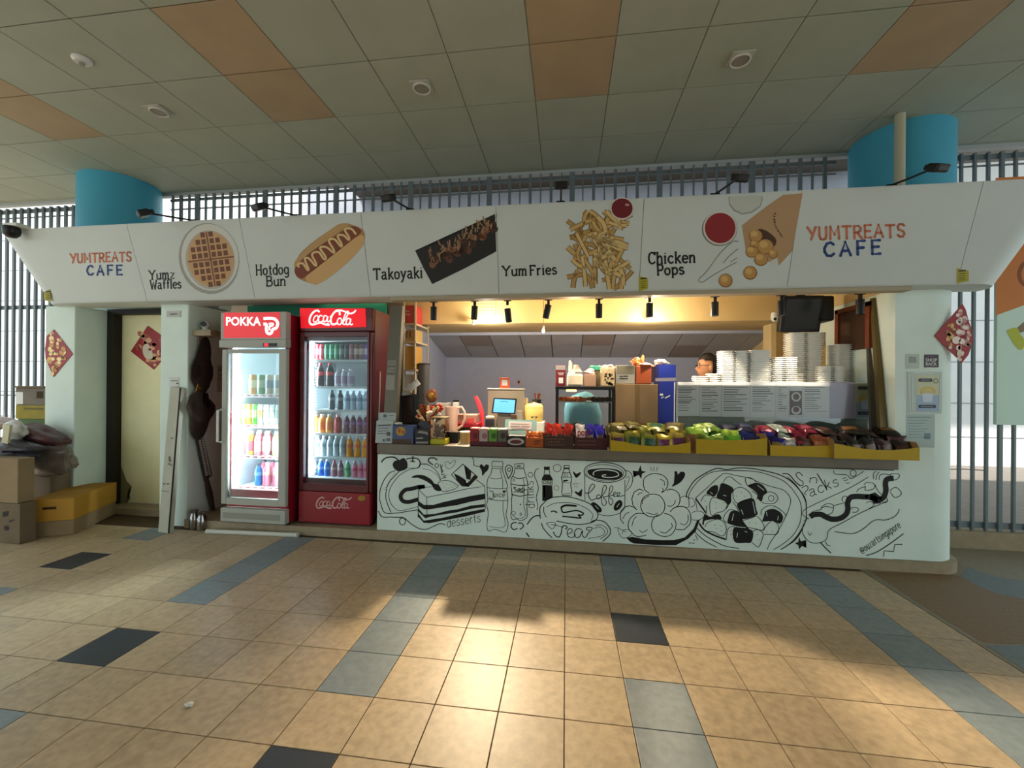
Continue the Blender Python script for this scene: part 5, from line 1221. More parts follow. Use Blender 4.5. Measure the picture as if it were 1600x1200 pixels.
for k in range(16): i1.disc(942+rr.uniform(0, 16), 584+rr.uniform(0, 17), rr.uniform(1.2, 2.4), rr.uniform(1.2, 2.4), n=8)
i1.build('bag_spots', mat('spot_brown', '3c3418', .6), bx, plane_y(3.98), .001)
obj('bag_tuft', blob(blob(B(), (q[0]+.04, 4.02, q[2]+.008), (.04, .03, .018), 6, .5), (q[1]-.04, 4.03, q[2]+.008), (.045, .03, .02), 8, .5), mat('tuft_pink', 'd0a890', .6), t2)
# --- brown carton and what stands on it
Yc2 = 3.942; a, b, c, d = rect(962, 600, 1028, 664, Yc2)
t = thing('carton', 'plain brown carton with a taped seam facing front, right of the warmer', 'box', ((a+b)/2, 4.1, zb))
M_ctn = mat('carton_brown', '7d6547', .85, var=.08, scale=5)
obj('body', box(B(), a, b, Yc2, 4.24, zb, d, .004), M_ctn, t); obj('tape', box(B(), (a+b)/2-.014, (a+b)/2+.026, Yc2-.0015, Yc2-.0003, zb, d-.003), mat('tape_brown', '6c5636', .4), t)
zt = d+E_
t2, bx, q = on_top('paper_box', 'grey printed box on the left of the brown carton', 'box', (963, 571, 992, 600), 3.96, .14, mat('box_grey', '8c8a80', .6))
Ink().fill('963.5 571.5 991.5 571.5 991.5 584 963.5 584').build('box_print', mat('print_olive', '6e6a58', .7), bx, plane_y(3.96), .001); Ink().line('968 588 981 587.5', 1, False).line('968 591.5 981 591.5', 1, False).build('box_print', M_ink, bx, plane_y(3.96), .0015)
q0 = rect(993, 571, 1018, 600, 3.97)
t2 = thing('bag_tub', 'orange tub stuffed with orange plastic bags on the brown carton', 'tub', ((q0[0]+q0[1])/2, 4.05, zt))
obj('body', box(B(), q0[0], q0[1], 3.97, 4.13, zt, q0[3], .01), mat('tub_rust', '9a4a28', .45), t2)
obj('bag_tuft', blob(blob(blob(B(), ((q0[0]+q0[1])/2, 4.05, q0[3]+.004), (.092, .085, .026), 2, .35), (q0[0]+.01, 4.03, q0[3]+.035), (.05, .04, .032), 4, .4), (q0[0]+.075, 4.04, q0[3]+.055), (.016, .016, .05), 6, .3), mat('bag_orange', 'e08850', .4), t2, True)
# --- two blue boxes
M_bluebox = mat('box_blue', '1c2c84', .45)
a, b, c, d = rect(1029, 597, 1055, 648, 4.02)
t = thing('carton', 'lower royal blue carton standing right of the brown carton', 'box', ((a+b)/2, 4.1, zb)); bx = obj('body', box(B(), a, b-.012, 4.02, 4.24, zb, d), M_bluebox, t); obj('side_print', box(B(), b-.0115, b, 4.02, 4.24, zb, d), mat('box_pale', 'b8b8cc', .6), t)
Ink().line('1033 622 1037 620', 1.2).line('1039 622 1047 618', 1.6).fill('1031 615 1036 615 1036 618 1031 618').build('box_print', M_paper, bx, plane_y(4.02), .001)
z2 = d+E_; a, b, c, d = rect(1024, 570, 1056, 597, 4.02)
t = thing('carton', 'upper royal blue carton with clear tape and a white bag on it', 'box', ((a+b)/2, 4.1, z2)); bx = obj('body', box(B(), a+.03, b, 4.02, 4.24, z2, d), M_bluebox, t); obj('end_print', box(B(), a, a+.0295, 4.02, 4.24, z2, d), mat('box_navy', '1a1c4c', .5), t)
Ink().fill('1024 591 1056 590 1056 595.5 1024 596').build('tape', mat('tape_clear', '7a7884', .3), bx, plane_y(4.02), .001)
tag(obj('plastic_bag', blob(B(), ((a+b)/2-.02, 4.1, d+.026), (.075, .05, .028), 8, .4), mat('bag_white'), smooth=True), 'crumpled white plastic bag on the upper blue carton', 'bag')
# --- display case with taped sheets
Yd = 4.05; a, _, _, d = rect(1057, 597, 1200, 655, Yd); b = atY(1370, 626, Yd).x; ztc = 1.535
t = thing('display_case', 'long glass display case papered over with printed sheets in plastic', 'case', ((a+b)/2, 4.25, zb))
obj('top', box(B(), a, b, Yd, 4.5, ztc-.02, ztc), M_wire, t); obj('base', box(B(), a, b, Yd, 4.5, zb, zb+.03), M_wire, t)
bm = B()
for X in (a, b-.015):
    for Y in (Yd, 4.485): box(bm, X, X+.015, Y, Y+.015, zb+.03, ztc-.02)
obj('frame', bm, M_wire, t)
obj('pane', box(B(), a+.016, b-.016, Yd+.004, Yd+.008, zb+.03, ztc-.02), M_gl, t)
obj('pane', box(B(), a+.003, a+.007, Yd+.016, 4.48, zb+.03, ztc-.02), M_gl, t)
obj('cloth', box(B(), a+.02, b-.02, 4.42, 4.47, zb+.03, ztc-.1), mat('case_liner', 'd4e0dc', .7), t)
rr = random.Random(9)
sheets = [(1056.5, 1093, 'b'), (1093.5, 1127, 'b'), (1127.5, 1172, 'b'), (1172.5, 1212, 'b'), (1212.5, 1233, 'b'), (1233.5, 1254, 'p'), (1254.5, 1296, 'b'), (1296.5, 1336, 'l'), (1336.5, 1369, 'd')]
M_sheet = mat('sheet_grey', 'f4f5fa', .6); M_lil = mat('sheet_lilac', 'c4bcd4', .6); M_tx = mat('sheet_text', '70757a', .7)
for x0, x1, k in sheets:
    yt = 597+(x0-1056)*.002; y1 = 650+(x0-1056)*.016
    p = [atY(x, y, Yd-.002) for x, y in ((x0, yt), (x1, yt), (x1, y1), (x0, y1))]
    sh = obj('paper_sheet', prism(B(), [(v.x, v.z) for v in p], Yd-.0035, Yd-.0015), M_lil if k == 'l' else M_sheet, t)
    pl = plane_y(Yd-.0035)
    if k == 'b':
        i = Ink(); y = yt+8
        while y < y1-8:
            i.line([(x0+3, y), (x1-3-rr.uniform(0, (x1-x0)*.5), y+.1)], rr.choice((.7, .7, 1.2)), False); y += rr.uniform(2.6, 4.2)
        i.build('sheet_text', M_tx, sh, pl, .001)
    elif k == 'p':
        Ink().fill('1234 611 1253 611 1253 648 1234 648').build('photo_print', mat('photo_brown', '6a4a40', .6), sh, pl, .001)
        Ink().disc(1244, 620, 7.5, 7.5).disc(1244, 641, 7.5, 6.5).build('photo_print', M_sheet, sh, pl, .0015); Ink().disc(1244, 620, 5, 5).disc(1244, 640, 5, 4.5).build('photo_print', mat('photo_rust', '7a4a34', .6), sh, pl, .002)
    elif k == 'd':
        def dish_poster(par, pl, x0, y0, x1, y1, tag2):
            w, h = x1-x0, y1-y0; T = lambda u, v: (x0+w*u, y0+h*v)
            Ink().fill([T(0, 0), T(1, 0), T(1, .55), T(0, .55)]).build('poster_print', mat('poster_sage', 'ccd0b0', .6), par, pl, .001)
            Ink().fill([T(0, .55), T(1, .55), T(1, 1), T(0, 1)]).build('poster_print', mat('poster_blue', 'a4b8d0', .6), par, pl, .001)
            Ink().disc(*T(.5, .45), w*.36, h*.14).build('poster_print', mat('poster_food', 'd4bc70', .6), par, pl, .0015); Ink().disc(*T(.5, .43), w*.2, h*.07).build('poster_print', mat('poster_food2', 'd4c48c', .6), par, pl, .002)
            Ink().fill([T(.25, .5), T(.75, .5), T(.7, .74), T(.3, .74)]).build('poster_print', mat('poster_bowl', 'd0dcec', .6), par, pl, .002)
            for v, u0, u1 in ((.14, .12, .68), (.86, .12, .84)):
                Ink().fill([T(u0, v-.045), T(u1, v-.045), T(u1+.04, v), T(u1, v+.045), T(u0, v+.045), T(u0-.04, v)]).build('poster_label', mat('label_slate', '3c4450', .6), par, pl, .0025)
                Ink().line([T(u0+.08, v), T(u1-.08, v)], 1, False).build('poster_label_text', mat('label_text', '9aa0ac', .6), par, pl, .003)
            Ink().ring(*T(.86, .16), w*.1, w*.1, .8).build('poster_seal', mat('label_slate'), par, pl, .0025)
        dish_poster(sh, pl, x0+1, yt+1, x1-1, y1-1, 0)
obj('plastic_film', box(B(), a, b, Yd-.012, Yd-.0105, atY(1200, 655, Yd).z, ztc-.004), glassmat('film', 'fafcfc', .97, .12), t)
# --- foam containers, each an object
def foam_mesh(w, dp, h, lobes=2):
    bm = B(); n = lobes; lw = w/n
    for k in range(n):
        cx = -w/2+lw*(k+.5); A = []
        for ins, z in ((0, h), (0, h*.6), (.012, h*.55), (.016, 0)):
            x0, x1, y0, y1 = cx-lw/2+ins, cx+lw/2-ins, -dp/2+ins, dp/2-ins; r = .03; pts = []
            for ax, ay, s in ((x1-r, y1-r, 0), (x0+r, y1-r, 90), (x0+r, y0+r, 180), (x1-r, y0+r, 270)):
                for g in range(4): an = math.radians(s+30*g); pts.append((ax+r*math.cos(an), ay+r*math.sin(an), z))
            A.append([bm.verts.new(p) for p in pts])
        for p, q in zip(A, A[1:]):
            for i in range(16): bm.faces.new((p[i], p[(i+1) % 16], q[(i+1) % 16], q[i]))
        bm.faces.new(A[0]); bm.faces.new(A[-1][::-1])
    return bm
M_foam = mat('foam_white', 'efeee8', .6, spec=.3)
def foam_stack(px, Y, dp, n, label, lobes=2, z=ztc+E_):
    q0, q1, q2, q3 = rect(*px, Y); w = q1-q0; pitch = (q3-z)/(n+.6); me = finish(foam_mesh(w, dp, pitch*1.0, lobes), 'foam_container', M_foam, False)
    for k in range(n):
        o = bpy.data.objects.new('foam_container', me); COL.objects.link(o)
        o.location = ((q0+q1)/2+random.uniform(-.003, .003), Y+dp/2+random.uniform(-.003, .003), z+pitch*k*1.02)
        tag(o, label.replace('white foam box in', '%s white foam box from the top of' % ORD[n-1-k]), 'container', label.replace('white foam box in', 'foam boxes of'))
foam_stack((1128, 547, 1172, 596), 4.08, .16, 16, 'white foam box in the leftmost tall stack on the case')
foam_stack((1173, 546, 1207, 596), 4.08, .17, 16, 'white foam box in the plain sided second stack', 1)
foam_stack((1209, 557, 1248, 597), 4.07, .14, 13, 'white foam box in the third stack from the left')
foam_stack((1236, 519, 1289, 597), 4.25, .17, 26, 'white foam box in the tallest stack')
foam_stack((1285, 571, 1326, 598), 4.07, .13, 8, 'white foam box in the short stack before the right stacks')
foam_stack((1308, 537, 1362, 598), 4.23, .17, 20, 'white foam box in the rightmost tall stack')
foam_stack((1087, 586, 1108, 597), 4.10, .15, 3, 'white foam box in the low pile at the left end', 1)
foam_stack((1110, 582, 1127, 597), 4.10, .15, 4, 'white foam box in the low pile below the man', 1)
# --- till corner
a, b, c, d = rect(762, 607, 819, 660, 4.32)
t = thing('till_board', 'grey board with a light top edge behind the blue tablet', 'board', ((a+b)/2, 4.34, zb))
obj('board', box(B(), a, b, 4.32, 4.345, zb, d-.012, .004), mat('board_grey', '8a8070', .6), t); obj('top_edge', box(B(), a-.004, b+.004, 4.31, 4.35, d-.0115, d, .003), mat('board_edge', 'c8bca8', .5), t)
zt2 = d+E_
a, b, c, d2 = rect(781, 590, 796, 608, 4.33)
t = thing('payment_stand', 'small orange payment stand on top of the grey board', 'sign', ((a+b)/2, 4.34, zt2))
obj('card', box(B(), a, b, 4.328, 4.336, zt2+.006, d2, .003), mat('stand_orange', 'd85a3c', .5), t); obj('foot', box(B(), a-.004, b+.004, 4.315, 4.345, zt2, zt2+.006), mat('stand_pink', 'e09078', .5), t)
Ink().fill('784 593.5 793 593.5 793 602.5 784 602.5').build('card_print', M_paper, bpy.data.objects[t.children[0].name], plane_y(4.328), .001)
t = thing('tablet', 'tablet with a bright blue screen on a grey stand', 'tablet', (atY(787, 646, 4.2).x, 4.22, zb))
p = [atY(x, y, 4.2) for x, y in ((771.5, 621.5), (807.5, 623), (805, 647), (768, 645.5))]
obj('case', prism(B(), [(v.x, v.z) for v in p], 4.195, 4.207), M_blk, t)
p = [(773, 623.5), (805, 625), (803, 645), (770.5, 643.8)]
Ink().fill(p).build('screen', mat('screen_blue', '5aa4e8', .3, emit=.9), t, plane_y(4.195), .001)
Ink().line('782 628 788 627 794 628.5', 1).build('screen_print', mat('screen_text', '2c5c94', .4, emit=.3), t, plane_y(4.195), .0015)
q0, q1, q2, q3 = rect(777, 646, 798, 658, 4.2)
obj('stand', box(B(), q0, q1, 4.208, 4.24, zb, q3+.03, .006), mat('stand_grey', '6c6660', .5), t)
obj('stand', box(B(), q0-.02, q1+.02, 4.17, 4.29, zb, zb+.012, .004), mat('stand_grey'), t) if 0 else None
t2, bx, q = on_top('card_reader', 'small grey box beside the tablet stand', 'box', (807, 642, 816, 660), 4.20, .05, mat('reader_grey', '8a8074', .5), zb)
t2, bx, q = on_top('sauce_sachets', 'brown packet standing below the tablet', 'packet', (799, 648, 807, 660), 4.16, .03, mat('sachet_brown', '4a3424', .5), zb)
q9 = rect(816, 659, 850, 672, 4.16); t2, bx, q = on_top('white_box', 'plain white box under the cream yellow rice pot', 'box', (816, 660, 850, 672), 4.17, .26, M_white, zb)
zp = q[2]+E_
q0 = rect(818, 637, 848, 659, 4.18); cx = (q0[0]+q0[1])/2; r = (q0[1]-q0[0])/2
t = thing('food_pot', 'cream yellow rice pot with a domed lid right of the tablet', 'pot', (cx, 4.18+r, zp))
obj('body', lathe(B(), [(r*.92, zp), (r, zp+.04), (r, q0[3]-.012), (r*.96, q0[3]-.004)], (cx, 4.19+r, 0), 24), mat('pot_cream', 'd8c070', .4), t, True); zl = q0[3]
obj('lid', lathe(B(), [(r*.99, zl-.004), (r*.97, zl+.012), (r*.8, zl+.034), (r*.3, zl+.042), (.012, zl+.045), (.012, zl+.052), (0, zl+.053)], (cx, 4.19+r, 0), 24), mat('pot_lid', 'dcc87c', .4), t, True)
Ink().disc(831.5, 652, 1.6, 1.1).disc(838, 652, 1.6, 1.1).line('829 651 841 651', .6, False).build('emblem', mat('print_brown2'), t, plane_y(4.19), .003)
p = atY(822, 622, 4.45)
tag(obj('spice_jar', lathe(B(), [(.035, zb), (.035, p.z-.03), (.03, p.z)], (p.x, 4.42, 0), 12), mat('jar_grey', '7a7468', .4), smooth=True), 'grey jar behind the left side of the rice pot', 'jar')
p = atY(839, 621, 4.45)
t = thing('utensil_jar', 'dark jar with copper utensils behind the rice pot', 'jar', (p.x, 4.43, zb))
obj('jar', lathe(B(), [(.045, zb), (.048, p.z-.02), (.044, p.z-.02), (.04, zb+.05)], (p.x, 4.43, 0), 12), M_blk, t, True)
for k, dx in enumerate((-.02, .015, .03)): obj('utensil', tube(B(), [(p.x+dx*.3, 4.43, p.z-.06), (p.x+dx, 4.43, p.z+.02), (p.x+dx*1.2, 4.43, p.z+.045)], [.006, .008, .012], 6), mat('copper', '8a4a28', .35, metal=.6), t)
tag(obj('squeeze_bottle', blob(B(), (atY(851, 648, 4.1).x, 4.10, zb+.051), (.03, .028, .05), 2, .05), mat('bottle_yellow', 'd8b010', .4), smooth=True), 'small yellow squeeze bottle right of the rice pot', 'bottle')
t2, bx, q = on_top('sauce_jar', 'dark lidded jar with a cream label in front of the till board', 'jar', (758, 655, 771, 664), 4.0, .08, mat('jar_dark', '242838', .4), zb, .012)
obj('lid', box(B(), q[0]+.004, q[1]-.004, 4.004, 4.076, q[2]+.0003, q[2]+.028, .01), mat('jar_cream', 'cbb89c', .5), t2)
q0 = rect(741, 617, 758, 647, 4.25)
t = thing('ladle', 'bright pink plastic scoop leaning behind the red trays', 'scoop', (q0[1], 4.26, zb))
obj('blade', tube(B(), [atY(743, 619, 4.25), atY(748, 630, 4.25), atY(753, 645, 4.25), Vector((atY(755, 650, 4.25).x, 4.25, zb+.03))], [.018, .026, .024, .012], 8), mat('scoop_pink', 'd83848', .4), t, True)
for px, Y, dep, nm, lb, m in (((700, 668, 746, 686), 4.06, .2, 'tray', 'black tray under the red tray beside the jug', mat('tray_black', '141213', .5)), ((713, 662, 746, 668.5), 4.06, .2, 'tray', 'crimson tray above the black tray', mat('tray_crimson', 'b01c3c', .4)), ((712, 648, 744, 661.8), 4.08, .18, 'food_box', 'clear pinkish box of buns on the crimson tray', mat('box_pinkish', 'b08478', .4))):
    q0, q1, q2, q3 = rect(*px, Y); z0 = zb if 'under' in lb else q2
    if 'crimson tray above' in lb: z0 = zprev+E_
    if 'pinkish' in lb: z0 = zprev+E_
    t = thing(nm, lb, 'tray' if nm == 'tray' else 'box', ((q0+q1)/2, Y+dep/2, z0)); obj('body', box(B(), q0, q1, Y, Y+dep, z0, max(q3, z0+.01), .006), m, t)
    if nm == 'tray': obj('rim', box(B(), q0-.004, q1+.004, Y-.004, Y+dep+.004, max(q3, z0+.01)-.006, max(q3, z0+.01)-.001), m, t)
    else: Ink().fill('731 654 741 653 741 660 729 661').build('box_print', mat('bun_red', 'c84848', .5), t, plane_y(Y), .001)
    zprev = max(q3, z0+.01)
tag(obj('dome', blob(B(), (atY(730, 632, 4.4).x, 4.40, zb+.11), (.085, .06, .12), 1, .02, 16, 10), mat('lid_grey', '5c5854', .5), smooth=True), 'dark grey dome shaped lid behind the pinkish box', 'lid')
t2, bx, q = on_top('steel_pan', 'white pan with a dark inside behind the jug', 'pan', (681, 629, 699, 645), 4.25, .16, mat('pan_white', 'b8b4b0', .4), zb, .01)
obj('inside', box(B(), q[0]+.008, q[1]-.008, 4.258, 4.402, q[2]-.002, q[2]+.003), mat('pan_dark', '2a2836', .4), t2)
t2, bx, q = on_top('shaker', 'small white jar with a black lid behind the jug', 'jar', (707, 628, 716, 636), 4.35, .05, M_white, zb, .01)
obj('lid', box(B(), q[0]+.002, q[1]-.002, 4.352, 4.398, q[2]+.0003, q[2]+.02, .006), M_blk, t2)
# card on the rear wall
bx = tag(obj('wall_notice', box(B(), *[rect(805, 593, 816, 602.5, 6.71)[i] for i in (0, 1)], 6.708, 6.718, *[rect(805, 593, 816, 602.5, 6.71)[i] for i in (2, 3)]), mat('notice_lilac', 'c0b4c4', .7)), 'small pale notice with a dark mark on the grey rear wall', 'notice')
Ink().disc(810.5, 597, 1.8, 2.6).build('notice_print', mat('notice_dark', '3c2438', .6), bx, plane_y(6.708), .001)
# --- leaning guide posts at both ends of the opening
def lean_post(label, xt0, xt1, yt, xb0, xb1, yb_, Yt, Yb, dep, m, zlow=CT+E_, name='guide_post'):
    tp = [atY(xt0, yt, Yt), atY(xt1, yt, Yt)]; bt = [atY(xb0, yb_, Yb), atY(xb1, yb_, Yb)]
    def ext(pt, pb, z): k = (z-pb.z)/(pt.z-pb.z); return pb.lerp(pt, k)
    q = [ext(tp[0], bt[0], zlow), ext(tp[1], bt[1], zlow), ext(tp[1], bt[1], 2.285), ext(tp[0], bt[0], 2.285)]
    bm = B(); f = [bm.verts.new(p) for p in q]; k = [bm.verts.new(p+Vector((0, dep, 0))) for p in q]
    bm.faces.new(f); bm.faces.new(k[::-1])
    for i in range(4): bm.faces.new((f[i], f[(i+1) % 4], k[(i+1) % 4], k[i]))
    return tag(obj(name, bm, m), label, 'post'), q
post, q = lean_post('leaning grey steel guide post at the left end of the opening', 610, 629, 474, 600, 619, 645, 3.93, 3.79, .07, mat('post_grey', '6c685c', .5, metal=.2))
pn = (q[1]-q[0]).cross(q[3]-q[0]).normalized(); pl = (q[0], pn)
for s, m in (('606 563 619 563 618 571 605.5 571', mat('stick_grey', '8a8880', .6)), ('606 574 618 574 617.5 582 605 582', mat('stick_grey')), ('604 586 617 586 616 609 603 609', mat('stick_pale', '94928a', .6)), ):
    Ink().fill(s).build('sticker', m, post, pl, .001)
Ink().line('607 567 617 566.5', 1, False).line('607 578 612 578', 1, False).fill('614 577 616.5 577 616.5 580 614 580').build('sticker_print', mat('print_grey'), post, pl, .002)
lean_post('brassy leaning guide bar at the right end of the opening', 1364, 1374, 462, 1376, 1386, 672, 3.97, 3.80, .04, mat('bar_brass', '6a5a34', .4, metal=.4))
lean_post('darker grey bar behind the brassy guide bar', 1354, 1362, 462, 1362, 1371, 672, 4.10, 3.90, .03, mat('bar_dark', '4a4438', .5))
lean_post('cream guide strip on the far side of the left opening', 640, 642.5, 474, 626, 629, 640, 4.05, 3.92, .02, mat('strip_cream', 'c8b890', .5)) if 0 else None
# --- rack with boxes at the left
Yr = 4.62; a, b, c, d = rect(629, 474, 649, 640, Yr)
t = thing('storage_rack', 'narrow white rack full of boxes at the left inside the stall', 'rack', ((a+b)/2, 4.85, .096))
bm = B()
for X in (a, b-.018):
    for Y in (Yr, Yr+.45): box(bm, X, X+.018, Y, Y+.018, .096, 2.5)
obj('post', bm, mat('rack_white', 'c0b49c', .5), t)
bz = []
for y in (505, 533, 577, 620):
    z0 = atY(640, y, Yr).z; bz.append(z0)
    obj('shelf', box(B(), a, b, Yr+.002, Yr+.465, z0-.02, z0), mat('rack_white'), t)
for k, (y0, y1, m, lb) in enumerate(((476, 505, mat('rackbox_red', 'c04440', .5), 'red and white box on the top shelf of the rack'), (514, 533, mat('rackbox_tan', 'b89c60', .6), 'tan box on the second shelf of the rack'), (540, 577, mat('rackbox_gold', 'c0954c', .5), 'golden tin on the third shelf of the rack'), (585, 620, mat('rackbox_white', 'c8c4bc', .6), 'white bag on the fourth shelf of the rack'))):
    z1 = atY(640, y0, Yr).z; t2 = thing('storage_box', lb, 'box', ((a+b)/2, 4.75, bz[k]+E_)); bx = obj('body', box(B(), a+.02, b-.022, Yr+.03, Yr+.3, bz[k]+E_, z1, .006), m, t2)
    if k == 0: Ink().line('634 486 640 487', 1.2).line('634 491 641 492', 1.2).build('box_print', M_paper, bx, plane_y(Yr+.03), .001)
    if k == 1: Ink().fill('634 517 637 517 637 528 634 528').fill('639 517 642 517 642 528 639 528').build('box_print', mat('print_tan'), bx, plane_y(Yr+.03), .001)
q0 = rect(650, 567, 667, 622, 4.7)
t = thing('grey_bin', 'tall grey container with a dark rim right of the rack', 'container', ((q0[0]+q0[1])/2, 4.78, .096))
obj('body', lathe(B(), [(.055, .096), (.068, q0[3]-.04), (.07, q0[3]-.02)], ((q0[0]+q0[1])/2, 4.78, 0), 18), mat('bin_grey', '5a5c60', .5), t, True); obj('lid', lathe(B(), [(.074, q0[3]-.0195), (.074, q0[3]-.004), (.06, q0[3]), (0, q0[3])], ((q0[0]+q0[1])/2, 4.78, 0), 18), mat('bin_dark', '2a2c30', .5), t, True)
# --- track spots
for k, (x, lean) in enumerate(((678, .0), (742, .05), (793, -.12), (857, .2), (936, 0), (1015, 0), (1117, 0), (1221, 0), (1344, 0))):
    p = atY(x, 470, 3.83); X = p.x
    w = ('first', 'second', 'third', 'fourth', 'fifth', 'sixth', 'seventh', 'eighth', 'ninth')[k]
    t = thing('track_light', '%s black cylinder spotlight from the left under the sign' % w, 'lamp', (X, 3.83, 2.17))
    obj('mount', box(box(B(), X-.035, X+.035, 3.815, 3.845, 2.288, 2.2995), X-.012, X+.012, 3.82, 3.84, 2.25, 2.288), M_blk, t)
    zt3 = 2.245 if k != 2 else 2.215
    M = Matrix.Translation((X, 3.83, zt3)) @ Matrix.Rotation(lean, 4, 'Y')
    bm = lathe(B(), [(.0, .0), (.03, 0), (.031, -.005), (.031, -.125), (.024, -.128)], (0, 0, 0), 14)
    for v in bm.verts: v.co = M @ v.co
    obj('barrel', bm, M_blk, t, True)
    bm = lathe(B(), [(.0, -.1275), (.022, -.127), (.022, -.122), (0, -.122)], (0, 0, 0), 12)
    for v in bm.verts: v.co = M @ v.co
    obj('lens', bm, mat('spot_lens', 'b8a888', .3), t)
# --- small ceiling lamps, the bulb, dome camera
for x, y, lb in ((740, 503, 'small white spotlight on the left of the cream beam'), (1014, 499, 'small white spotlight in the middle of the cream beam')):
    p = atY(x, y, 4.80); t = thing('beam_light', lb, 'lamp', (p.x, 4.80, p.z))
    obj('arm', tube(B(), [(p.x, 4.90, p.z+.03), (p.x, 4.84, p.z+.02), (p.x, 4.82, p.z)], .008, 6), M_white, t)
    obj('shade', lathe(B(), [(.014, .03), (.03, -.02), (.026, -.02)], (p.x, 4.81, p.z-.005), 14), M_white, t, True)
    obj('bulb', blob(B(), (p.x, 4.81, p.z-.018), (.018, .018, .014), 1, 0), mat('bulb_glow', 'ffd8a0', .5, emit=6), t, True)
p = atY(849, 517, 4.40); pt = atY(849, 466, 4.40)
t = thing('hanging_bulb', 'small warm bulb hanging on a thin wire below the sign', 'lamp', (p.x, 4.40, p.z))
obj('wire', tube(B(), [(p.x, 4.40, 2.52), (p.x, 4.40, p.z+.03)], .003, 6), mat('wire_rust', '8a5030', .5), t)
obj('bulb', blob(B(), (p.x, 4.40, p.z), (.018, .018, .024), 1, 0), mat('bulb_glow'), t, True); obj('socket', lathe(B(), [(.011, .022), (.011, .05), (0, .05)], (p.x, 4.40, p.z), 10), M_white, t)
p = atY(1200, 499, 5.0)
t = thing('dome_camera', 'small white dome camera below the right end of the cream beam', 'camera', (p.x, 4.86, p.z))
obj('body', lathe(B(), [(.034, .07), (.04, .03), (.038, 0), (.02, -.03), (0, -.036)], (p.x, 4.85, p.z-.02), 16), M_white, t, True); obj('lens', blob(B(), (p.x-.012, 4.815, p.z-.025), (.016, .01, .016), 1, 0), M_blk, t, True)
q0 = rect(741, 471, 774, 495, 4.9)
t = thing('air_vent', 'square pale vent cover on the cream beam', 'vent', ((q0[0]+q0[1])/2, 4.895, q0[2]))
obj('frame', box(B(), q0[0], q0[1], 4.886, 4.899, q0[2], q0[3], .004), mat('vent_pale', 'd8c8a4', .4), t); 
for k in range(4): obj('slat', box(B(), q0[0]+.02, q0[1]-.02, 4.882, 4.886, q0[2]+.02+.038*k, q0[2]+.04+.038*k), mat('vent_slat', 'c4b48c', .5), t)
# --- television, brown door, pillar and shelf at the right
t = thing('television', 'black flat screen hung tilted from the ceiling at the right', 'television', (atY(1258, 490, 4.2).x, 4.25, 1.98))
p = [atY(x, y, 4.2) for x, y in ((1225, 462), (1289, 462), (1289, 518), (1231, 520))]
x0, x1, z0, z1 = p[0].x, p[1].x, p[2].z, p[0].z
M = Matrix.Translation((0, 4.22, z1)) @ Matrix.Rotation(.22, 4, 'X')
bm = B(); box(bm, x0, x1, -.02, .05, z0-z1, 0, .008, M); obj('case', bm, M_blk, t)
bm = B(); box(bm, x0+.03, x1-.03, -.022, -.0205, z0-z1+.03, -.03, 0, M); obj('screen', bm, mat('tv_screen', '08080a', .25), t)
obj('bracket', box(B(), (x0+x1)/2-.03, (x0+x1)/2+.03, 4.24, 4.29, z1-.05, 2.518), M_blk, t); obj('side_box', box(B(), x1-.02, x1+.10, 4.22, 4.42, z1-.24, z1+.0, .02), M_blk, t)
pA, pB = atX(1314, 500, 2.668), atX(1357, 500, 2.668)
zc = atX(1350, 545, 2.66).z
t = thing('wall_cabinet', 'dark brown cabinet with a red brown frame hung on the right inner wall', 'cabinet', (2.66, (pA.y+pB.y)/2, zc))
obj('door', box(B(), 2.662, 2.679, pB.y, pA.y, zc, 2.22), mat('door_dark', '4a3020', .5, var=.15), t)
obj('frame', box(box(box(B(), 2.64, 2.679, pB.y-.05, pB.y, zc, 2.26), 2.64, 2.679, pA.y, pA.y+.05, zc, 2.26), 2.64, 2.679, pB.y-.05, pA.y+.05, 2.22, 2.26), mat('frame_redbrown', '7a3a1e', .5), t)
for x0, x1, m, lb in ((1205, 1213, M_cream, 'cream'), (1213.5, 1233, mat('pillar_tan', 'a88a58', .6), 'tan')):
    q0 = rect(x0, 505, x1, 560, 5.15); tag(obj('pillar', box(B(), q0[0], q0[1], 5.15, 5.35, .096, 2.239), m), lb+' upright pillar behind the foam boxes', 'pillar')
q0 = rect(1289, 540, 1308, 571, 4.66)
t = thing('wall_shelf', 'small wall shelf behind the two tallest foam stacks', 'shelf', ((q0[0]+2.68)/2, 4.75, q0[2]-.02))
obj('board', box(B(), q0[0]-.02, 2.679, 4.62, 4.88, q0[2]-.02, q0[2]), mat('rack_white'), t)
t2 = thing('storage_box', 'yellow brown box on the small wall shelf', 'box', ((q0[0]+q0[1])/2, 4.75, q0[2]+E_)); bx = obj('body', box(B(), q0[0], q0[1], 4.66, 4.86, q0[2]+E_, q0[3], .004), mat('box_mustard', 'a8884a', .6), t2); Ink().line('1300 552 1300 560', 1.4, False).build('box_print', mat('print_tan'), bx, plane_y(4.66), .001)
q1 = rect(1288, 519, 1312, 540, 4.66); t2 = thing('storage_box', 'pale grey box with a red label above the yellow brown box', 'box', ((q1[0]+q1[1])/2, 4.75, q0[3]+E_)); bx = obj('body', box(B(), q1[0], q1[1], 4.66, 4.86, q0[3]+E_, q1[3], .004), mat('box_palegrey', '8c8478', .6), t2); Ink().fill('1289 521 1296 521 1296 534 1289 534').build('box_label', M_paper, bx, plane_y(4.66), .001); Ink().line('1290 525 1295 525', 1.6, False).line('1291 530 1295 530', 1.4, False).build('box_print', mat('print_red'), bx, plane_y(4.66), .002)
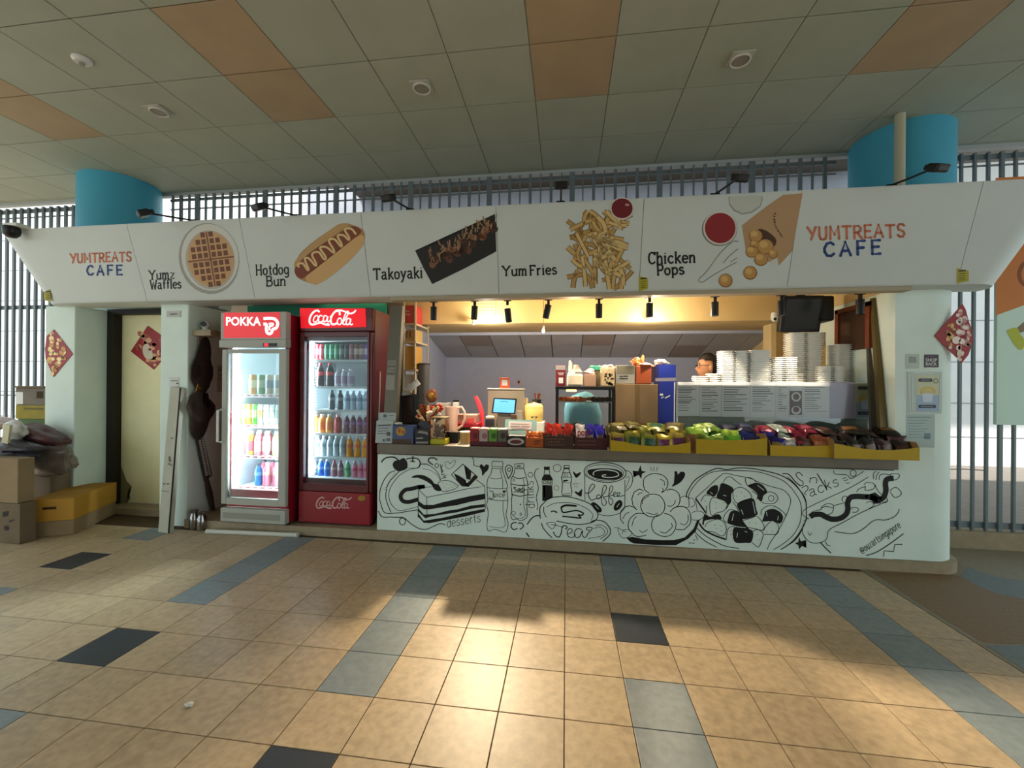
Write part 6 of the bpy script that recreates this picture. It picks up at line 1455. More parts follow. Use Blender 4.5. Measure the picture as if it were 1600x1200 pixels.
# ================================================================ the man at the back, facing left
def make_person():
    hc = atY(1105, 574, 5.0); k = 1.06; zf = .0955
    t = thing('person', 'man with short black hair and glasses facing left behind the foam boxes', 'person', (hc.x+.03, 5.0, zf))
    M_skin = mat('skin', 'c8906c', .5, spec=.3); M_hair = mat('hair_black', '14110f', .55); M_shirt = mat('shirt_blue', '6fa8bc', .8); M_trs = mat('trousers_dark', '24262c', .8)
    cx, cy, cz = hc
    # body: one continuous skinned figure standing, arms forward to the worktop
    me = bpy.data.meshes.new('body'); H = cz-.13
    J = {'pel': (cx+.05, cy, 1.0, .15, .12), 'chest': (cx+.045, cy, 1.33, .17, .12), 'sh': (cx+.05, cy, H-.10, .13, .10), 'nk': (cx+.045, cy, H-.03, .058, .058), 'hd': (cx+.03, cy, H+.03, .055, .055)}
    for s, n in ((-1, 'l'), (1, 'r')):
        J['s'+n] = (cx+.045, cy+s*.2, H-.15, .062, .062); J['e'+n] = (cx+.02, cy+s*.25, H-.44, .048, .048); J['w'+n] = (cx-.22, cy+s*.2, H-.5, .034, .03); J['h'+n] = (cx-.30, cy+s*.18, H-.51, .036, .018)
        J['k0'+n] = (cx+.05, cy+s*.1, .92, .095, .09); J['kn'+n] = (cx+.03, cy+s*.11, .53, .065, .065); J['an'+n] = (cx+.06, cy+s*.11, .15, .045, .045); J['to'+n] = (cx-.10, cy+s*.12, .125, .04, .03)
    E = [('pel', 'chest'), ('chest', 'sh'), ('sh', 'nk'), ('nk', 'hd')]
    for n in 'lr': E += [('sh', 's'+n), ('s'+n, 'e'+n), ('e'+n, 'w'+n), ('w'+n, 'h'+n), ('pel', 'k0'+n), ('k0'+n, 'kn'+n), ('kn'+n, 'an'+n), ('an'+n, 'to'+n)]
    names = list(J); off = LOC[t.name]
    me.from_pydata([Vector(J[n][:3])-off for n in names], [(names.index(a), names.index(b)) for a, b in E], [])
    o = bpy.data.objects.new('body', me); COL.objects.link(o)
    md = o.modifiers.new('s', 'SKIN'); sk = me.skin_vertices[0]
    for i, n in enumerate(names): sk.data[i].radius = J[n][3:5]; sk.data[i].use_root = (n == 'pel')
    o.modifiers.new('d', 'SUBSURF').levels = 2
    dg = bpy.context.evaluated_depsgraph_get(); m2 = bpy.data.meshes.new_from_object(o.evaluated_get(dg)); bpy.data.objects.remove(o)
    for m in (M_skin, M_shirt, M_trs): m2.materials.append(m)
    for p in m2.polygons:
        p.use_smooth = True; c = p.center+off
        p.material_index = 2 if c.z < 1.0 else (1 if c.z < H-.045 and c.x > cx-.08 else 0)
    o = bpy.data.objects.new('body', m2); COL.objects.link(o); o.parent = t; LOC[o.name] = off
    # head shaped from a sphere, nose towards -X
    bm = B(); bmesh.ops.create_uvsphere(bm, u_segments=28, v_segments=20, radius=1)
    for v in bm.verts:
        x, y, z = v.co; f = -x
        X = -.100*f if f > 0 else -.105*f; X = x*.102; Y = y*.078; Z = z*.128
        if z < -.1: Y *= 1-.28*min(1, (-z-.1)/.8); X += -.018*min(1, -z-.1) if f > 0 else .03*(-z-.1)*1
        if f > .55 and abs(y) < .3: X -= .03*max(0, 1-abs(z+.12)/.22)*max(0, 1-abs(y)/.24)        # nose
        if f > .5 and abs(y) < .5 and .02 < z < .28: X += .010*max(0, 1-abs(abs(y)-.3)/.2)         # eye hollows
        if f > .6 and abs(z+.5) < .1 and abs(y) < .35: X -= .006                                    # lips
        if f > .6 and z < -.72: X -= .010                                                           # chin
        v.co = Vector((cx+X*k, cy+Y*k, cz+Z*k))
    hd = obj('head', bm, M_skin, t, True)
    for s in (-1, 1):
        obj('ear', blob(B(), (cx+.012, cy+s*.081*k, cz-.008), (.022, .010, .034), 3, .1), M_skin, hd, True)
        obj('eye', blob(B(), (cx-.088*k, cy+s*.031, cz+.016), (.008, .012, .008), 1, 0), mat('eye_white', 'd8d4cc', .3), hd, True)
        obj('eyebrow', blob(B(), (cx-.094*k, cy+s*.032, cz+.043), (.008, .02, .005), 1, 0), M_hair, hd, True)
    obj('mouth', blob(B(), (cx-.099*k, cy, cz-.066), (.006, .022, .004), 1, 0), mat('lip', '9a5a4c', .5), hd, True)
    bm = B(); bmesh.ops.create_uvsphere(bm, u_segments=30, v_segments=22, radius=1); rr = random.Random(1)
    for v in bm.verts:
        x, y, z = v.co; q = 1.1+.03*math.sin(9*y+3*x)+.02*math.sin(14*z+5*y)+rr.uniform(-.012, .012)
        v.co = Vector((cx+.008+x*.106*k*q, cy+y*.082*k*q, cz+.012+z*.132*k*q))
    cut = [v for v in bm.verts if not ((v.co.z-cz) > .062+.25*max(0, -(v.co.x-cx)-.02) or ((v.co.x-cx) > .028 and (v.co.z-cz) > -.085))]
    bmesh.ops.delete(bm, geom=cut, context='VERTS')
    obj('hair', bm, M_hair, hd, True)
    g = thing('x', '', '', (0, 0, 0)); bpy.data.objects.remove(g)
    fr = []
    gl = tube(B(), [(cx+.012, cy-.088, cz+.02), (cx-.09, cy-.074, cz+.022), (cx-.108, cy-.062, cz+.02)], .0028, 6)
    tube(gl, [(cx+.012, cy+.088, cz+.02), (cx-.09, cy+.074, cz+.022), (cx-.108, cy+.062, cz+.02)], .0028, 6)
    for s in (-1, 1):
        c = [(cx-.108-.004*math.cos(a), cy+s*.034+.028*math.cos(a), cz+.010+.019*math.sin(a)) for a in [2*PI*i/14 for i in range(15)]]
        tube(gl, c, .0028, 6)
    tube(gl, [(cx-.112, cy-.008, cz+.014), (cx-.116, cy, cz+.017), (cx-.112, cy+.008, cz+.014)], .0028, 6)
    obj('glasses', gl, M_blk, hd, kind=None)
    for s in (-1, 1):      # five fingers on each hand
        wx, wy, wz = J['h'+('l' if s < 0 else 'r')][:3]
        for i in range(4):
            L = (.062, .07, .066, .05)[i]; y = wy+(i-1.5)*.018
            obj('finger', tube(B(), [(wx+.01, y, wz), (wx-.03, y, wz+.004), (wx-.03-L*.5, y, wz-.008), (wx-.02-L, y, wz-.035)], [.010, .010, .009, .007], 8), M_skin, t, True)
        obj('thumb', tube(B(), [(wx+.02, wy-s*.03, wz-.004), (wx-.005, wy-s*.052, wz-.012), (wx-.035, wy-s*.056, wz-.025)], [.012, .011, .009], 8), M_skin, t, True)
make_person()
# ================================================================ left side: cartons, bags, door side things
M_ctn2 = mat('carton_tan', '8a7556', .85, var=.1, scale=5); M_ctnd = mat('carton_dark', '6a5a45', .85, var=.12, scale=5)
def carton(label, x0, x1, y0, y1, z0, z1, m, rot=0, tape=None, name='carton', lid=None):
    c = Vector(((x0+x1)/2, (y0+y1)/2, z0)); t = thing(name, label, 'box', c)
    M = Matrix.Translation(c) @ Matrix.Rotation(rot, 4, 'Z') @ Matrix.Translation(-c)
    zl = z1 if not lid else z0+(z1-z0)*lid[0]
    body = obj('body', box(B(), x0, x1, y0, y1, z0, zl-.0005, .006, M), m, t)
    if lid: obj('lid', box(B(), x0-.006, x1+.006, y0-.006, y1+.006, zl, z1, .005, M), lid[1], t)
    if tape: obj('tape', box(B(), (x0+x1)/2-.03, (x0+x1)/2+.03, y0-.0015, y0-.0003, z0+.01, z1-.006, 0, M), tape, t)
    return t, body, M
M_tape = mat('tape_brown')
# orange lidded carton standing lengthwise in front of the pile
pA = atZ(43, 841, 0); pB = atZ(85, 846, 0); pC = atZ(158, 811, 0)
w = (pB-pA).length; dv = (pC-pB); L = dv.length; ang = math.atan2(dv.y, dv.x)-PI/2
c0 = pA
M = Matrix.Translation(pA) @ Matrix.Rotation(ang, 4, 'Z')
zt = .36
t = thing('carton', 'long carton with an orange yellow upper half on the floor before the left pier', 'box', (pA+pC)/2)
obj('body', box(B(), 0, w, 0, L, .001, .145, .006, M), M_ctn2, t)
lidm = mat('carton_orange', 'b0822c', .7, var=.1, scale=5)
ld = obj('lid', box(B(), -.004, w+.004, -.004, L+.004, .1455, zt, .006, M), lidm, t)
obj('hand_hole', box(B(), w*.32, w*.62, -.0058, -.0042, .26, .285, 0, M), mat('hole_dark', '3a2810', .9), ld)
YL = 3.35
# big pile against the fence
def cpx(label, px, Y, dep, z0, m, **k):
    a, b, c, d = rect(*px, Y); return carton(label, a, b, Y, Y+dep, z0, d, m, **k)
t, b1, _ = cpx('lower brown carton at the left edge with dark print', (-40, 786, 31, 850), 3.12, .12, .001, M_ctnd)
pl = plane_y(3.12); Ink().fill('4 800 14 798 12 806 4 808').disc(10, 825, 4, 4).line('14 815 22 812', 2, False).build('carton_print', mat('print_black2', '2a2520', .8), b1, pl, .002)
ztop = rect(-40, 786, 31, 850, 3.12)[3]
t, b2, _ = cpx('upper brown carton at the left edge with a red ring print', (-45, 716, 28, 786), 3.13, .12, ztop+.001, M_ctn2)
Ink().line('-2 736 8 746 6 760 -4 768', 1.6).line('8 752 26 745', 1.4, False).build('carton_print', mat('print_redbrown', '6a2c22', .7), b2, plane_y(3.14), .002)
zu = rect(-45, 716, 28, 786, 3.14)[3]
t, b3, _ = carton('large dark brown carton between the left edge cartons and the pier', -5.80, -5.26, 3.56, 3.735, .001, atY(70, 722, 3.56).z, M_ctnd)
zb3 = rect(33, 720, 110, 806, 3.50)[3]
M_film = mat('film_bag', '6e625a', .25, var=.25, scale=10, bump=.8); M_maroon = mat('bag_maroon', '4e2c30', .35, var=.35, scale=14, bump=.8); M_silver = mat('bag_silver', 'b8b4b0', .22, var=.3, scale=16, bump=.8)
M_navy = mat('bag_navy', '2c2a34', .3, var=.5, scale=16, bump=.6)
def sack(label, px, Y, r_y, m, seed, tilt=0):
    a, b, c, d = rect(*px, Y); Mr = Matrix.Rotation(tilt, 4, 'Y')
    bm = blob(B(), ((a+b)/2, Y, (c+d)/2), ((b-a)/2, r_y, (d-c)/2), seed, .28, 18, 12, Mr)
    return tag(obj('snack_bag', bm, m, smooth=True), label, 'bag')
sack('crinkled clear bag of brown goods drooping over the dark carton', (36, 692, 120, 742), 3.58, .13, M_film, 3, .1)
sack('long maroon foil bag lying on top of the crinkled clear bag', (26, 666, 100, 702), 3.56, .12, M_maroon, 5, .22)
sack('dark bag of mixed packets on the carton with the red ring', (-40, 690, 68, 718), 3.36, .15, M_navy, 7)
sack('shiny silver plastic bag at the left of the maroon bag', (14, 657, 42, 690), 3.42, .08, M_silver, 9)
sack('pinkish white bag at the left edge above the dark bag', (-40, 650, 22, 672), 3.55, .12, mat('bag_pinkish', 'b09c98', .4, var=.2, scale=12, bump=.5), 11)
a, b, c, d = rect(4, 662, 14, 692, 3.30)
tag(obj('wood_slat', box(B(), a, b, 3.29, 3.31, c-.05, d, .003, Matrix.Translation((a, 0, c)) @ Matrix.Rotation(.15, 4, 'Y') @ Matrix.Translation((-a, 0, -c))), mat('slat_cream', 'c0b898', .6)), 'short cream slat standing among the bags at the left edge', 'slat')
# back column of boxes by the fence
Yb = 3.98
zz = .001
for k, (px, m, lb) in enumerate((((28, 655, 80, 700), mat('carton_green', '3c5a2c', .7, var=.15, scale=8), 'dark green carton under the mustard carton by the fence'), ((24, 633, 71, 655), mat('carton_mustard', '8a7c18', .7, var=.12, scale=8), 'mustard yellow carton on the dark green carton'), ((24, 606, 71, 633), mat('carton_greybrown', '6e675c', .8, var=.1), 'grey brown open carton on top of the mustard carton'))):
    a, b, c, d = rect(*px, Yb); a2, b2, c2, d2 = a, min(b, -5.64), c, d
    t, bx, _ = carton(lb, a2, b2, Yb, Yb+.3, zz, d, m); zz = d+.001
    if k == 2:
        obj('label_sheet', box(B(), a2+.01, a2+.11, Yb-.002, Yb-.0004, c+.01, d-.05), M_paper, t); obj('flap', box(B(), a2-.01, b2+.0, Yb-.02, Yb+.31, d+.0005, d+.02, .004), M_ctnd, t); obj('opening', box(B(), b2-.12, b2-.03, Yb-.002, Yb-.0004, d-.12, d-.04), mat('hole_dark'), t)
    if k == 1: obj('carton_print', box(B(), a2+.12, b2-.03, Yb-.002, Yb-.0004, d-.055, d-.03), mat('print_olive2', '5c5410', .7), t)
# leaning white board beside the middle pier
t = thing('leaning_board', 'long white packing board leaning against the middle pier', 'board', (atZ(262, 832, 0).x, 3.55, .0))
q = [atZ(247, 831, 0), atZ(262, 833, 0)]; top = [atY(266, 604, 3.70), atY(280.5, 606, 3.70)]
bm = B(); f = [bm.verts.new(p) for p in (q[0], q[1], top[1], top[0])]; k = [bm.verts.new(p+Vector((.028, .035, 0))) for p in (q[0], q[1], top[1], top[0])]
bm.faces.new(f); bm.faces.new(k[::-1])
for i in range(4): bm.faces.new((f[i], f[(i+1) % 4], k[(i+1) % 4], k[i]))
obj('board', bm, mat('board_white', 'b4b2a0', .6, var=.05), t)
pl = (q[0], (q[1]-q[0]).cross(top[0]-q[0]).normalized())
a = Ink()
for s in ('267 685 270 684', '262 725 266 725', '264 713 265 722', '255 756 258 756', '261 756 264 756', '266 727 268 727'): a.line(s, 1.6, False)
a.line('252 767 264 768', .7, False).build('board_print', mat('print_slate', '3c3c38', .7), t, pl, .002)
bm = B(); f = [p+Vector((.0285, .001, 0)) for p in (q[1], top[1])]
obj('edge_strip', tube(B(), [q[1]+Vector((.012, -.001, 0)), top[1]+Vector((.012, -.001, 0))], .009, 4), mat('edge_black', '1c1a16', .6), t)
# plates and notices on the pier
def notice(label, px, Y, m, name='notice', cat='notice', th=.004):
    a, b, c, d = rect(*px, Y); return tag(obj(name, box(B(), a, b, Y-th-.0005, Y-.0005, c, d), m), label, cat)
n = notice('small white unit number plate high on the middle pier', (260, 485, 283, 496), WALLY, M_white)
Ink().fill('261 486 282 486 282 495 261 495').build('plate_face', mat('plate_face', 'b8bab0', .5), n, plane_y(WALLY-.0045), .001); Ink().line('266 491 277 490.5', 1.6, False).build('plate_print', mat('print_grey'), n, plane_y(WALLY-.0045), .002)
n = notice('small white notice above the leaning board', (265, 589, 280, 604), WALLY, M_paper)
Ink().line('267 595 278 595', 1, False).fill('275 600 279 600 277 597').build('notice_print', mat('print_slate'), n, plane_y(WALLY-.0045), .001)
y0, y1 = atX(339.5, 590, -3.872).y, atX(351, 590, -3.872).y; z0, z1 = atX(345, 612, -3.872).z, atX(345, 571, -3.872).z
n = tag(obj('notice', box(B(), -3.8735, -3.871, y0, y1, z0, z1), mat('notice_greywhite', 'b4b4ac', .7)), 'white notice sheet on the pier side left of the grey fridge', 'notice')
Ink().line('341 578 349 578', 1.2, False).line('341 586 348 586', .7, False).line('341 592 349 592', .7, False).build('notice_print', mat('print_grey'), n, (Vector((-3.871, 0, 0)), Vector((1, 0, 0))), .001)
# teal panels at the top of the recess
a, b, c, d = rect(470, 473, 604, 492, 4.60)
tag(obj('teal_board', box(B(), a-.7, b, 4.58, 4.61, c-.12, d-.02), mat('board_teal', '3cb8a4', .5)), 'teal board on the recess wall above the fridges', 'board')
tag(obj('batten_light', box(B(), a+.3, b+.0, 4.50, 4.55, d-.005, d+.03, .006), mat('batten_glow', 'f0e8b8', .5, emit=1.0)), 'long pale batten lamp over the teal board', 'lamp')
# cloth and strips hanging on the side of the pier (surface X = -3.875)
XS = -3.868
def side(x, y): v = atX(x, y, XS); return v
t = thing('coat', 'dark brown coat hanging on the side of the middle pier', 'coat', side(308, 640))
M_coat = mat('coat_brown', '2e211b', .9, var=.35, scale=6, bump=.5)
def cloth_from(pxs, x0, x1):
    pts = [(side(x, y).y, side(x, y).z) for x, y in pxs]; bm = B()
    A = [bm.verts.new((x0, y, z)) for y, z in pts]; D = [bm.verts.new((x1, y, z)) for y, z in pts]; nn = len(pts)
    bm.faces.new(A); bm.faces.new(D[::-1])
    for i in range(nn): bm.faces.new((A[i], A[(i+1) % nn], D[(i+1) % nn], D[i]))
    return bm
v = side(312, 574); obj('upper_body', blob(B(), (XS+.045, v.y, v.z), (.04, .11, .235), 4, .3, 16, 14), M_coat, t, True)
v = side(307, 643); obj('lower_body', blob(B(), (XS+.06, v.y, v.z), (.052, .15, .22), 9, .3, 16, 14), mat('coat_grey', '3a3028', .9, var=.3, scale=6, bump=.5), t, True)
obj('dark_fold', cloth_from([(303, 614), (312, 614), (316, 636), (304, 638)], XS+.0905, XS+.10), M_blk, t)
bm = blob(B(), (XS+.03, side(311, 585).y, side(311, 585).z), (.06, .11, .2), 4, .15)
obj('sleeve', bm, M_coat, t, True)
g = cloth_from([(306, 583), (313, 583), (308, 611), (298, 611)], XS+.055, XS+.062)
tag(obj('gold_strip', g, mat('foil_strip', '9a7838', .35, metal=.6, var=.4, scale=30)), 'short gold foil strip hanging on the dark coat', 'strip')
g = cloth_from([(302, 680), (313, 676), (328, 742), (317, 752)], XS+.012, XS+.03)
t = obj('beaded_strip', g, mat('strip_dark', '3a3a3a', .5)); tag(t, 'black and white beaded strip hanging below the coat', 'strip')
LOC[t.name] = t.location.copy(); bm = B()
for k in range(18):
    for s in (0, 1):
        v = side(306.5+s*5+k*.72, 682+k*3.5-s*.8); box(bm, XS+.031, XS+.036, v.y-.012, v.y+.012, v.z-.01, v.z+.01, 0)
obj('bead', bm, mat('bead_white', 'c4c4bc', .4), t, kind='stuff')
tag(obj('walking_stick', tube(B(), [side(318, 745)+Vector((.03, 0, 0)), side(322, 770)+Vector((.04, 0, 0)), (side(326, 800)+Vector((.05, 0, 0))).xy.to_3d()+Vector((0, 0, .10))], [.018, .03, .022], 8), mat('stick_brown', '3c2a1e', .7, var=.2), smooth=True), 'brown wrapped bundle standing below the beaded strip', 'bundle')
# bracket shelf with camera
Yb2 = 3.88; a, b, c, d = rect(318, 516, 338, 526, Yb2)
t = thing('bracket_shelf', 'small rough wooden shelf high beside the middle pier', 'shelf', (XS, Yb2, c))
obj('board', box(B(), XS+.001, b+.02, 3.79, 3.98, c, d-.006, .006), mat('board_rough', '9a8a74', .8, var=.25, scale=12), t)
obj('brace', box(B(), XS+.001, XS+.02, 3.85, 3.92, c-.09, c-.001), mat('board_rough'), t)
p = atY(322, 508, Yb2); q = Vector((max(p.x, XS+.052), Yb2, d-.005))
t = thing('indoor_camera', 'small white round camera with a black face on the wooden shelf', 'camera', q)
obj('base', lathe(B(), [(.035, d-.005), (.032, d+.02), (0, d+.022)], (q.x, q.y, 0), 14), M_white, t, True); obj('ball', blob(B(), (q.x, q.y, d+.055), (.046, .046, .046), 1, 0, 16, 12), M_white, t, True)
bm = lathe(B(), [(0, 0), (.026, .004), (.028, .012), (0, .012)], (0, 0, 0), 14)
Mf = Matrix.Translation((q.x+.012, q.y-.036, d+.06)) @ Matrix.Rotation(.3, 4, 'Z') @ Matrix.Rotation(PI/2, 4, 'X')
for v in bm.verts: v.co = Mf @ v.co
obj('face', bm, M_blk, t)
# jars and white pipe on the floor before the plinth
for k, (x, y, h, m, lb) in enumerate(((303, 826, .17, glassmat('jar_glass', 'b8b0a0', .7, .1), 'clear glass jar on the floor left of the white pipe'), (315, 828, .16, glassmat('jar_glass'), 'second clear glass jar on the floor beside the white pipe'), (297, 815, .13, mat('jar_brownish', '5c4a3a', .4), 'dark brown jar on the floor behind the clear jars'))):
    p = atZ(x, y, 0); t = thing('glass_jar', lb, 'jar', (p.x, p.y, .0))
    obj('body', lathe(B(), [(.04, .001), (.044, .02), (.044, h*.75), (.032, h*.9), (.032, h)], (p.x, p.y, 0), 14), m, t, True); obj('lid', lathe(B(), [(.035, h+.0005), (.035, h+.02), (0, h+.021)], (p.x, p.y, 0), 14), mat('lid_dark', '3a342c', .4), t)
a = atZ(323, 830, .02); b = atZ(465, 836, .02)
t = thing('white_pipe', 'white plastic pipe lying on the floor before the fridges', 'pipe', (a+b)/2-Vector((0, 0, .02)))
obj('tube', tube(B(), [a, b], .022, 12), mat('pipe_white', 'c8c8be', .45), t, True); obj('end_ring', tube(B(), [b-Vector((.03, 0, 0)), b+Vector((.004, 0, 0))], .0245, 12), mat('pipe_white'), t)
# ================================================================ new year diamonds
def gold_print(spec, par, pl, cols):
    rr = random.Random(spec[0]); inks = [Ink() for _ in cols]
    for x, y, r in spec[1]:
        for k in range(3): inks[rr.randrange(len(cols))].disc(x+rr.uniform(-r, r)*.6, y+rr.uniform(-r, r)*.6, r*rr.uniform(.4, .8), r*rr.uniform(.4, .8), rr.uniform(0, 3), 9)
    for i, (k, c) in enumerate(zip(inks, cols)):
        if k.p: k.build('gold_print', mat('gp_'+c, c, .45, metal=.15), par, pl, .0012+.0004*i)
def diamond(label, pts, pl, cut=None):
    n = pl[1] if pl[1].dot(EYE-pl[0]) > 0 else -pl[1]
    vs = [hit(x, y, pl) for x, y in parse(pts)]; bm = B()
    f = [bm.verts.new(v+n*.006) for v in vs]; k = [bm.verts.new(v+n*.001) for v in vs]; bm.faces.new(f); bm.faces.new(k[::-1])
    for i in range(len(f)): bm.faces.new((f[i], f[(i+1) % len(f)], k[(i+1) % len(f)], k[i]))
    o = tag(obj('new_year_ornament', bm, mat('ornament_red', '9c1018', .45)), label, 'ornament', None); return o, (pl[0]+n*.006, n)
o, pl = diamond('red diamond ornament with gold relief on the left pier', '85 515 114.5 553 84.5 589 72 560 71 545 74 525', PW)
gold_print((1, [(80, 520, 5), (80, 530, 6), (78, 542, 6), (82, 552, 6), (90, 540, 5), (97, 548, 6), (100, 558, 5), (94, 564, 6), (80, 565, 7), (84, 576, 6), (90, 568, 5), (82, 583, 4), (88, 552, 3), (92, 533, 4)]), o, pl, ('dcae58', 'f0d494', 'c08c50'))
dpl = (Vector((0, 4.155, 0)), Vector((0, -1, 0)))
Ink().fill('176 786 176 716 183 724 190 730 194 742 198 752 206 760 200 768 204 778 198 787', False).build('door_stain', mat('stain_olive', '8a8458', .8), dr, (Vector((0, 4.155, 0)), Vector((0, -1, 0))), .001)
o, pl = diamond('red diamond ornament with a gold figure on the cream door', '231.5 509 254 525 256 560 241 577.5 205 549', dpl)
gold_print((2, [(222, 523, 7), (231, 530, 7), (226, 535, 5), (215, 540, 6), (240, 540, 6), (249, 535, 5), (250, 550, 6), (247, 560, 5), (238, 560, 6), (236, 567, 5), (242, 570, 4), (229, 562, 4)]), o, pl, ('b86a50', 'd8a878', '9a4038'))
Ink().fill('224 540 232 538 238 550 238 560 228 560 223 550', True).build('pale_print', mat('gp_white', 'd8ccb8', .5), o, pl, .003); Ink().disc(232, 532, 5, 4).build('pale_print', mat('gp_face', 'd8a888', .5), o, pl, .003)
Ink().disc(234, 546, 2.5, 2).build('pale_print', mat('gp_dark', '8a1c20', .5), o, pl, .004)
o, pl = diamond('red diamond ornament with silver and gold relief on the right pier', '1503 475 1508 484 1512 500 1519 520 1519 535 1512 555 1501 568 1495 560 1459 525', PW)
gold_print((3, [(1500, 490, 6), (1504, 498, 7), (1498, 502, 7), (1508, 510, 7), (1514, 522, 5), (1500, 515, 8), (1497, 530, 9), (1505, 535, 9), (1512, 540, 5), (1500, 545, 6), (1504, 552, 4), (1498, 559, 3)]), o, pl, ('d0b0a4', 'b08078', 'e0ccc0'))
gold_print((4, [(1485, 507, 6), (1480, 520, 6), (1484, 530, 7), (1490, 515, 5), (1486, 540, 4)]), o, pl, ('b08848', '8a5c34', 'c8a060'))
Ink().disc(1499, 552, 4, 5).disc(1500, 562, 3, 2.5).disc(1485, 543, 3, 2.5).build('pale_print', mat('gp_white'), o, pl, .003); Ink().disc(1508, 527, 3, 3.5).build('pale_print', mat('gp_dark'), o, pl, .003)
# ================================================================ notices on the right pier
pw = lambda l: (Vector((0, WALLY-l, 0)), Vector((0, -1, 0)))
n = notice('white sheet with a grey square at the top left of the right pier', (1415, 553, 1436, 576), WALLY, mat('notice_mint', 'bcc8c0', .6), th=.002)
Ink().fill('1420 557 1432 557.5 1432 567 1420 567').build('notice_print', mat('notice_greysq', '98a29e', .7), n, pw(.0025), .001)
n = notice('dark square label reading SHOP BACK on the right pier', (1444, 554, 1466, 574), WALLY, mat('label_black', '1e181c', .4), th=.003)
Ink().quad_text('SHOP', (1446.5, 559.5), (1464, 560), (1446.5, 565), (1464, 565.5), .02).quad_text('BACK', (1446.5, 566), (1464, 566.5), (1446.5, 571), (1464, 571.5), .02).build('label_lettering', mat('label_pink', 'd8d0d0', .5), n, pw(.0035), .001, 'white lettering reading SHOP BACK'); Ink().line('1448 557 1461 557.5', 1, False).line('1447 572.8 1462 573.2', .8, False).build('label_line', mat('label_mag', '8a4068', .5), n, pw(.0035), .001)
n = notice('plastic sleeve with a dish poster on the right pier', (1417, 581, 1471, 646), WALLY, mat('sleeve', 'b4c0b8', .3), th=.003)
dish_poster(n, pw(.0035), 1432, 586, 1467, 643, 1)
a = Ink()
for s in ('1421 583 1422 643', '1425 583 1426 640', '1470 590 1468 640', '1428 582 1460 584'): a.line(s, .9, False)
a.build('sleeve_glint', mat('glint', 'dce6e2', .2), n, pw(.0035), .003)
n = notice('pale printed price list under the dish poster on the right pier', (1416, 647, 1460, 699), WALLY, mat('list_pale', 'b0c2c0', .6), th=.002)
a = Ink(); a.line('1419 652 1455 652', 1.4, False)
for k in range(7): a.line([(1419, 657+k*4.4), (1450-(k % 3)*5, 657+k*4.4)], .8, False)
a.fill('1444 677 1454 677 1454 686 1444 686').build('list_print', mat('print_teal', '7c949a', .7), n, pw(.0025), .001)
# pipe beside the right column
p0 = atY(1404, 286, 3.85); p1 = atZ(1405, 190, 3.8)
tag(obj('down_pipe', tube(B(), [(p0.x, 3.84, 2.9), (p0.x, 3.84, 3.799)], .036, 14), mat('pipe_cream', 'b8b49c', .5), smooth=True), 'cream vertical pipe in front of the right blue column', 'pipe')
# ================================================================ mural board at the right edge
pa = atY(1556, 560, 4.36); X0 = atY(1556, 660, 4.36).x; z1 = atY(1580, 279, 4.36).z; z0 = atY(1580, 664, 4.36).z; X1 = 5.4
t = thing('mural_board', 'large board with an orange and mint painting on the right fence', 'board', ((X0+X1)/2, 4.36, z0))
bd = obj('board', box(B(), X0, X1, 4.355, 4.385, z0, z1), mat('board_mint', 'd0e8da', .6), t); plb = plane_y(4.355)
Ink().fill('1555.5 278 1700 270 1700 455 1640 470 1600 477 1556 493').build('painted_shape', mat('board_orange', 'd07a34', .6), bd, plb, .001)
Ink().line('1612 408 1600 412 1593 425 1596 440 1612 452', 6).build('painted_ring', mat('board_rust', '8a4a1c', .6), bd, plb, .002)
Ink().fill('1574 516 1590 512 1594 522 1600 530 1600 542 1594 547 1586 540 1578 527', True).build('painted_shape', mat('board_yellow', 'b8bc34', .6), bd, plb, .002)
Ink().fill('1590 512 1600 503 1614 498 1614 514 1594 520').build('painted_shape', mat('board_brown', '8a7258', .6), bd, plb, .002)
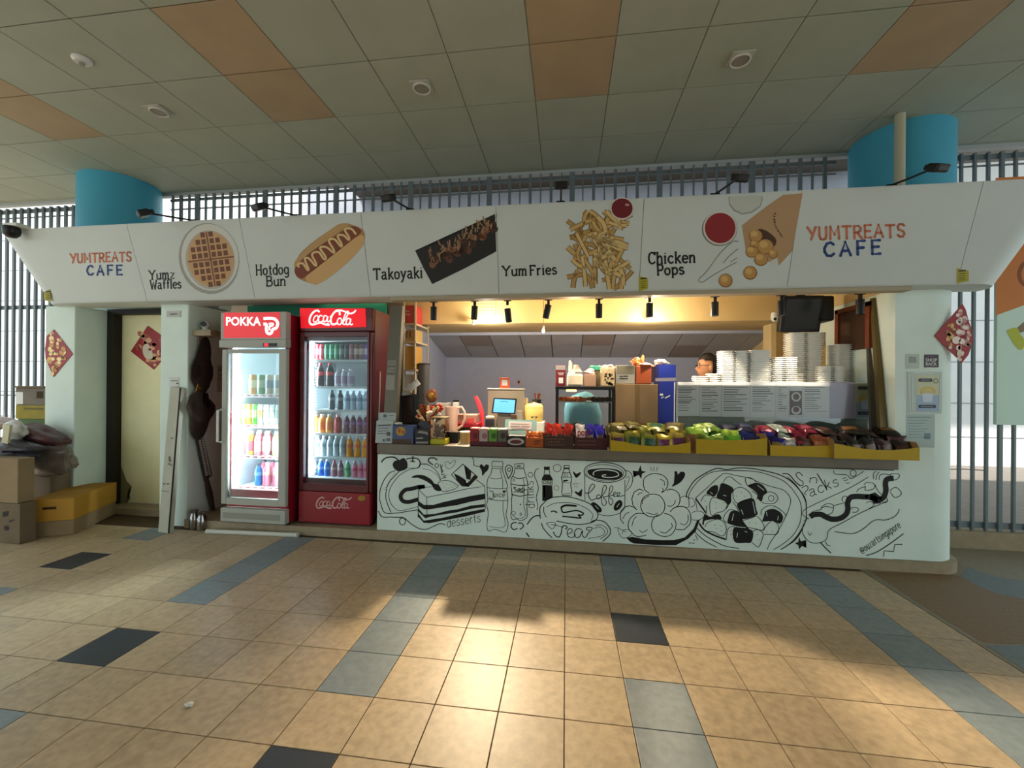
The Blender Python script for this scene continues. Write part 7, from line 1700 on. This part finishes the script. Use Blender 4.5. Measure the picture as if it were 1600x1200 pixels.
p = atY(1570, 712, 4.75)
tag(obj('cable', tube(B(), [(p.x-.3, 4.9, .02), (p.x-.1, 4.8, .02), (p.x+.2, 4.9, .02), (p.x+.6, 4.75, .02)], .012, 6), M_blk) if 0 else obj('cable', tube(B(), [(3.9+i*.28, 8.5+.06*math.sin(i*1.7), .008) for i in range(14)], .012, 6), M_blk), 'thin dark cable running along the outer wall behind the right fence', 'cable')
# ================================================================ fittings on the ceiling
def downlight(px, py, label, rot):
    p = atZ(px, py, 3.80); t = thing('ceiling_light', label, 'lamp', (p.x, p.y, 3.80))
    M = Matrix.Translation((p.x, p.y, 3.80)) @ Matrix.Rotation(rot, 4, 'Z')
    obj('frame', box(B(), -.075, .075, -.075, .075, -.012, -.001, .004, M), mat('light_frame', 'b4b2a8', .4), t)
    bm = lathe(B(), [(.066, -.012), (.068, -.022), (.06, -.026), (.058, -.018)], (0, 0, 0), 24, caps=False)
    for v in bm.verts: v.co = M @ v.co
    obj('ring', bm, mat('light_ring', 'd0cec6', .3), t, True)
    bm = lathe(B(), [(.058, -.014), (.057, -.018), (0, -.018)], (0, 0, 0), 24)
    for v in bm.verts: v.co = M @ v.co
    obj('lens', bm, mat('light_lens', '9a968c', .3), t)
downlight(248, 172, 'square ceiling light above the left end of the sign, off', 0)
downlight(659, 135, 'square ceiling light left of the middle orange panels, off', 0)
downlight(1157, 91, 'square ceiling light right of the middle orange panels, off', 0)
p = atZ(128, 92, 3.80)
t = thing('smoke_detector', 'small round white detector on the left of the ceiling', 'detector', (p.x, p.y, 3.80))
obj('base', lathe(B(), [(.055, 3.799), (.055, 3.785), (.04, 3.77)], (p.x, p.y, 0), 20), M_white, t, True); obj('core', lathe(B(), [(.018, 3.769), (.016, 3.755), (0, 3.754)], (p.x, p.y, 0), 12), mat('light_lens'), t)
# litter
p = atZ(296, 1103, 0)
tag(obj('litter', blob(B(), (p.x, p.y, .008), (.022, .012, .007), 3, .4), M_paper), 'tiny scrap of white and dark litter on the floor tiles', 'litter')
